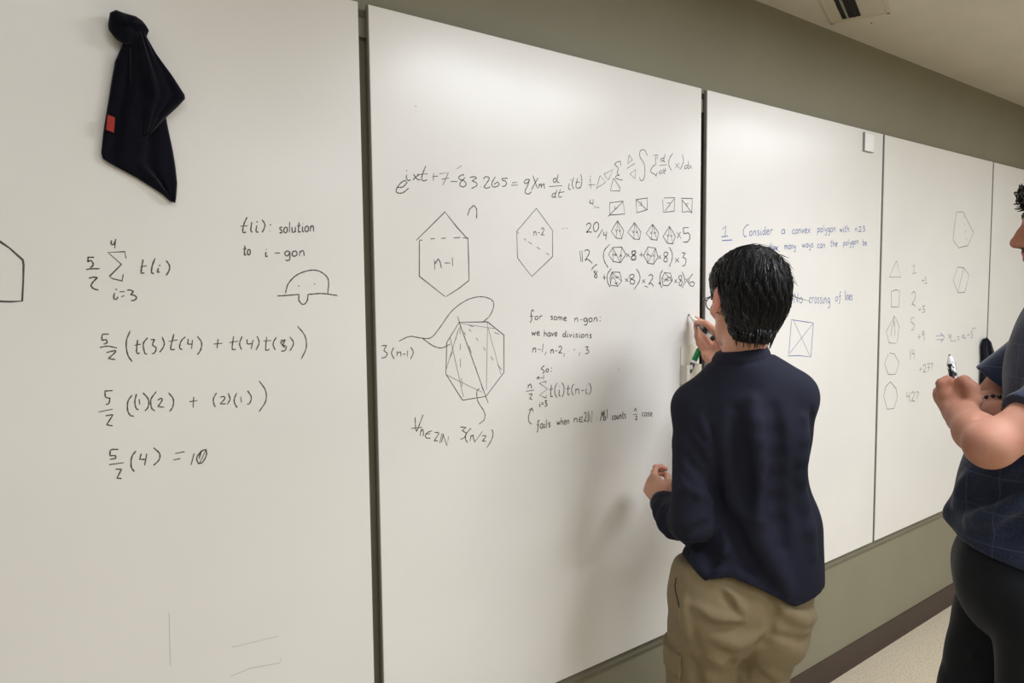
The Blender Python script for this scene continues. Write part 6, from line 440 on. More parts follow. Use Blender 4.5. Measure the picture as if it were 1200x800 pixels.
def holder(xa, xb, z0, zc, z1, dep, label):
    t = thing('marker_holder', label, 'holder', ((xa+xb)/2, FY, z0), 'marker holders')
    k = MB()  # back plate with rounded top
    pts = [(xa, z0), (xb, z0), (xb, z1-0.012)] + [(xb-0.012*(1-math.cos(a)), z1-0.012+0.012*math.sin(a)) for a in (0.5, 1.0, 1.57)] + \
          [(xa+0.012*(1-math.cos(a)), z1-0.012+0.012*math.sin(a)) for a in (1.57, 1.0, 0.5)] + [(xa, z1-0.012)]
    n = len(pts); vs = [(x, FY-0.0045, z) for x, z in pts] + [(x, FY, z) for x, z in pts]
    k.add(vs, [tuple(range(n)), tuple(range(n, 2*n))] + [(i, (i+1) % n, n+(i+1) % n, n+i) for i in range(n)])
    build_at(k, 'back_plate', M_plastic, t)
    k = MB(); th = 0.0025
    k.box((xa, FY-dep, z0), (xb, FY-dep+th, zc), 0.0008); k.box((xa, FY-dep+th, z0), (xa+th, FY-0.004, zc)); k.box((xb-th, FY-dep+th, z0), (xb, FY-0.004, zc))
    k.box((xa+th, FY-dep+th, z0), (xb-th, FY-0.004, z0+th))
    build_at(k, 'cup', M_plastic, t)
    return t
holder(1.897, 1.972, 1.394, 1.458, 1.524, 0.030, 'white plastic marker holder on the edge of the equation-covered whiteboard')
holder(2.045, 2.120, 1.394, 1.458, 1.524, 0.030, 'white plastic marker holder behind the writer, on the next whiteboard')
a = Vector((1.9370, 1.5145, 1.5140)); b_ = Vector((1.908, 1.551, 1.404))
marker('marker', 'green-capped marker standing in the holder beside the writer\'s hand', a, b_-a, L=(b_-a).length, cap=M_green, capped=True)
a = Vector((2.0069, 1.5391, 1.5115)); b_ = Vector((2.07, 1.551, 1.402))
marker('marker', 'green-capped marker half hidden behind the writer\'s neck', a, b_-a, L=(b_-a).length, cap=M_green, capped=True)

# small glossy tab at the top of the third board
t = thing('plastic_tab', 'small glossy white plastic tab stuck near the top of a whiteboard', 'tab', (3.108, FY, 2.282))
k = MB(); k.box((3.068, FY-0.006, 2.282), (3.150, FY, 2.357), 0.0012); build_at(k, 'plate', M_gloss, t)
k = MB(); k.box((3.066, FY-0.0085, 2.280), (3.070, FY, 2.358)); k.box((3.070, FY-0.0085, 2.280), (3.146, FY-0.0055, 2.283)); build_at(k, 'rim', M_edge, t)

# ------------------------------------------------------------------ hanging cloths
def cloth(name, label, rows, flap, tagq, knob, hook):
    """rows: list of (left (x,z), right (x,z), bulge) from top to bottom, on the board; folds run down the cloth"""
    t = thing(name, label, 'cloth', (hook[0], FY, hook[1]), 'black wiping cloths')
    def sheet(rows, off, ph):
        k = MB(); R = []; nv = 26; nu = 34
        rows = np.array([[*a, *b, c] for a, b, c in rows], float)
        tt = np.linspace(0, len(rows)-1, nv)
        for v, q in enumerate(tt):
            i = min(int(q), len(rows)-2); f = q-i; r = rows[i]*(1-f)+rows[i+1]*f
            for u in range(nu):
                s = u/(nu-1)
                x = r[0]*(1-s)+r[2]*s; z = r[1]*(1-s)+r[3]*s
                e = math.sin(math.pi*s)**0.6
                d = 0.004 + off + r[4]*(0.35+0.65*e) + 0.005*math.sin(s*11+ph+q*0.5)*min(1, q*0.6)*e + 0.003*math.sin(s*23+q*1.3+ph)*e
                R.append((x, FY-max(0.002, d), z))
        k.add(R, [(v*nu+u, v*nu+u+1, (v+1)*nu+u+1, (v+1)*nu+u) for v in range(nv-1) for u in range(nu-1)])
        return k
    k = sheet(rows, 0.0, 0.3)
    if flap: q = sheet(flap, 0.012, 2.0); k.add(q.v, q.f)
    kx, kz, kr = knob
    # bunched knot over the hook
    n = 18; m_ = 12; vs = []; fs = []
    for i in range(m_):
        th = math.pi*(i+0.5)/m_
        for j in range(n):
            ph = 2*math.pi*j/n; rr = kr*(1+0.10*math.sin(3*ph+1)+0.06*math.sin(5*ph+2*th))
            vs.append((kx+rr*math.sin(th)*math.cos(ph)*1.15, FY-0.004-0.75*rr*(1+math.cos(th)), kz+rr*math.sin(th)*math.sin(ph)*0.95))
    for i in range(m_-1):
        for j in range(n): fs.append((i*n+j, i*n+(j+1) % n, (i+1)*n+(j+1) % n, (i+1)*n+j))
    fs.append(tuple(range(n))); fs.append(tuple((m_-1)*n+j for j in range(n)))
    k.add(vs, fs)
    o = build_at(k, 'fabric', M_microf, t, True)
    md = o.modifiers.new('thick', 'SOLIDIFY'); md.thickness = 0.0022; md.offset = 0
    (x0, z0), (x1, z1), d = tagq
    k = MB(); k.add([(x0, FY-d-.003, z0), (x1, FY-d-0.004, z0-0.004), (x1-0.003, FY-d-0.004, z1), (x0-0.004, FY-d-.003, z1+0.004),
                     (x0, FY-d-.001, z0), (x1, FY-d-0.002, z0-0.004), (x1-0.003, FY-d-0.002, z1), (x0-0.004, FY-d-.001, z1+0.004)],
                    [(0, 1, 2, 3), (4, 5, 6, 7), (0, 1, 5, 4), (1, 2, 6, 5), (2, 3, 7, 6), (3, 0, 4, 7)])
    o = build_at(k, 'fabric_tag', M_red, t); o['label'] = 'red sewn fabric tag'
    return t
rowsA = [((0.2794, 2.1959), (0.3061, 2.2044), .026), ((0.2727, 2.1758), (0.3144, 2.1900), .024), ((0.2599, 2.1452), (0.3313, 2.1643), .022), ((0.2527, 2.1094), (0.3422, 2.1305), .020),
         ((0.2452, 2.0675), (0.3402, 2.0812), .018), ((0.2360, 2.0192), (0.3447, 2.0425), .016), ((0.2298, 1.9744), (0.3535, 1.9906), .014), ((0.2321, 1.9620), (0.3571, 1.9610), .012),
         ((0.2887, 1.9336), (0.3589, 1.9295), .010), ((0.3330, 1.9058), (0.3562, 1.9008), .007), ((0.3465, 1.8934), (0.3542, 1.8906), .005)]
flapA = [((0.2852, 2.1971), (0.3089, 2.2017), .024), ((0.2834, 2.1557), (0.3284, 2.1670), .022), ((0.2817, 2.1157), (0.3546, 2.1325), .020), ((0.2863, 2.0846), (0.3790, 2.0951), .016),
         ((0.2912, 2.0613), (0.3600, 2.0725), .014), ((0.2976, 2.0380), (0.3421, 2.0536), .012), ((0.3023, 2.0079), (0.3101, 2.0153), .008)]
cloth('hanging_cloth', 'black microfibre cloth with a red tag hung at the top left of the left whiteboard', rowsA, flapA, ((0.2413, 2.0434), (0.2527, 2.0117), .020), ((0.2798, 2.2070)[0], (0.2798, 2.2070)[1], .028), (0.2798, 2.2070))
k = MB(); hx, hz = (0.2704, 2.1895)
k.tube([(hx, FY, hz+.006), (hx, FY-.02, hz+.006), (hx-.002, FY-.028, hz), (hx-.003, FY-.024, hz-.010)], .0016, 6)
tag(k.build('wire_hook', M_metal, None, True), 'small metal hook holding the black cloth on the left whiteboard', 'hook')
rowsB = [((4.3801, 1.4226), (4.4139, 1.4302), .02), ((4.3600, 1.3913), (4.4866, 1.4032), .022), ((4.3724, 1.3167), (4.5539, 1.3238), .025), ((4.3692, 1.2242), (4.5999, 1.2249), .025),
         ((4.3681, 1.1080), (4.6496, 1.0949), .02), ((4.3823, 1.0130), (4.6719, 0.9950), .012), ((4.4951, 0.9286), (4.6553, 0.9088), .006)]
cloth('hanging_cloth', 'black microfibre cloth hung between the far whiteboards behind the crossed arms', rowsB, None, ((4.3820, 1.2092), (4.4199, 1.1733), .024), ((4.4034, 1.4191)[0], (4.4034, 1.4191)[1]-.005, .012), (4.4032, 1.4214))


# ------------------------------------------------------------------ implicit surfaces for bodies and clothes
class SDF:
    def __init__(s, lo, hi, h):
        s.lo = np.array(lo, float); s.h = h
        s.n = np.ceil((np.array(hi)-s.lo)/h).astype(int)+1
        s.f = np.full(tuple(s.n), 1.0, np.float32)
        s.ax = [(s.lo[i]+np.arange(s.n[i])*h).astype(np.float32) for i in range(3)]
    def _reg(s, lo, hi):
        a = np.clip(np.floor((np.array(lo)-s.lo)/s.h).astype(int), 0, s.n); b = np.clip(np.ceil((np.array(hi)-s.lo)/s.h).astype(int)+1, 0, s.n)
        if np.any(b <= a): return None
        sl = tuple(slice(i, j) for i, j in zip(a, b))
        X = s.ax[0][sl[0]][:, None, None]; Y = s.ax[1][sl[1]][None, :, None]; Z = s.ax[2][sl[2]][None, None, :]
        return sl, X, Y, Z
    def _mix(s, sl, d, k, op):
        f = s.f[sl]
        if op == 'sub':
            d = -d
            if k > 0:
                h = np.maximum(k-np.abs(f-d), 0)/k; s.f[sl] = np.maximum(f, d)+h*h*k*0.25
            else: s.f[sl] = np.maximum(f, d)
        else:
            if k > 0:
                h = np.maximum(k-np.abs(f-d), 0)/k; s.f[sl] = np.minimum(f, d)-h*h*k*0.25
            else: s.f[sl] = np.minimum(f, d)
    def cap(s, a, b, ra, rb=None, k=0.02, op='add'):
        rb = ra if rb is None else rb
        a = np.array(a, float); b = np.array(b, float); mr = max(ra, rb)+k+0.03
        g = s._reg(np.minimum(a, b)-mr, np.maximum(a, b)+mr)
        if g is None: return
        sl, X, Y, Z = g; ba = b-a; L = ba@ba+1e-12
        px, py, pz = X-a[0], Y-a[1], Z-a[2]
        t = np.clip((px*ba[0]+py*ba[1]+pz*ba[2])/L, 0, 1)
        d = np.sqrt((px-t*ba[0])**2+(py-t*ba[1])**2+(pz-t*ba[2])**2)-(ra+(rb-ra)*t)
        s._mix(sl, d, k, op)
    def chain(s, pts, rs, k=0.02, op='add'):
        for i in range(len(pts)-1): s.cap(pts[i], pts[i+1], rs[i], rs[i+1], k, op)
    def ell(s, c, r, F=None, k=0.02, op='add'):
        c = np.array(c, float); r = np.array(r, float)
        F = np.eye(3) if F is None else np.array(F, float)   # rows = axes
        mr = np.sqrt(((F*r[:, None])**2).sum(0))+k+0.03
        g = s._reg(c-mr, c+mr)
        if g is None: return
        sl, X, Y, Z = g; px, py, pz = X-c[0], Y-c[1], Z-c[2]
        q = [(px*F[i][0]+py*F[i][1]+pz*F[i][2]) for i in range(3)]
        k0 = np.sqrt(sum((q[i]/r[i])**2 for i in range(3)))+1e-9
        k1 = np.sqrt(sum((q[i]/r[i]**2)**2 for i in range(3)))+1e-9
        s._mix(sl, k0*(k0-1)/k1, k, op)
    def apply(s, fn):
        X = s.ax[0][:, None, None]; Y = s.ax[1][None, :, None]; Z = s.ax[2][None, None, :]
        s.f = fn(s.f, X, Y, Z).astype(np.float32)
    def mesh(s, smooth=1):
        f = s.f; ins = f < 0
        c = [ins[i:ins.shape[0]-1+i, j:ins.shape[1]-1+j, k:ins.shape[2]-1+k] for i in (0, 1) for j in (0, 1) for k in (0, 1)]
        sm = sum(x.astype(np.int8) for x in c); act = (sm > 0) & (sm < 8)
        I = np.argwhere(act); idx = np.full(act.shape, -1, np.int32); idx[act] = np.arange(len(I))
        acc = np.zeros((len(I), 3)); cnt = np.zeros(len(I))
        cor = [np.array((i, j, k)) for i in (0, 1) for j in (0, 1) for k in (0, 1)]
        val = [f[I[:, 0]+o[0], I[:, 1]+o[1], I[:, 2]+o[2]] for o in cor]
        for p in range(8):
            for q in range(p+1, 8):
                if np.abs(cor[p]-cor[q]).sum() != 1: continue
                mk = (val[p] < 0) != (val[q] < 0)
                t = val[p][mk]/(val[p][mk]-val[q][mk])
                acc[mk] += cor[p][None]+(cor[q]-cor[p])[None]*t[:, None]; cnt[mk] += 1
        V = (I+acc/cnt[:, None])*s.h+s.lo
        Q = []
        for ax in range(3):
            o1, o2 = [a for a in range(3) if a != ax]
            A = np.moveaxis(ins, ax, 0); ch = A[:-1] != A[1:]
            ch = np.moveaxis(ch, 0, ax)
            E = np.argwhere(ch)
            E = E[(E[:, o1] > 0) & (E[:, o2] > 0) & (E[:, o1] < act.shape[o1]) & (E[:, o2] < act.shape[o2])]
            quad = []
            for d1, d2 in ((1, 1), (0, 1), (0, 0), (1, 0)):
                e = E.copy(); e[:, o1] -= d1; e[:, o2] -= d2; quad.append(idx[e[:, 0], e[:, 1], e[:, 2]])
            quad = np.stack(quad, 1)
            st = ins[E[:, 0], E[:, 1], E[:, 2]]
            flip = st if ax != 1 else ~st
            quad[~flip] = quad[~flip][:, ::-1]
            Q.append(quad)
        Q = np.concatenate(Q); Q = Q[(Q >= 0).all(1)]
        for it in range(smooth):
            e = np.concatenate([Q[:, [0, 1]], Q[:, [1, 2]], Q[:, [2, 3]], Q[:, [3, 0]]])
            sv = np.zeros_like(V); n = np.zeros(len(V))
            for a, b in ((0, 1), (1, 0)):
                np.add.at(sv, e[:, a], V[e[:, b]]); np.add.at(n, e[:, a], 1)
            V = V*0.5+0.5*sv/np.maximum(n, 1)[:, None]
        return V, Q
def snap(s, p, out=0.0):
    """nearest point of the zero surface of grid s, pushed outwards by out"""
    p = np.array(p, float)
    def val(q):
        u = (q-s.lo)/s.h; i = np.clip(np.floor(u).astype(int), 0, s.n-2); w = u-i; r = 0
        for a in (0, 1):
            for b in (0, 1):
                for c in (0, 1): r += float(s.f[i[0]+a, i[1]+b, i[2]+c])*(w[0] if a else 1-w[0])*(w[1] if b else 1-w[1])*(w[2] if c else 1-w[2])
        return r
    for it in range(8):
        e = s.h; v = val(p); gr = np.array([val(p+d)-val(p-d) for d in np.eye(3)*e])/(2*e)
        gr = gr/(np.linalg.norm(gr)+1e-6); p = p-gr*np.clip(v, -.03, .03)
    return p+gr*out
def snap_many(s, P, out):
    P = np.array(P, float); hi = s.n-2
    def val(q):
        u = (q-s.lo)/s.h; i = np.clip(np.floor(u).astype(int), 0, hi); w = u-i; r = 0
        for a in (0, 1):
            for b in (0, 1):
                for c in (0, 1): r = r+s.f[i[:, 0]+a, i[:, 1]+b, i[:, 2]+c]*(w[:, 0] if a else 1-w[:, 0])*(w[:, 1] if b else 1-w[:, 1])*(w[:, 2] if c else 1-w[:, 2])
        return r
    for it in range(6):
        e = s.h*1.5; v = val(P); gr = np.stack([val(P+d)-val(P-d) for d in np.eye(3)*e], 1)
        gr /= np.linalg.norm(gr, axis=1)[:, None]+1e-6; P = P-gr*np.clip(v, -.015, .015)[:, None]
    return P+gr*np.array(out)[:, None]
def sfold(s, pts, r, k=.02, op='add'):
    """a soft ridge (add) or crease (sub) lying on the surface through pts"""
    P = [np.array(q, float) for q in pts]; Q = []
    for a, b in zip(P, P[1:]):
        for t in (0, 1/3, 2/3): Q.append(a*(1-t)+b*t)
    Q.append(P[-1]); n = len(Q)
    rs = [max(.0015, r*math.sin(math.pi*(i+.35)/(n-.3))) for i in range(n)]
    Q = [snap(s, q, -rr*.45 if op == 'add' else rr*.55) for q, rr in zip(Q, rs)]
    s.chain(Q, rs, k, op)
def sdf_obj(s, name, m, parent, smooth=1, paint=None):
    V, Q = s.mesh(smooth)
    l = parent.location; V = V-np.array([l.x, l.y, l.z])
    me = bpy.data.meshes.new(name)
    me.vertices.add(len(V)); me.vertices.foreach_set('co', V.astype(np.float32).ravel())
    me.loops.add(Q.size); me.loops.foreach_set('vertex_index', Q.astype(np.int32).ravel())
    me.polygons.add(len(Q)); me.polygons.foreach_set('loop_start', np.arange(0, Q.size, 4, dtype=np.int32))
    me.polygons.foreach_set('loop_total', np.full(len(Q), 4, np.int32))
    me.polygons.foreach_set('use_smooth', np.ones(len(Q), bool))
    me.materials.append(m)
    if paint:
        for mm in paint[0]: me.materials.append(mm)
        cen = V[Q].mean(1)+np.array([l.x, l.y, l.z]); me.polygons.foreach_set('material_index', paint[1](cen).astype(np.int32))
    me.update(calc_edges=True); me.validate()
    o = bpy.data.objects.new(name, me); COL.objects.link(o); o.parent = parent
    return o
def nv(v): v = np.array(v, float); return v/np.linalg.norm(v)
def frame(fwd, up):
    f = nv(fwd); r = nv(np.cross(f, up)); u = np.cross(r, f); return np.array([r, f, u])   # rows: right, forward, up
class Head:
    def __init__(s, c, fwd, up, sc=1.0): s.c = np.array(c, float); s.F = frame(fwd, up); s.s = sc
    def p(s, x, y, z): return s.c+s.s*(np.array([x, y, z]) @ s.F)
    def sdf(s, g, nose=0.0):
        K = s.s; p = s.p; F = s.F
        e = lambda c, r, k=0.02, op='add': g.ell(p(*c), np.array(r)*K, F, k, op)
        e((0, -.014, .030), (.074, .094, .084)); e((0, .030, -.020), (.060, .060, .080), .03)
        e((0, .040, -.078), (.042, .042, .034), .03); e((0, .084, -.101), (.018, .014, .015), .02)
        for sg in (-1, 1):
            g.cap(p(.056*sg, .0, -.052), p(.022*sg, .070, -.098), .017*K, .014*K, .025)
            e((.043*sg, .062, -.026), (.022, .020, .018), .02)
            e((.031*sg, .099, -.004), (.017, .013, .012), .012, 'sub')
            e((.031*sg, .084, .0045), (.017, .010, .004), .006); e((.031*sg, .085, -.0145), (.016, .008, .004), .006)
            e((.011*sg, .097+nose*.5, -.043), (.008, .010, .007), .008)
            e((.084*sg, -.016, -.010), (.008, .022, .034), .006); e((.092*sg, -.010, -.004), (.006, .012, .018), .005, 'sub')
            e((.079*sg, -.004, -.034), (.006, .010, .010), .006)
        g.cap(p(-.034, .085, .014), p(.034, .085, .014), .010*K, .010*K, .02)
        g.chain([p(0, .088, .008), p(0, .100+nose*.6, -.018), p(0, .113+nose, -.038)], [.0075*K, .0090*K, .0125*K], .014)
        g.cap(p(0, .104+nose, -.043), p(0, .092, -.050), .006*K, .007*K, .008)
        g.cap(p(-.006*2, .089, -.052), p(.012, .089, -.052), .009*K, .009*K, .012)
        g.chain([p(-.023, .085, -.066), p(-.006, .1005, -.0625), p(.006, .1005, -.0625), p(.023, .085, -.066)], [.004*K, .0060*K, .0060*K, .004*K], .005)
        g.chain([p(-.020, .083, -.072), p(0, .0985, -.0765), p(.020, .083, -.072)], [.0045*K, .0070*K, .0045*K], .005)
    def ears(s): pass
def finger(g, base, d, up, lens, curls, r):
    """one finger: starts at base heading d, bends towards -up by the curl angles"""
    d = nv(d); pts = [np.array(base, float)]; ax = nv(np.cross(d, up))
    for L, c in zip(lens, curls):
        c = math.radians(c)
        d = d*math.cos(c)+np.cross(ax, d)*math.sin(c)*-1+ax*(ax@d)*(1-math.cos(c)); d = nv(d)
        pts.append(pts[-1]+d*L)
    rs = [r, r*0.95, r*0.88, r*0.74]
    g.chain(pts, rs[:len(pts)], 0.004)
    for q in pts[1:-1]: g.ell(q, (r*1.02,)*3, None, 0.004)
    return pts
def hand(g, wrist, d, back, thumb_side, curls, thumb, sc=1.0, spread=6):
    """wrist point, d = wrist->knuckles, back = out of the back of the hand, thumb_side = towards the thumb"""
    d = nv(d); back = nv(np.array(back)-d*(np.array(back)@d)); side = np.cross(d, back)
    if side@np.array(thumb_side) < 0: side = -side
    w = np.array(wrist, float); tips = []
    offs = [.027, .009, -.009, -.026]; pl = [.083, .086, .081, .074]
    lens = [(.042, .025, .020), (.046, .029, .021), (.042, .027, .020), (.033, .020, .018)]
    rr = [.0090, .0093, .0088, .0078]
    for i in range(4):
        kn = w+d*pl[i]*sc+side*offs[i]*sc
        g.cap(w+d*.010*sc+side*offs[i]*.6*sc-back*.002, kn-back*.001, .0135*sc, .0108*sc, .016)
        g.cap(w+d*.02*sc+side*offs[i]*.75*sc-back*.011*sc, kn-d*.012*sc-back*.009*sc, .011*sc, .009*sc, .012)
        dd = nv(d+side*offs[i]/.027*math.tan(math.radians(spread)))
        tips.append(finger(g, kn, dd, back, [x*sc for x in lens[i]], curls[i], rr[i]*sc))
    tb = w+d*.022*sc+side*.024*sc-back*.008*sc
    t1 = tb+(d*thumb[0][0]+side*thumb[0][1]-back*thumb[0][2])*.042*sc
    t2 = t1+(d*thumb[1][0]+side*thumb[1][1]-back*thumb[1][2])*.034*sc
    t3 = t2+(d*thumb[2][0]+side*thumb[2][1]-back*thumb[2][2])*.026*sc
    g.chain([w+d*.008*sc+side*.012*sc-back*.006*sc, tb], [.013*sc, .0145*sc], .014)
    g.chain([tb, t1, t2, t3], [.0145*sc, .0115*sc, .0105*sc, .0085*sc], .006)
    return tips, (tb, t1, t2, t3)

def hair_strands(hd, name, m, parent, n, whorl, R, c0, hairline, L=(.05, .09), lift=(.004, .014), curl=0.0, rad=.0011, swirl=0.5, keep=None, seg=9, jitter=.35, surf=None, zcut=-.09, zs=1.0):
    """strands laid over an ellipsoid scalp, flowing away from the whorl"""
    R = np.array(R); c0 = np.array(c0); W = nv(whorl); mb_v = []; mb_f = []; cnt = 0; tries = 0; base = 0; ALL = []
    while cnt < n and tries < n*12:
        tries += 1
        u = nv(RNG.normal(size=3))
        if not hairline(u): continue
        p = u.copy(); lf = RNG.uniform(*lift); ln = RNG.uniform(*L); st = ln/seg; pts = []
        ph = RNG.uniform(0, 6.28); cr = RNG.uniform(.6, 1.4)*curl; jd = RNG.normal(size=3)*jitter
        pos = p*R
        for k in range(seg+1):
            t = k/seg
            nrm = nv(p/R)
            away = p-W*(p@W); away = nv(away+1e-6)
            tw = np.cross(W, away)*swirl*max(0.0, 1-(1-p@W)*1.2)
            d = away+tw+jd*0.6
            d += np.array([0, 0, -0.9])*min(1.0, max(0, 0.5-p[2])*1.2)
            d -= nrm*(d@nrm); d = nv(d)
            pts.append(c0+p*R+nrm*(lf*math.sin(min(1, t*1.6+.15)*1.57))+(np.cross(nrm, d)*math.sin(ph+t*9)+nrm*math.cos(ph+t*9))*cr)
            q = p*R+d*st; p = nv(q/R)
        if keep is not None and not keep(pts): continue
        pts = [np.array([q[0], q[1], c0[2]+(q[2]-c0[2])*zs]) if q[2] < c0[2] else q for q in pts]
        ALL.append(([hd.c+hd.s*(q @ hd.F) for q in pts], lf)); cnt += 1
    if surf is not None:
        A = np.array([a for a, _ in ALL]); nS, nP = A.shape[:2]
        tt = np.linspace(0, 1, nP); off = np.concatenate([l_*np.sin(np.minimum(1, tt*1.6+.15)*1.57) for _, l_ in ALL])
        low = ((A-hd.c) @ hd.F.T/hd.s)[:, :, 2] < zcut
        B = snap_many(surf, A.reshape(-1, 3), off).reshape(A.shape)
        for i in range(nS):
            dl_ = np.zeros(3); ok = False
            for j in range(nP):
                if not low[i, j]: dl_ = B[i, j]-A[i, j]; ok = True
                elif ok: B[i, j] = A[i, j]+dl_
                else: B[i, j] = A[i, j]
        ALL = [(list(B[i]), 0) for i in range(nS)]
    for W3, _ in ALL:
        r = rad*RNG.uniform(.7, 1.5)
        for i, q in enumerate(W3):
            dd = nv(W3[min(i+1, seg)]-W3[max(i-1, 0)]); a = np.cross(dd, [0.3, 0.2, 1.0]); a = nv(a); b = np.cross(dd, a)
            rr = r*(1-0.85*(i/seg)**2.5)
            for j in range(3):
                an = j*2.094; mb_v.append(q+a*rr*math.cos(an)+b*rr*math.sin(an))
        for i in range(seg):
            for j in range(3): mb_f.append((base+i*3+j, base+i*3+(j+1) % 3, base+i*3+3+(j+1) % 3, base+i*3+3+j))
        base += 3*(seg+1)
    l = parent.location
    V = np.array(mb_v)-np.array([l.x, l.y, l.z])
    me = bpy.data.meshes.new(name); me.from_pydata(V.tolist(), [], mb_f); me.polygons.foreach_set('use_smooth', [True]*len(me.polygons))
    me.materials.append(m); o = bpy.data.objects.new(name, me); COL.objects.link(o); o.parent = parent
    return o
def shoe(g, ankle, fwd):
    f = nv(fwd); a = np.array(ankle, float); a[2] = 0; F = frame(f, (0, 0, 1))
    g.ell(a+f*.0+np.array([0, 0, .055]), (.045, .06, .05), F, .02); g.ell(a+f*.11+np.array([0, 0, .038]), (.048, .10, .036), F, .03)
    g.cap(a+np.array([0, 0, .08]), a+np.array([0, 0, .115]), .045, .046, .02)
    g.apply(lambda d, X, Y, Z: np.maximum(d, 0.016-Z))
def sole(parent, ankle, fwd, name='sole'):
    f = nv(fwd); r = np.cross(f, (0, 0, 1)); a = np.array(ankle, float); k = MB(); n = 28; pts = []
    for i in range(n):
        t = 2*math.pi*i/n; y = .075+.140*math.cos(t); x = (.049-.008*math.cos(t+.3)*0)*math.sin(t)*(1.0 if y > .06 else .88)
        pts.append(a[:2]+(f*y+r*x)[:2])
    vs = [(p[0], p[1], z) for z in (0.0, .026) for p in pts]
    k.add(vs, [tuple(range(n)), tuple(range(n, 2*n))]+[(i, (i+1) % n, n+(i+1) % n, n+i) for i in range(n)])
    return build_at(k, name, M_sole, parent)

def A3(*a): return np.array(a, float)
def ik(a, c, l1, l2, pole):
    a, c = np.array(a), np.array(c); d = c-a; L = np.linalg.norm(d); L2 = min(L, (l1+l2)*.999); u = d/L
    x = (l1*l1-l2*l2+L2*L2)/(2*L2); h = math.sqrt(max(l1*l1-x*x, 0)); p = np.array(pole, float); p = nv(p-u*(p@u))
    return a+u*x+p*h

# =============================== the writer, seen from behind
az = math.radians(40); F1 = A3(math.sin(az), math.cos(az), 0); R1 = A3(math.cos(az), -math.sin(az), 0); UP = A3(0, 0, 1)
BF1 = np.array([R1, F1, UP])
PV = A3(*(1.6656, 1.1596, 0.8452)); WST = A3(*(1.6685, 1.1512, 1.0573)); CH = A3(*(1.6584, 1.1424, 1.2950)); NB = A3(*(1.6511, 1.1536, 1.4966))
SL = A3(*(1.5684, 1.2387, 1.3895)); SR = A3(*(1.7510, 1.0642, 1.4235))
EL = A3(*(1.5156, 1.2023, 1.0972)); WL = A3(*(1.6113, 1.3868, 1.0844))
WR = A3(*(1.9476, 1.4277, 1.4524)); ER = ik(SR, WR, .285, .27, (.35, .0, -1))
HC1 = A3(*(1.6695, 1.1560, 1.6800))
h1 = Head(HC1, (math.sin(math.radians(28)), math.cos(math.radians(28)), -.12), (.09, -.05, 1), 1.06)
PR1 = thing('person', 'person in a navy long-sleeved mock-neck top and khaki cargo trousers, writing on the whiteboard', 'person', (float(PV[0]), float(PV[1]), 0))
hipL = A3(*(1.5960, 1.2195, 0.7784)); hipR = A3(*(1.7219, 1.1108, 0.7814))
kneeL = A3(hipL[0]+.02, hipL[1]+.03, .52); kneeR = A3(hipR[0]-.035, hipR[1]+.05, .52)
ankL = A3(kneeL[0]-.0, kneeL[1]-.02, .09); ankR = A3(kneeR[0]-.02, kneeR[1]-.0, .09)
footL = F1*.9+R1*-.25; footR = F1*.9+R1*.3
def legs_skin(g, hL, hR, kL, kR, aL, aR, fL, fR, pv, BF, s=1.0):
    g.ell(pv, (.155*s, .095*s, .13), BF, .03)
    for h_, k_, a_, f_ in ((hL, kL, aL, fL), (hR, kR, aR, fR)):
        g.chain([h_, k_], [.078*s, .052*s], .03); g.chain([k_, k_*.65+a_*.35-nv(f_)*.012, a_], [.05*s, .05*s, .036*s], .02)
        ff = nv(f_); b = a_.copy(); g.chain([b, A3(b[0], b[1], .04)+ff*.06, A3(b[0], b[1], .028)+ff*.16], [.036, .034, .022], .02)
# skin: one continuous body
g = SDF((1.25, .75, 0), (2.25, 1.66, 1.90), .0045)
h1.sdf(g)
g.chain([h1.p(0, -.030, -.05), NB+A3(0, 0, .02)], [.052, .056], .025)
g.ell(CH, (.135, .085, .19), BF1, .03); g.ell(WST, (.125, .085, .16), BF1, .03)
g.chain([SL, NB, SR], [.045, .045, .045], .03)
g.chain([SL, EL, WL], [.046, .038, .026], .02); g.chain([SR, ER, WR], [.046, .038, .026], .02)
legs_skin(g, hipL, hipR, kneeL, kneeR, ankL, ankR, footL, footR, PV, BF1)
# left hand: loosely closed in front of the body
dl = nv(A3(*(1.6256, 1.4424, 1.1234))-WL)
hand(g, WL, dl, -R1*.8+UP*.35-F1*.2, UP, [(35, 45, 30), (45, 50, 35), (50, 55, 35), (52, 55, 40)], [(.7, .3, .5), (.8, -.1, .5), (.75, -.35, .5)])
# right hand: pinching the marker
PT = A3(*(1.9378, 1.5618, 1.6254)); PE = A3(*(1.9199, 1.4311, 1.5362)); pd = nv(PE-PT)
dr = nv(A3(*(1.9451, 1.5073, 1.5449))-WR)
grip = PT+pd*.034
CFW = nv(A3(*(1.9508, 1.5261, 1.5919))-A3(*(1.7883, 1.3989, 1.6019))); backr = CFW
def reach(g, base, tgt, r, bend, n=(.42, .30, .28), rs=None):
    """finger from knuckle to a target, bowed outwards along bend"""
    b, t = np.array(base), np.array(tgt); d = t-b
    p1 = b+d*n[0]*.95+np.array(bend)*1.0; p2 = b+d*(n[0]+n[1])+np.array(bend)*.75
    g.chain([b, p1, p2, t], [r, r*.95, r*.9, r*.78], .005)
pal = lambda s_, t_: WR+dr*s_+np.array(side_r)*t_-0*UP
side_r = nv(np.cross(dr, nv(backr-dr*(backr@dr))))
if side_r@UP < 0: side_r = -side_r
bk = nv(backr-dr*(backr@dr))
kn = [WR+dr*.070+side_r*t for t in (.027, .010, -.008, -.024)]
for q, t in zip(kn, (.014, .006, -.004, -.013)):
    g.cap(WR+dr*.008+side_r*t, q, .015, .0115, .016)
    g.cap(WR+dr*.02+side_r*t-bk*.010, q-bk*.006, .011, .010, .012)
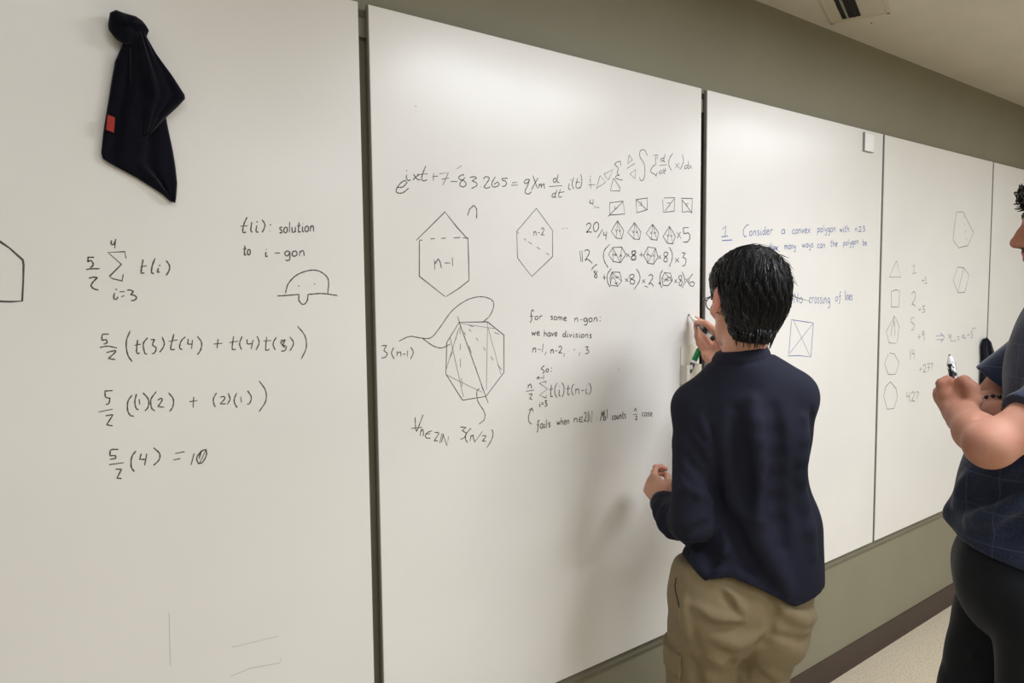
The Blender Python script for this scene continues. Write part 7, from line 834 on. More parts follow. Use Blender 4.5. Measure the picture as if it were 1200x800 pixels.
sv = nv(A3(*(1.9218, 1.4904, 1.6495))-A3(*(1.9066, 1.4985, 1.6110)))
reach(g, kn[0], grip+CFW*.010+sv*.008, .0092, sv*.016+CFW*.004)
reach(g, kn[1], grip+CFW*.016-sv*.004+pd*.004, .0095, sv*.004-pd*.008)
reach(g, kn[2], grip+CFW*.014-sv*.014+pd*.012, .0090, -pd*.016)
reach(g, kn[3], grip+CFW*.012-sv*.022+pd*.024, .0080, -pd*.016-sv*.004)
tbase = WR+dr*.030+side_r*.026-bk*.006
tmid = A3(*(1.9280, 1.4475, 1.5761))
g.chain([WR+dr*.006, tbase], [.016, .0155], .014)
g.chain([tbase, tmid, A3(*(1.9216, 1.4795, 1.5972)), A3(*(1.9196, 1.5155, 1.6004))], [.0150, .0112, .0100, .0080], .006)
def p1mat(c):
    l = (c-HC1) @ h1.F.T/h1.s
    return ((np.abs(l[:, 0]) > .0765) & (l[:, 2] > -.055) & (l[:, 2] < .04) & (np.abs(l[:, 1]) < .06)).astype(int)
sdf_obj(g, 'body', M_skin1, PR1, 1, ([M_ear], p1mat))
marker('marker', 'black-ended white marker in the writing hand, its tip on the whiteboard', Vector(PT), Vector(pd), L=.138, r=.0085)
# eyes, glasses
for sg in (-1, 1):
    k = MB(); k.sphere(h1.p(.031*sg, .0775, -.004), .0125, 14, 10); build_at(k, 'eye', M_white_eye, PR1, True)
k = MB()
for sg in (-1, 1):
    k.tube([h1.p(.037*sg+.024*math.cos(a)*(1), .104-.004*abs(math.cos(a)), -.004+.019*math.sin(a)) for a in np.linspace(0, 6.283, 17)], .0016, 6)
    k.tube([h1.p(.061*sg, .102, .004), h1.p(.070*sg, .096, .006), h1.p(.080*sg, .03, .004), h1.p(.084*sg, -.01, .006), h1.p(.083*sg, -.03, -.012)], .0018, 6)
k.tube([h1.p(-.013, .106, .000), h1.p(0, .108, .004), h1.p(.013, .106, .000)], .0016, 6)
o = build_at(k, 'glasses', M_black, PR1, True); o['label'] = 'dark thin-framed glasses'
# hair: cap of locks plus separate strands from the crown whorl
g = SDF(HC1-.16, HC1+.17, .0035)
P = h1.p; FF = h1.F
g.ell(P(0, -.020, .036), (.091, .116, .099), FF, .01)
g.ell(P(0, -.050, -.015), (.080, .074, .066), FF, .035); g.ell(P(-.006, -.050, -.072), (.058, .052, .056), FF, .035)
g.ell(P(.0, .035, .055), (.078, .075, .062), FF, .03)
for sg in (-1, 1): g.cap(P(.070*sg, .010, .02), P(.070*sg, .022, -.030), .016, .010, .02)
def hcut(f, X, Y, Z):
    lx = (X-HC1[0])*FF[0][0]+(Y-HC1[1])*FF[0][1]+(Z-HC1[2])*FF[0][2]
    ly = (X-HC1[0])*FF[1][0]+(Y-HC1[1])*FF[1][1]+(Z-HC1[2])*FF[1][2]
    lz = (X-HC1[0])*FF[2][0]+(Y-HC1[1])*FF[2][1]+(Z-HC1[2])*FF[2][2]
    ang = np.arctan2(lx, -ly)
    f = f+.0022*np.sin(ang*34+lz*50+3*np.sin(lz*40))+.0016*np.sin(ang*71+lz*90)
    face = (ly-.078)+np.maximum(0, (lz-.045))*-1.2            # open towards the face
    ear = np.minimum(.024-np.sqrt((ly+.004)**2+(lz+.020)**2), np.abs(lx)-.055)
    nape = -(lz+.116+.35*(ly+.06)*-.3)
    side = np.minimum(-(lz+.006), ly+.008)                     # sideburn area in front of the ear
    return np.maximum(np.maximum(np.maximum(f, face), np.maximum(ear, nape)), side)
g.apply(hcut)
sdf_obj(g, 'hair', M_hair1, PR1, 1); HG = g
def hl1(u):
    return u[2] > (-.9 if u[1] < -.25 else (-.05 if abs(u[0]) > .5 and u[1] < .25 else .25)) and not (u[1] > .55 and u[2] < .5)
def keep1(pts):
    q = pts[-1]; return q[2] > -.126 and not (abs(q[0]) > .05 and q[1] > -.04 and q[2] < .012)
o = hair_strands(h1, 'hair_strands', M_hair1, PR1, 4200, (.30, -.66, .62), (.088, .110, .097), (0, -.018, .036), hl1, (.04, .09), (-.001, .004), rad=.0010, swirl=.7, jitter=.22, keep=keep1, surf=g, zcut=-.112, zs=1.5)
o['kind'] = 'stuff'
# nape tips and a few flyaways
k = MB()
for i in range(160):
    a = random.uniform(-1.3, 1.1); rr = 1.0; z0 = -.090+random.uniform(-.014, .014)
    b0 = snap(HG, P(.060*math.sin(a)-.004, -.050-.052*math.cos(a), z0), .001); e = random.uniform(.80, .92); dz = random.uniform(.022, .044)*(1-.25*abs(math.sin(a)))
    b1 = b0-h1.F[2]*dz-h1.F[0]*(math.sin(a)+random.uniform(0, .5))*dz*.25+h1.F[1]*dz*.12
    k.tube([b0, b0*.5+b1*.5+h1.F[1]*-.003, b1], [.0013, .0011, .0003], 4)
for p0, p1, p2 in (((.084, -.05, .02), (.098, -.07, .006), (.118, -.095, -.004)), ((.080, -.06, .05), (.090, -.066, .044), (.096, -.075, .034)),
                   ((-.02, -.02, .132), (.01, -.01, .142), (.04, -.03, .136)), ((.02, .0, .130), (.05, -.01, .138), (.07, -.03, .124))):
    k.tube([P(*p0), P(*p1), P(*p2)], [.0011, .0009, .0004], 4)
for i in range(34):
    a = random.uniform(.2, 2.6); e_ = random.uniform(.2, 1.1)
    v0 = A3(math.sin(a)*math.cos(e_), -math.cos(a)*math.cos(e_)*.9, math.sin(e_)); q0 = A3(.086, .108, .095)*v0+A3(0, -.018, .034); n_ = nv(v0)
    t_ = nv(A3(-.1, -.3, -1)-n_*(A3(-.1, -.3, -1)@n_))
    k.tube([P(*(q0+n_*.001)), P(*(q0+n_*.006+t_*.012)), P(*(q0+n_*.009+t_*.026)), P(*(q0+n_*random.uniform(.004, .014)+t_*.042))], [.0009, .0008, .0006, .0003], 4)
build_at(k, 'loose_hair', M_hair1, PR1, True)['kind'] = 'stuff'
# top
hemS = A3(-.175, -.105, -.055, -.03, .02, .085, .155, .20)
hz_pts = [(1.4923, 1.2307, 1.0044), (1.5078, 1.1506, 0.9470), (1.5071, 1.1395, 0.9576), (1.5446, 1.0992, 0.9698), (1.5905, 1.0623, 0.9495), (1.6292, 1.0303, 0.9228), (1.6752, 1.0053, 0.8962), (1.7764, 0.9935, 0.9233)]
hs = np.array([(A3(*p)-WST)@R1 for p in hz_pts]); hzv = np.array([p[2] for p in hz_pts])
g = SDF((1.30, .78, .80), (2.25, 1.52, 1.64), .005)
g.ell(CH+R1*.018, (.146, .108, .23), BF1, .04); g.ell(CH+UP*.06-F1*.006+R1*.008, (.150, .092, .13), BF1, .05)
g.ell(WST+UP*-.01+R1*.038, (.160, .122, .21), BF1, .05); g.ell(PV+UP*.085+R1*.016, (.184, .140, .15), BF1, .05)
g.cap(PV+R1*.115-F1*.03+UP*.02, WST+R1*.10-F1*.01, .088, .075, .06)
g.chain([SL+A3(0, 0, -.002), NB+A3(0, 0, -.018), SR+A3(0, 0, -.002)], [.054, .060, .054], .05)
g.chain([NB-F1*.012+UP*.005, SL+UP*.012], [.050, .043], .05); g.chain([NB-F1*.012+UP*.005, SR+UP*.012], [.050, .043], .05)
g.cap(SL, SL*.68+EL*.32, .056, .057, .03); g.cap(SL*.68+EL*.32, EL, .057, .058, .008)
g.chain([EL, EL*.5+WL*.5-UP*.016, WL*.82+EL*.18, WL], [.058, .056, .041, .040], .008)
g.chain([SR, SR*.5+ER*.5, ER], [.056, .057, .054], .03); g.chain([ER, ER*.4+WR*.6, WR*.86+ER*.14], [.054, .046, .036], .02)
g.chain([NB-UP*.03, NB+UP*.066-F1*.002], [.066, .0605], .022)           # mock neck
for i_ in range(24):
    a0, a1 = i_*math.pi/12, (i_+1)*math.pi/12
    q_ = [NB+UP*(.018+.16*.066*math.cos(a)*1)+R1*.0665*math.cos(a)+F1*.0665*math.sin(a) for a in (a0, a1)]
    g.cap(snap(g, q_[0], .002), snap(g, q_[1], .002), .0042, .0042, .005, 'sub')
# folds
for pts_, r_, k_, op_ in (
    ([(1.5697, 1.1647, 1.3489), (1.5675, 1.1563, 1.2374), (1.5642, 1.1468, 1.1035)], .010, .014, 'sub'),
    ([(1.5356, 1.1932, 1.3761), (1.5538, 1.1739, 1.3156), (1.5592, 1.1637, 1.2486)], .008, .016, 'add'), ([(1.5159, 1.2049, 1.3384), (1.5379, 1.1830, 1.2824), (1.5504, 1.1674, 1.2153)], .007, .016, 'add'),
    ([(1.5018, 1.2097, 1.2717), (1.5268, 1.1845, 1.2044), (1.5434, 1.1667, 1.1484)], .006, .018, 'sub'), ([(1.4883, 1.2150, 1.2160), (1.5204, 1.1844, 1.1487)], .006, .018, 'add'),
    ([(1.5407, 1.1298, 1.1351), (1.5810, 1.0900, 1.0357), (1.6368, 1.0257, 0.9359)], .016, .030, 'sub'), ([(1.5669, 1.0746, 1.1653), (1.5888, 1.0358, 1.0604), (1.6315, 0.9795, 0.9394)], .016, .034, 'add'),
    ([(1.5922, 1.0785, 1.4244), (1.5861, 1.0571, 1.2754), (1.5852, 1.0443, 1.1250)], .011, .035, 'add'), ([(1.5567, 1.1037, 1.4032), (1.5604, 1.0893, 1.2735), (1.5623, 1.0761, 1.1438)], .012, .035, 'sub'),
    ([(1.6307, 1.0471, 1.4023), (1.6304, 1.0318, 1.2294), (1.6353, 1.0125, 1.0564)], .010, .035, 'sub'), ([(1.7011, 1.0161, 1.3764), (1.7037, 1.0004, 1.2234), (1.7189, 0.9957, 1.0195)], .010, .03, 'add'),
    ([(1.7291, 1.0095, 1.4007), (1.7429, 1.0071, 1.3504), (1.7377, 1.0051, 1.2842)], .006, .014, 'sub'),
    ([(1.5389, 1.1119, 1.0616), (1.5187, 1.1224, 1.0072), (1.5006, 1.1320, 0.9594)], .009, .018, 'add'), ([(1.4933, 1.1951, 1.0374), (1.5146, 1.1512, 1.0110), (1.5514, 1.1097, 1.0031)], .009, .022, 'sub'),
    ([(1.5506, 1.0990, 1.0178), (1.5840, 1.0586, 0.9927)], .007, .02, 'sub'), ([(1.4938, 1.2177, 1.0125), (1.5030, 1.1828, 0.9837), (1.5087, 1.1515, 0.9647)], .006, .02, 'add')):
    sfold(g, pts_, r_, k_, op_)
for t_, w_ in ((.22, .010), (.38, .010), (.54, .010), (.70, .008)):
    c0_ = EL*(1-t_)+WL*t_; sfold(g, [c0_+UP*.030-R1*.05, c0_-UP*.020-R1*.06, c0_-UP*.055-R1*.005], w_, .014, 'sub' if t_ in (.22, .54) else 'add')
sfold(g, [EL+R1*.03-F1*.05+UP*.015, EL-F1*.06, EL-R1*.045-F1*.03-UP*.02], .007, .016, 'sub')
def shirt_cut(f, X, Y, Z):
    s_ = (X-WST[0])*R1[0]+(Y-WST[1])*R1[1]; y_ = (X-WST[0])*F1[0]+(Y-WST[1])*F1[1]
    zh = np.interp(s_, hs, hzv); front = float(hzv.mean())+.03
    w = np.clip((y_+.02)/.06, 0, 1); zh = zh*(1-w)+front*w
    near = (np.sqrt((X-EL[0])**2+(Y-EL[1])**2) < .0)
    f = f+.0012*np.sin(s_*55+Z*12)*np.sin(Z*17+s_*8)
    body_only = (np.sqrt(((X-EL[0]))**2+((Y-EL[1]))**2) > .0)
    cut = zh-Z
    f = np.maximum(f, cut*.8)
    # cuffs
    for W_, E_, t in ((WL, EL, .985), (WR, ER, .86)):
        d = nv(W_-E_); c = E_+(W_-E_)*t
        h = (X-c[0])*d[0]+(Y-c[1])*d[1]+(Z-c[2])*d[2]
        rr = (X-c[0])**2+(Y-c[1])**2+(Z-c[2])**2
        f = np.where(rr < .075**2, np.maximum(f, h), f)
    # collar top
    hn = Z-(NB[2]+.055+((X-NB[0])*R1[0]+(Y-NB[1])*R1[1])*.16)
    rr = (X-NB[0])**2+(Y-NB[1])**2
    f = np.where((rr < .088**2) & (Z > NB[2]-.0), np.maximum(f, hn), f)
    # inside of the hem is hollow
    inner = np.maximum(f+.012, (zh+.035-Z)*-1*-1)
    hol = np.maximum(f+.010, Z-(zh+.03))
    return np.maximum(f, -hol)
g.apply(shirt_cut)
sdf_obj(g, 'long_sleeved_top', M_navy, PR1, 2)
k = MB()   # ribbed cuff on the left wrist
def ring(k, c, d, r0, r1, L, n=28, ribs=True):
    d = nv(d); a = nv(np.cross(d, (0, 0, 1))); b = np.cross(d, a); vs = []; fs = []
    prof = [(r0*.93, 0), (r0, .003), (r1, L-.003), (r1*.93, L), (r1*.8, L-.012)]
    for r_, z in prof:
        for j in range(n):
            rr = r_*(1+(.012 if ribs and j % 2 else 0)); t = 2*math.pi*j/n; vs.append(np.array(c)+d*z+a*rr*math.cos(t)+b*rr*math.sin(t))
    for i in range(len(prof)-1):
        for j in range(n): fs.append((i*n+j, i*n+(j+1) % n, (i+1)*n+(j+1) % n, (i+1)*n+j))
    k.add(vs, fs)
ring(k, EL+(WL-EL)*.86, WL-EL, .042, .036, .045, 44)
o = build_at(k, 'cuff', M_rib, PR1, True)
k = MB(); ring(k, ER+(WR-ER)*.74, WR-ER, .041, .034, .045, 44); build_at(k, 'cuff', M_rib, PR1, True)
# trousers
g = SDF((1.28, .74, .03), (2.15, 1.55, 1.16), .006)
g.ell(PV+UP*.03, (.188, .130, .16), BF1, .04); g.ell(PV-R1*.075-F1*.050-UP*.035, (.095, .088, .110), BF1, .05); g.ell(PV+R1*.080-F1*.045-UP*.045, (.092, .085, .105), BF1, .04)
g.cap(PV+R1*-.09+UP*.08, hipL, .085, .09, .05); g.cap(PV+R1*.09+UP*.07, hipR, .085, .088, .05)
g.chain([hipL, kneeL, ankL+UP*.02], [.104, .086, .078], .012); g.chain([hipR, kneeR, ankR+UP*.02], [.096, .084, .076], .012)
rs_ = random.Random(3)
for pts_, r_, k_, op_ in (
    ([(1.4777, 1.1811, 0.8901), (1.5158, 1.1370, 0.8630), (1.5565, 1.0805, 0.8626)], .011, .02, 'add'), ([(1.4866, 1.1605, 0.8766), (1.5239, 1.1163, 0.8431), (1.5559, 1.0798, 0.8495)], .009, .016, 'sub'),
    ([(1.5132, 1.1344, 0.8122), (1.5515, 1.0914, 0.8011), (1.6068, 1.0511, 0.8223)], .012, .022, 'add'), ([(1.4984, 1.1721, 0.8253), (1.5015, 1.1657, 0.7807), (1.5082, 1.1462, 0.7610)], .010, .014, 'sub'),
    ([(1.5030, 1.1504, 0.7633), (1.5277, 1.1179, 0.7524), (1.5583, 1.0958, 0.7675)], .010, .02, 'add'), ([(1.5294, 1.1196, 0.7855), (1.5466, 1.1028, 0.7456), (1.5579, 1.0892, 0.6902)], .011, .018, 'sub'),
    ([(1.6372, 1.0413, 0.8328), (1.6150, 1.0563, 0.8110), (1.5914, 1.0731, 0.7958)], .010, .014, 'sub'), ([(1.6509, 1.0425, 0.8214), (1.7033, 1.0255, 0.7980), (1.7634, 1.0173, 0.7969)], .010, .016, 'sub'),
    ([(1.6433, 1.0290, 0.8878), (1.7005, 1.0199, 0.8518), (1.7728, 1.0138, 0.8378)], .012, .022, 'add'), ([(1.6266, 1.0339, 0.9404), (1.6294, 1.0397, 0.8880), (1.6249, 1.0507, 0.8329)], .008, .018, 'sub'),
    ([(1.6083, 1.0845, 0.7860), (1.6034, 1.0958, 0.7297), (1.5970, 1.0957, 0.6737)], .014, .012, 'sub'), ([(1.4800, 1.2055, 0.8995), (1.4884, 1.1950, 0.8545), (1.4891, 1.1894, 0.7985)], .008, .02, 'add'),
    ([(1.5211, 1.1025, 0.9457), (1.5436, 1.0823, 0.9128), (1.5644, 1.0761, 0.8800)], .007, .016, 'add'), ([(1.5116, 1.1083, 0.9306), (1.5324, 1.0895, 0.8978)], .007, .014, 'sub'),
    ([(1.6501, 1.0732, 0.7354), (1.6834, 1.0558, 0.6846), (1.6847, 1.0507, 0.6393)], .009, .02, 'add'), ([(1.4821, 1.1887, 0.7312), (1.4959, 1.1742, 0.6862), (1.4983, 1.1672, 0.6301)], .010, .02, 'sub'),
    ([(1.5141, 1.1470, 0.6801), (1.5482, 1.1185, 0.6529)], .01, .02, 'add')):
    sfold(g, pts_, r_, k_, op_)
for kn_ in (kneeL, kneeR):
    for j in range(7):
        z_ = kn_[2]-.2+j*.05-.06; an = j*2.1; cc = A3(kn_[0], kn_[1], z_)
        g.chain([cc+A3(math.cos(an), math.sin(an), .1)*.082, cc+A3(math.cos(an+.9), math.sin(an+.9), -.2)*.086, cc+A3(math.cos(an+1.7), math.sin(an+1.7), .0)*.082], [.004, .010, .004], .02, 'sub' if j % 2 else 'add')
def pcut(f, X, Y, Z):
    f = f+.0018*np.sin(X*45+Z*31)*np.sin(Y*38-Z*23)
    return np.maximum(np.maximum(f, Z-(PV[2]+.125)), .035-Z)
g.apply(pcut)
sdf_obj(g, 'cargo_trousers', M_khaki, PR1, 1); PANTS = g
# side pocket opening, cargo pocket, seat seam
def surf_strip(k, pts, w, nrm, th=.002):
    nrm = nv(nrm); vs = []; n = len(pts)
    for i, p in enumerate(pts):
        p = np.array(p); d = nv(np.array(pts[min(i+1, n-1)])-np.array(pts[max(i-1, 0)])); s_ = nv(np.cross(d, nrm))
        for a_, b_2 in ((-1, 0), (1, 0), (1, 1), (-1, 1)): vs.append(p+s_*a_*w/2+nrm*b_2*th)
    fs = [(i*4+j, i*4+(j+1) % 4, i*4+4+(j+1) % 4, i*4+4+j) for i in range(n-1) for j in range(4)]
    k.add(vs, fs)
lat = -R1*.80-F1*.6
def onleg(s_, y_, z): return hipL+R1*s_+F1*y_+UP*(z-hipL[2])
cgz = (1.4844, 1.2363, 0.7179)[2]
k = MB()
def leg_patch(k, ang0, ang1, z0, z1, rad, th, n=8, cen=None):
    """curved patch standing proud of the thigh"""
    vs = []; fs = []
    for layer in (0, 1):
        for j in range(2):
            z = (z0, z1)[j]; t_ = (hipL[2]-z)/(hipL[2]-kneeL[2]); c = hipL*(1-t_)+kneeL*t_
            for i in range(n+1):
                a = ang0+(ang1-ang0)*i/n; d = R1*math.cos(a)+F1*math.sin(a); q = c+d*(rad-.018*t_+layer*th); vs.append((q[0], q[1], z))
    m_ = n+1
    for i in range(n):
        fs += [(i, i+1, m_+i+1, m_+i), (2*m_+i, 2*m_+i+1, 3*m_+i+1, 3*m_+i), (i, i+1, 2*m_+i+1, 2*m_+i), (m_+i, m_+i+1, 3*m_+i+1, 3*m_+i)]
    fs += [(0, m_, 3*m_, 2*m_), (n, m_+n, 3*m_+n, 2*m_+n)]
    k.add(vs, fs)
rp = math.pi
leg_patch(k, rp*.80, rp*1.22, cgz-.22, cgz-.035, .098, .014); build_at(k, 'cargo_pocket', M_khaki, PR1)
k = MB(); leg_patch(k, rp*.79, rp*1.23, cgz-.050, cgz+.012, .102, .016); build_at(k, 'pocket_flap', M_khaki, PR1)
k = MB(); k.tube([snap(PANTS, q, .0008) for q in ((1.4883, 1.2530, 0.9377), (1.4835, 1.2547, 0.9149), (1.4768, 1.2459, 0.9008), (1.4735, 1.2343, 0.8845), (1.4740, 1.2201, 0.8706))], .0014, 6)
build_at(k, 'pocket_seam', M_ventdark, PR1)
for A_, F_ in ((ankL, footL), (ankR, footR)):
    a_ = A_.copy(); g = SDF((a_[0]-.22, a_[1]-.22, -.01), (a_[0]+.25, a_[1]+.25, .14), .005)
    shoe(g, a_, F_); sdf_obj(g, 'shoe', M_shoe, PR1, 1); sole(PR1, a_, F_)

# =============================== the man with folded arms, cut by the right edge of the picture
az2 = math.radians(-20); F2 = A3(math.sin(az2), math.cos(az2), 0); R2 = A3(math.cos(az2), -math.sin(az2), 0); BF2 = np.array([R2, F2, UP])
nose2 = A3(*(1.9960, 0.6528, 1.8106))
h2 = Head((0, 0, 0), (F2[0], F2[1], -.10), (0, 0, 1), 1.06)
HC2 = nose2-h2.p(0, .1215, -.038); h2.c = HC2
CH2 = A3(*(2.0710, 0.5663, 1.4864)); NB2 = HC2-F2*.045-UP*.150; BL2 = A3(*(2.0073, 0.6144, 1.1988)); PV2 = A3(*(2.0023, 0.6130, 1.0007))
SL2 = CH2-R2*.185-UP*.035; SR2 = CH2+R2*.185+UP*.075
EL2 = A3(*(1.7458, 0.6025, 1.3680)); WL2 = A3(*(1.8977, 0.7171, 1.4086))
ER2 = A3(*(2.1879, 0.7587, 1.3917)); WR2 = A3(*(1.9788, 0.6673, 1.4039))
PR2 = thing('person', 'person in a dark blue t-shirt and black jeans, arms folded, at the right edge', 'person', (float(PV2[0]), float(PV2[1]), 0))
hL2 = PV2-R2*.10-UP*.05-F2*.05; hR2 = PV2+R2*.10+F2*.02-UP*.05
kL2 = A3(hL2[0]+.02, hL2[1]+.0, .54); kR2 = A3(*(2.0374, 0.7300, 0.4950)); kR2[2] = .56
aL2 = A3(kL2[0]+.03, kL2[1]-.04, .09); aR2 = A3(kR2[0]-.01, kR2[1]-.02, .09)
fL2 = F2-R2*.2; fR2 = F2+R2*.3
g = SDF(A3(1.55, .15, 0), A3(2.65, 1.30, 2.02), .005)
h2.sdf(g, nose=.002)
g.chain([h2.p(0, -.030, -.05), NB2], [.060, .064], .03)
g.ell(CH2, (.165, .105, .20), BF2, .03); g.ell(BL2, (.145, .12, .17), BF2, .03)
g.chain([SL2, NB2, SR2], [.055, .05, .055], .04)
g.chain([SL2, SL2*.5+EL2*.5, EL2], [.058, .050, .045], .02); g.chain([EL2-F2*.008, EL2*.60+WL2*.40, WL2*.82+EL2*.18, WL2], [.046, .043, .034, .030], .02)
g.chain([SR2, SR2*.5+ER2*.5, ER2], [.060, .056, .044], .02); g.chain([ER2, ER2*.65+WR2*.35, WR2], [.044, .042, .030], .012)
legs_skin(g, hL2, hR2, kL2, kR2, aL2, aR2, fL2, fR2, PV2, BF2, 1.05)
sfold(g, [(1.7766, 0.6330, 1.4082), (1.7984, 0.6178, 1.4249), (1.8064, 0.5884, 1.4467)], .008, .012, 'sub')
# left fist round a marker that points up
MT = A3(*(1.9295, 0.7555, 1.5439)); MD = nv(A3(*(1.9331, 0.7376, 1.4463))-MT)
d2 = nv(A3(*(1.9274, 0.7490, 1.4540))-WL2)
camdir = nv(A3(0, 0, 1.713)-WL2); bk2 = nv(camdir*.9-R2*.0); bk2 = nv(bk2-d2*(bk2@d2)); sd2 = np.cross(d2, bk2)
rgt = A3((0.79372, -0.60820, -0.00987)[0], (0.79372, -0.60820, -0.00987)[1], (0.79372, -0.60820, -0.00987)[2])
if sd2@rgt < 0: sd2 = -sd2
kn = [WL2+d2*.062+sd2*t for t in (.024, .008, -.009, -.025)]
for q, t in zip(kn, (.014, .006, -.004, -.013)):
    g.cap(WL2+sd2*t, q, .019, .0155, .018); g.cap(WL2+d2*.01+sd2*t-bk2*.012, q-d2*.01-bk2*.010, .014, .013, .014)
for i, q in enumerate(kn):
    e1 = q+d2*.022-bk2*.020; e2 = e1-d2*.008-bk2*.022; e3 = e2-d2*.024+bk2*.004
    g.chain([q, e1, e2, e3], [.0125, .0115, .0105, .009], .005)
tb = WL2+d2*.020+sd2*.026
g.chain([WL2+sd2*.010, tb], [.018, .018], .014)
g.chain([tb, tb+d2*.036+sd2*.010, tb+d2*.056-sd2*.004-bk2*.012, tb+d2*.060-sd2*.022-bk2*.022], [.0175, .0145, .0125, .0105], .006)
g.chain([A3(*(1.8990, 0.6873, 1.4388)), A3(*(1.9029, 0.6933, 1.4683)), A3(*(1.9058, 0.7114, 1.4847)), A3(*(1.9124, 0.7250, 1.4808))], [.019, .0165, .0135, .011], .006)
g.chain([A3(*(1.8942, 0.7549, 1.4481)), A3(*(1.8939, 0.7575, 1.4751)), A3(*(1.9059, 0.7491, 1.4832)), A3(*(1.9154, 0.7411, 1.4748))], [.0125, .0120, .0110, .0095], .005)
g.ell(A3(*(1.9167, 0.7312, 1.4465)), (.022, .022, .022), None, .02)
# right hand tucked under the left arm
dh = nv(EL2*.4+SL2*.6-WR2-F2*.02)
hand(g, WR2, nv(A3(*(1.9206, 0.5971, 1.3920))-WR2), UP*.2+F2*1.0, UP, [(8, 12, 8)]*4, [(.7, .6, .3), (.85, .3, .2), (.9, .1, .1)], 1.0)
def p2mat(c):
    l = (c-HC2) @ h2.F.T/h2.s
    out = np.zeros(len(c), int)
    lip = (np.abs(l[:, 0]) < .024) & (l[:, 1] > .086) & (l[:, 2] > -.083) & (l[:, 2] < -.060); out[lip] = 1
    mous = (np.abs(l[:, 0]) < .028) & (l[:, 1] > .075) & (l[:, 2] > -.0605) & (l[:, 2] < -.050); out[mous] = 2
    chin = (l[:, 1] > .0) & (l[:, 2] < -.084) & (l[:, 2] > -.125); out[chin] = 2
    return out
sdf_obj(g, 'body', M_skin2, PR2, 1, ([M_lip, M_stub], p2mat))
marker('marker', 'white marker with dark lettering sticking up from the folded-arm fist', Vector(MT), Vector(MD), L=.134, r=.0092, cone=.5)
# bead bracelet on the right wrist
bc = WR2*.80+ER2*.20; bd_ = nv(WR2-ER2); ba = nv(np.cross(bd_, UP)); bb = np.cross(bd_, ba)
br = thing('bracelet', 'bracelet of black beads on the wrist of the man with folded arms', 'bracelet', tuple(map(float, bc)))
beads = []
for j in range(17):
    t = 2*math.pi*j/17; q = bc+(ba*math.cos(t)+bb*math.sin(t))*.0385
    k = MB(); k.sphere((0, 0, 0), .0052, 8, 6)
    if j == 0: bo = k.build('bead', M_bead, None, True); bo0 = bo
    else: bo = bo0.copy(); COL.objects.link(bo)
    bo.location = tuple(q-bc); bo.parent = br
k = MB(); k.tube([tuple(bc+(ba*math.cos(t)+bb*math.sin(t))*.0385) for t in np.linspace(0, 6.283, 33)], .001, 5); build_at(k, 'cord', M_black, br, True)
for sg in (-1, 1):
    k = MB(); k.sphere(h2.p(.031*sg, .0775, -.004), .0128, 14, 10); build_at(k, 'eye', M_white_eye, PR2, True)
    k = MB(); k.sphere(h2.p(.031*sg, .0865, -.004), .0052, 12, 8); build_at(k, 'iris', M_iris, PR2, True)
# hair, eyebrows
g = SDF(HC2-.17, HC2+.18, .004)
P = h2.p; FF = h2.F
g.ell(P(0, -.020, .040), A3(.088, .106, .094)*1.03, FF, .01); g.ell(P(0, -.055, -.015), A3(.068, .058, .07)*1.03, FF, .03)
def hcut2(f, X, Y, Z):
    dx, dy, dz = X-HC2[0], Y-HC2[1], Z-HC2[2]
    lx = dx*FF[0][0]+dy*FF[0][1]+dz*FF[0][2]; ly = dx*FF[1][0]+dy*FF[1][1]+dz*FF[1][2]; lz = dx*FF[2][0]+dy*FF[2][1]+dz*FF[2][2]
    f = f+.006*np.sin(lx*120+4*np.sin(lz*60))*np.sin(ly*110+3*np.sin(lx*70))*np.sin(lz*115+1)+.003*np.sin(lx*240)*np.sin(ly*230)
    face = (ly-.070)-np.maximum(0, (lz-.055))*1.6
    ear = np.minimum(.03-np.sqrt((ly+.008)**2+(lz+.012)**2), np.abs(lx)-.05)
    side = np.minimum(-(lz+.02), ly+.0)
    return np.maximum(np.maximum(np.maximum(f, face), np.maximum(ear, -(lz+.085))), side)
g.apply(hcut2); o = sdf_obj(g, 'hair', M_hair2, PR2, 1)
def hl2(u): return (u[2] > -.3 if u[1] < -.1 else u[2] > .35) and not (u[1] > .75 and u[2] < .48)
o = hair_strands(h2, 'curly_locks', M_hair2, PR2, 1500, (0, -.3, .95), A3(.090, .108, .096), A3(0, -.020, .040), hl2, (.03, .06), (.003, .012), curl=.006, rad=.0018, swirl=.4, jitter=.7)
o['kind'] = 'stuff'
k = MB()   # curls falling on the forehead
for i in range(46):
    x_ = random.uniform(-.055, .055); z_ = random.uniform(.058, .090); q0 = A3(x_, .096-abs(x_)*.45, z_); ph = random.uniform(0, 6)
    pts = [P(*(q0+A3(.006*math.sin(ph+t*8), .002+.012*t+.004*math.cos(ph+t*8), -.030*t+.006*math.cos(ph+t*7)))) for t in np.linspace(0, 1, 9)]
    k.tube(pts, [.0022]*6+[.0017, .0012, .0005], 4)
build_at(k, 'forehead_curls', M_hair2, PR2, True)['kind'] = 'stuff'
for sg in (-1, 1):
    k = MB()
    for i in range(46):
        t = random.random(); x_ = sg*(.014+.036*t); q0 = A3(x_, .0965-.012*t*t, .0155+.005*math.sin(t*2.6)+random.uniform(-.004, .003))
        k.tube([P(*q0), P(*(q0+A3(sg*.005, .003, .003))), P(*(q0+A3(sg*.010, .0015, .0035)))], [.0009, .0008, .0003], 4)
    build_at(k, 'eyebrow', M_hair2, PR2, True)['kind'] = 'stuff'
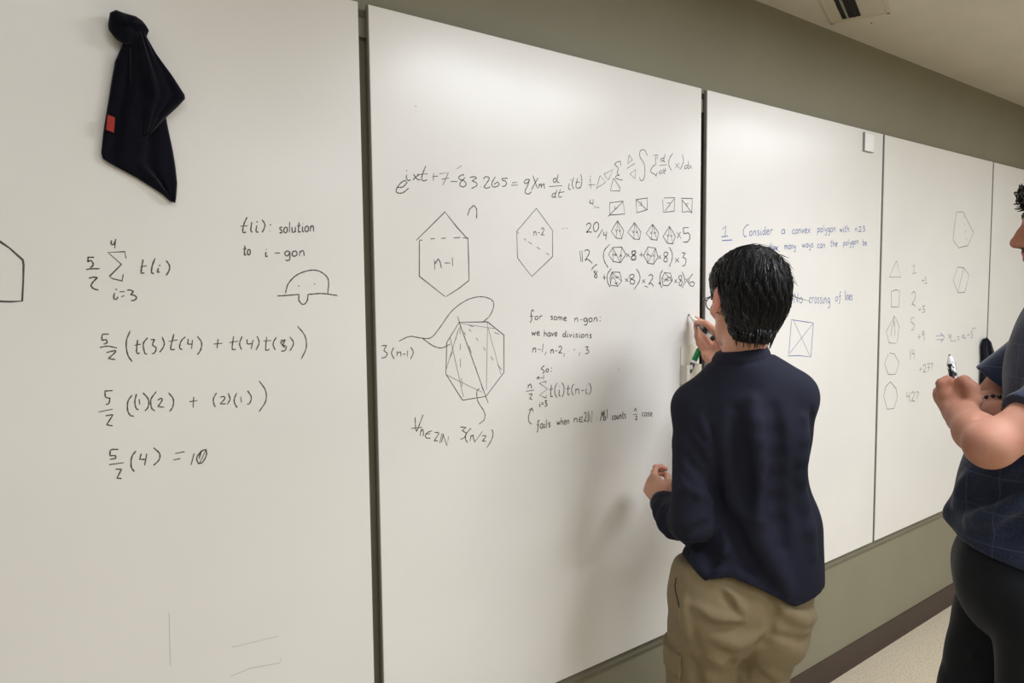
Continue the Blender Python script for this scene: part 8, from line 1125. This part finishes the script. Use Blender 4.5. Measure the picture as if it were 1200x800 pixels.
# t-shirt
g = SDF((1.58, .15, .95), (2.66, 1.30, 1.78), .005)
g.ell(CH2, (.19, .115, .23), BF2, .04); g.ell(BL2+UP*.0, (.170, .138, .22), BF2, .05); g.ell(PV2+UP*.05, (.185, .150, .20), BF2, .05)
g.chain([SL2+UP*.004, NB2-UP*.030, SR2+UP*.004], [.068, .062, .068], .05)
g.chain([NB2-UP*.05, NB2+UP*.010], [.082, .074], .03)
g.chain([NB2-UP*.01-F2*.02, SL2+UP*.05], [.05, .05], .04); g.chain([NB2-UP*.01-F2*.02, SR2+UP*.02], [.05, .05], .04)
sl_e = SL2*.50+EL2*.50; sr_e = SR2*.26+ER2*.74
g.chain([SL2, sl_e+(sl_e-SL2)*.15], [.070, .074], .03); g.chain([SR2, sr_e+(sr_e-SR2)*.15], [.076, .088], .03)
corner = A3(*(1.9400, 0.7367, 1.1447)); g.cap(BL2*.45+PV2*.55+F2*.11, corner, .05, .018, .05)
for pts_, r_, k_, op_ in (
    ([(1.8246, 0.5598, 1.2831), (1.8194, 0.6108, 1.2443), (1.8742, 0.6903, 1.1919)], .010, .03, 'sub'), ([(1.8256, 0.5556, 1.2460), (1.8245, 0.6026, 1.1967), (1.8663, 0.6681, 1.1578)], .010, .03, 'add'),
    ([(1.8228, 0.5528, 1.1903), (1.8294, 0.5941, 1.1453)], .010, .03, 'sub'), ([(1.8968, 0.6788, 1.2563), (1.9114, 0.7116, 1.1840)], .008, .03, 'add'), ([(2.0611, 0.6536, 1.5318), (2.0916, 0.7112, 1.4493)], .008, .02, 'sub')):
    sfold(g, pts_, r_, k_, op_)
hem2 = [(1.9408, 0.7602, 1.1322), (1.9060, 0.7091, 1.1096), (1.8573, 0.6189, 1.0964), (1.8408, 0.5547, 1.0842)]
h2s = np.array([(A3(*p)-PV2)@F2 for p in hem2])[::-1]; h2z = np.array([p[2] for p in hem2])[::-1]
def tcut(f, X, Y, Z):
    y_ = (X-PV2[0])*F2[0]+(Y-PV2[1])*F2[1]; s_ = (X-PV2[0])*R2[0]+(Y-PV2[1])*R2[1]
    zh = np.interp(y_, h2s, h2z)
    f = f+.0016*np.sin(s_*40+Z*25)*np.sin(y_*35+Z*18)
    f = np.maximum(f, (zh-Z)*.9)
    for W_, E_ in ((SL2, sl_e), (SR2, sr_e)):
        d = nv(E_-W_); h = (X-E_[0])*d[0]+(Y-E_[1])*d[1]+(Z-E_[2])*d[2]; rr = (X-E_[0])**2+(Y-E_[1])**2+(Z-E_[2])**2
        px = (X-E_[0])-h*d[0]; py = (Y-E_[1])-h*d[1]; pz = (Z-E_[2])-h*d[2]
        f = np.where((rr < .125**2) & (np.sqrt(px*px+py*py+pz*pz) < .1) & (h > -.02), np.maximum(f, h), f)
    rr = np.sqrt((X-NB2[0])**2+(Y-NB2[1])**2+(Z-NB2[2]-.070)**2)
    f = np.maximum(f, .086-rr)
    hol = np.maximum(f+.010, Z-(zh+.03))
    return np.maximum(f, -hol)
g.apply(tcut); sdf_obj(g, 't_shirt', M_tee, PR2, 2)
# jeans
g = SDF((1.55, .15, .03), (2.6, 1.25, 1.24), .0065)
g.ell(PV2+UP*.02, (.183, .142, .17), BF2, .04); g.ell(PV2-F2*.05-UP*.05, (.165, .10, .12), BF2, .04)
g.chain([hL2, kL2, aL2+UP*.02], [.108, .080, .070], .015); g.chain([hR2, kR2, aR2+UP*.02], [.106, .080, .070], .015)
for j, (k_, h_) in enumerate(((kL2, hL2), (kR2, hR2))):
    for i in range(9):
        c_ = A3(k_[0], k_[1], k_[2]-.22+i*.055); an = i*1.9+j; g.chain([c_+A3(math.cos(an), math.sin(an), .1)*.078, c_+A3(math.cos(an+1), math.sin(an+1), -.2)*.082], [.004, .010], .02, 'sub' if i % 2 else 'add')
g.apply(lambda f, X, Y, Z: np.maximum(np.maximum(f+.0018*np.sin(X*45+Z*31)*np.sin(Y*38-Z*23), Z-(PV2[2]+.14)), .035-Z))
sdf_obj(g, 'jeans', M_jeans, PR2, 2)
for A_, F_ in ((aL2, fL2), (aR2, fR2)):
    a_ = A_.copy(); g = SDF((a_[0]-.22, a_[1]-.22, -.01), (a_[0]+.25, a_[1]+.25, .14), .005)
    shoe(g, a_, F_); sdf_obj(g, 'shoe', M_shoe, PR2, 1); sole(PR2, a_, F_)
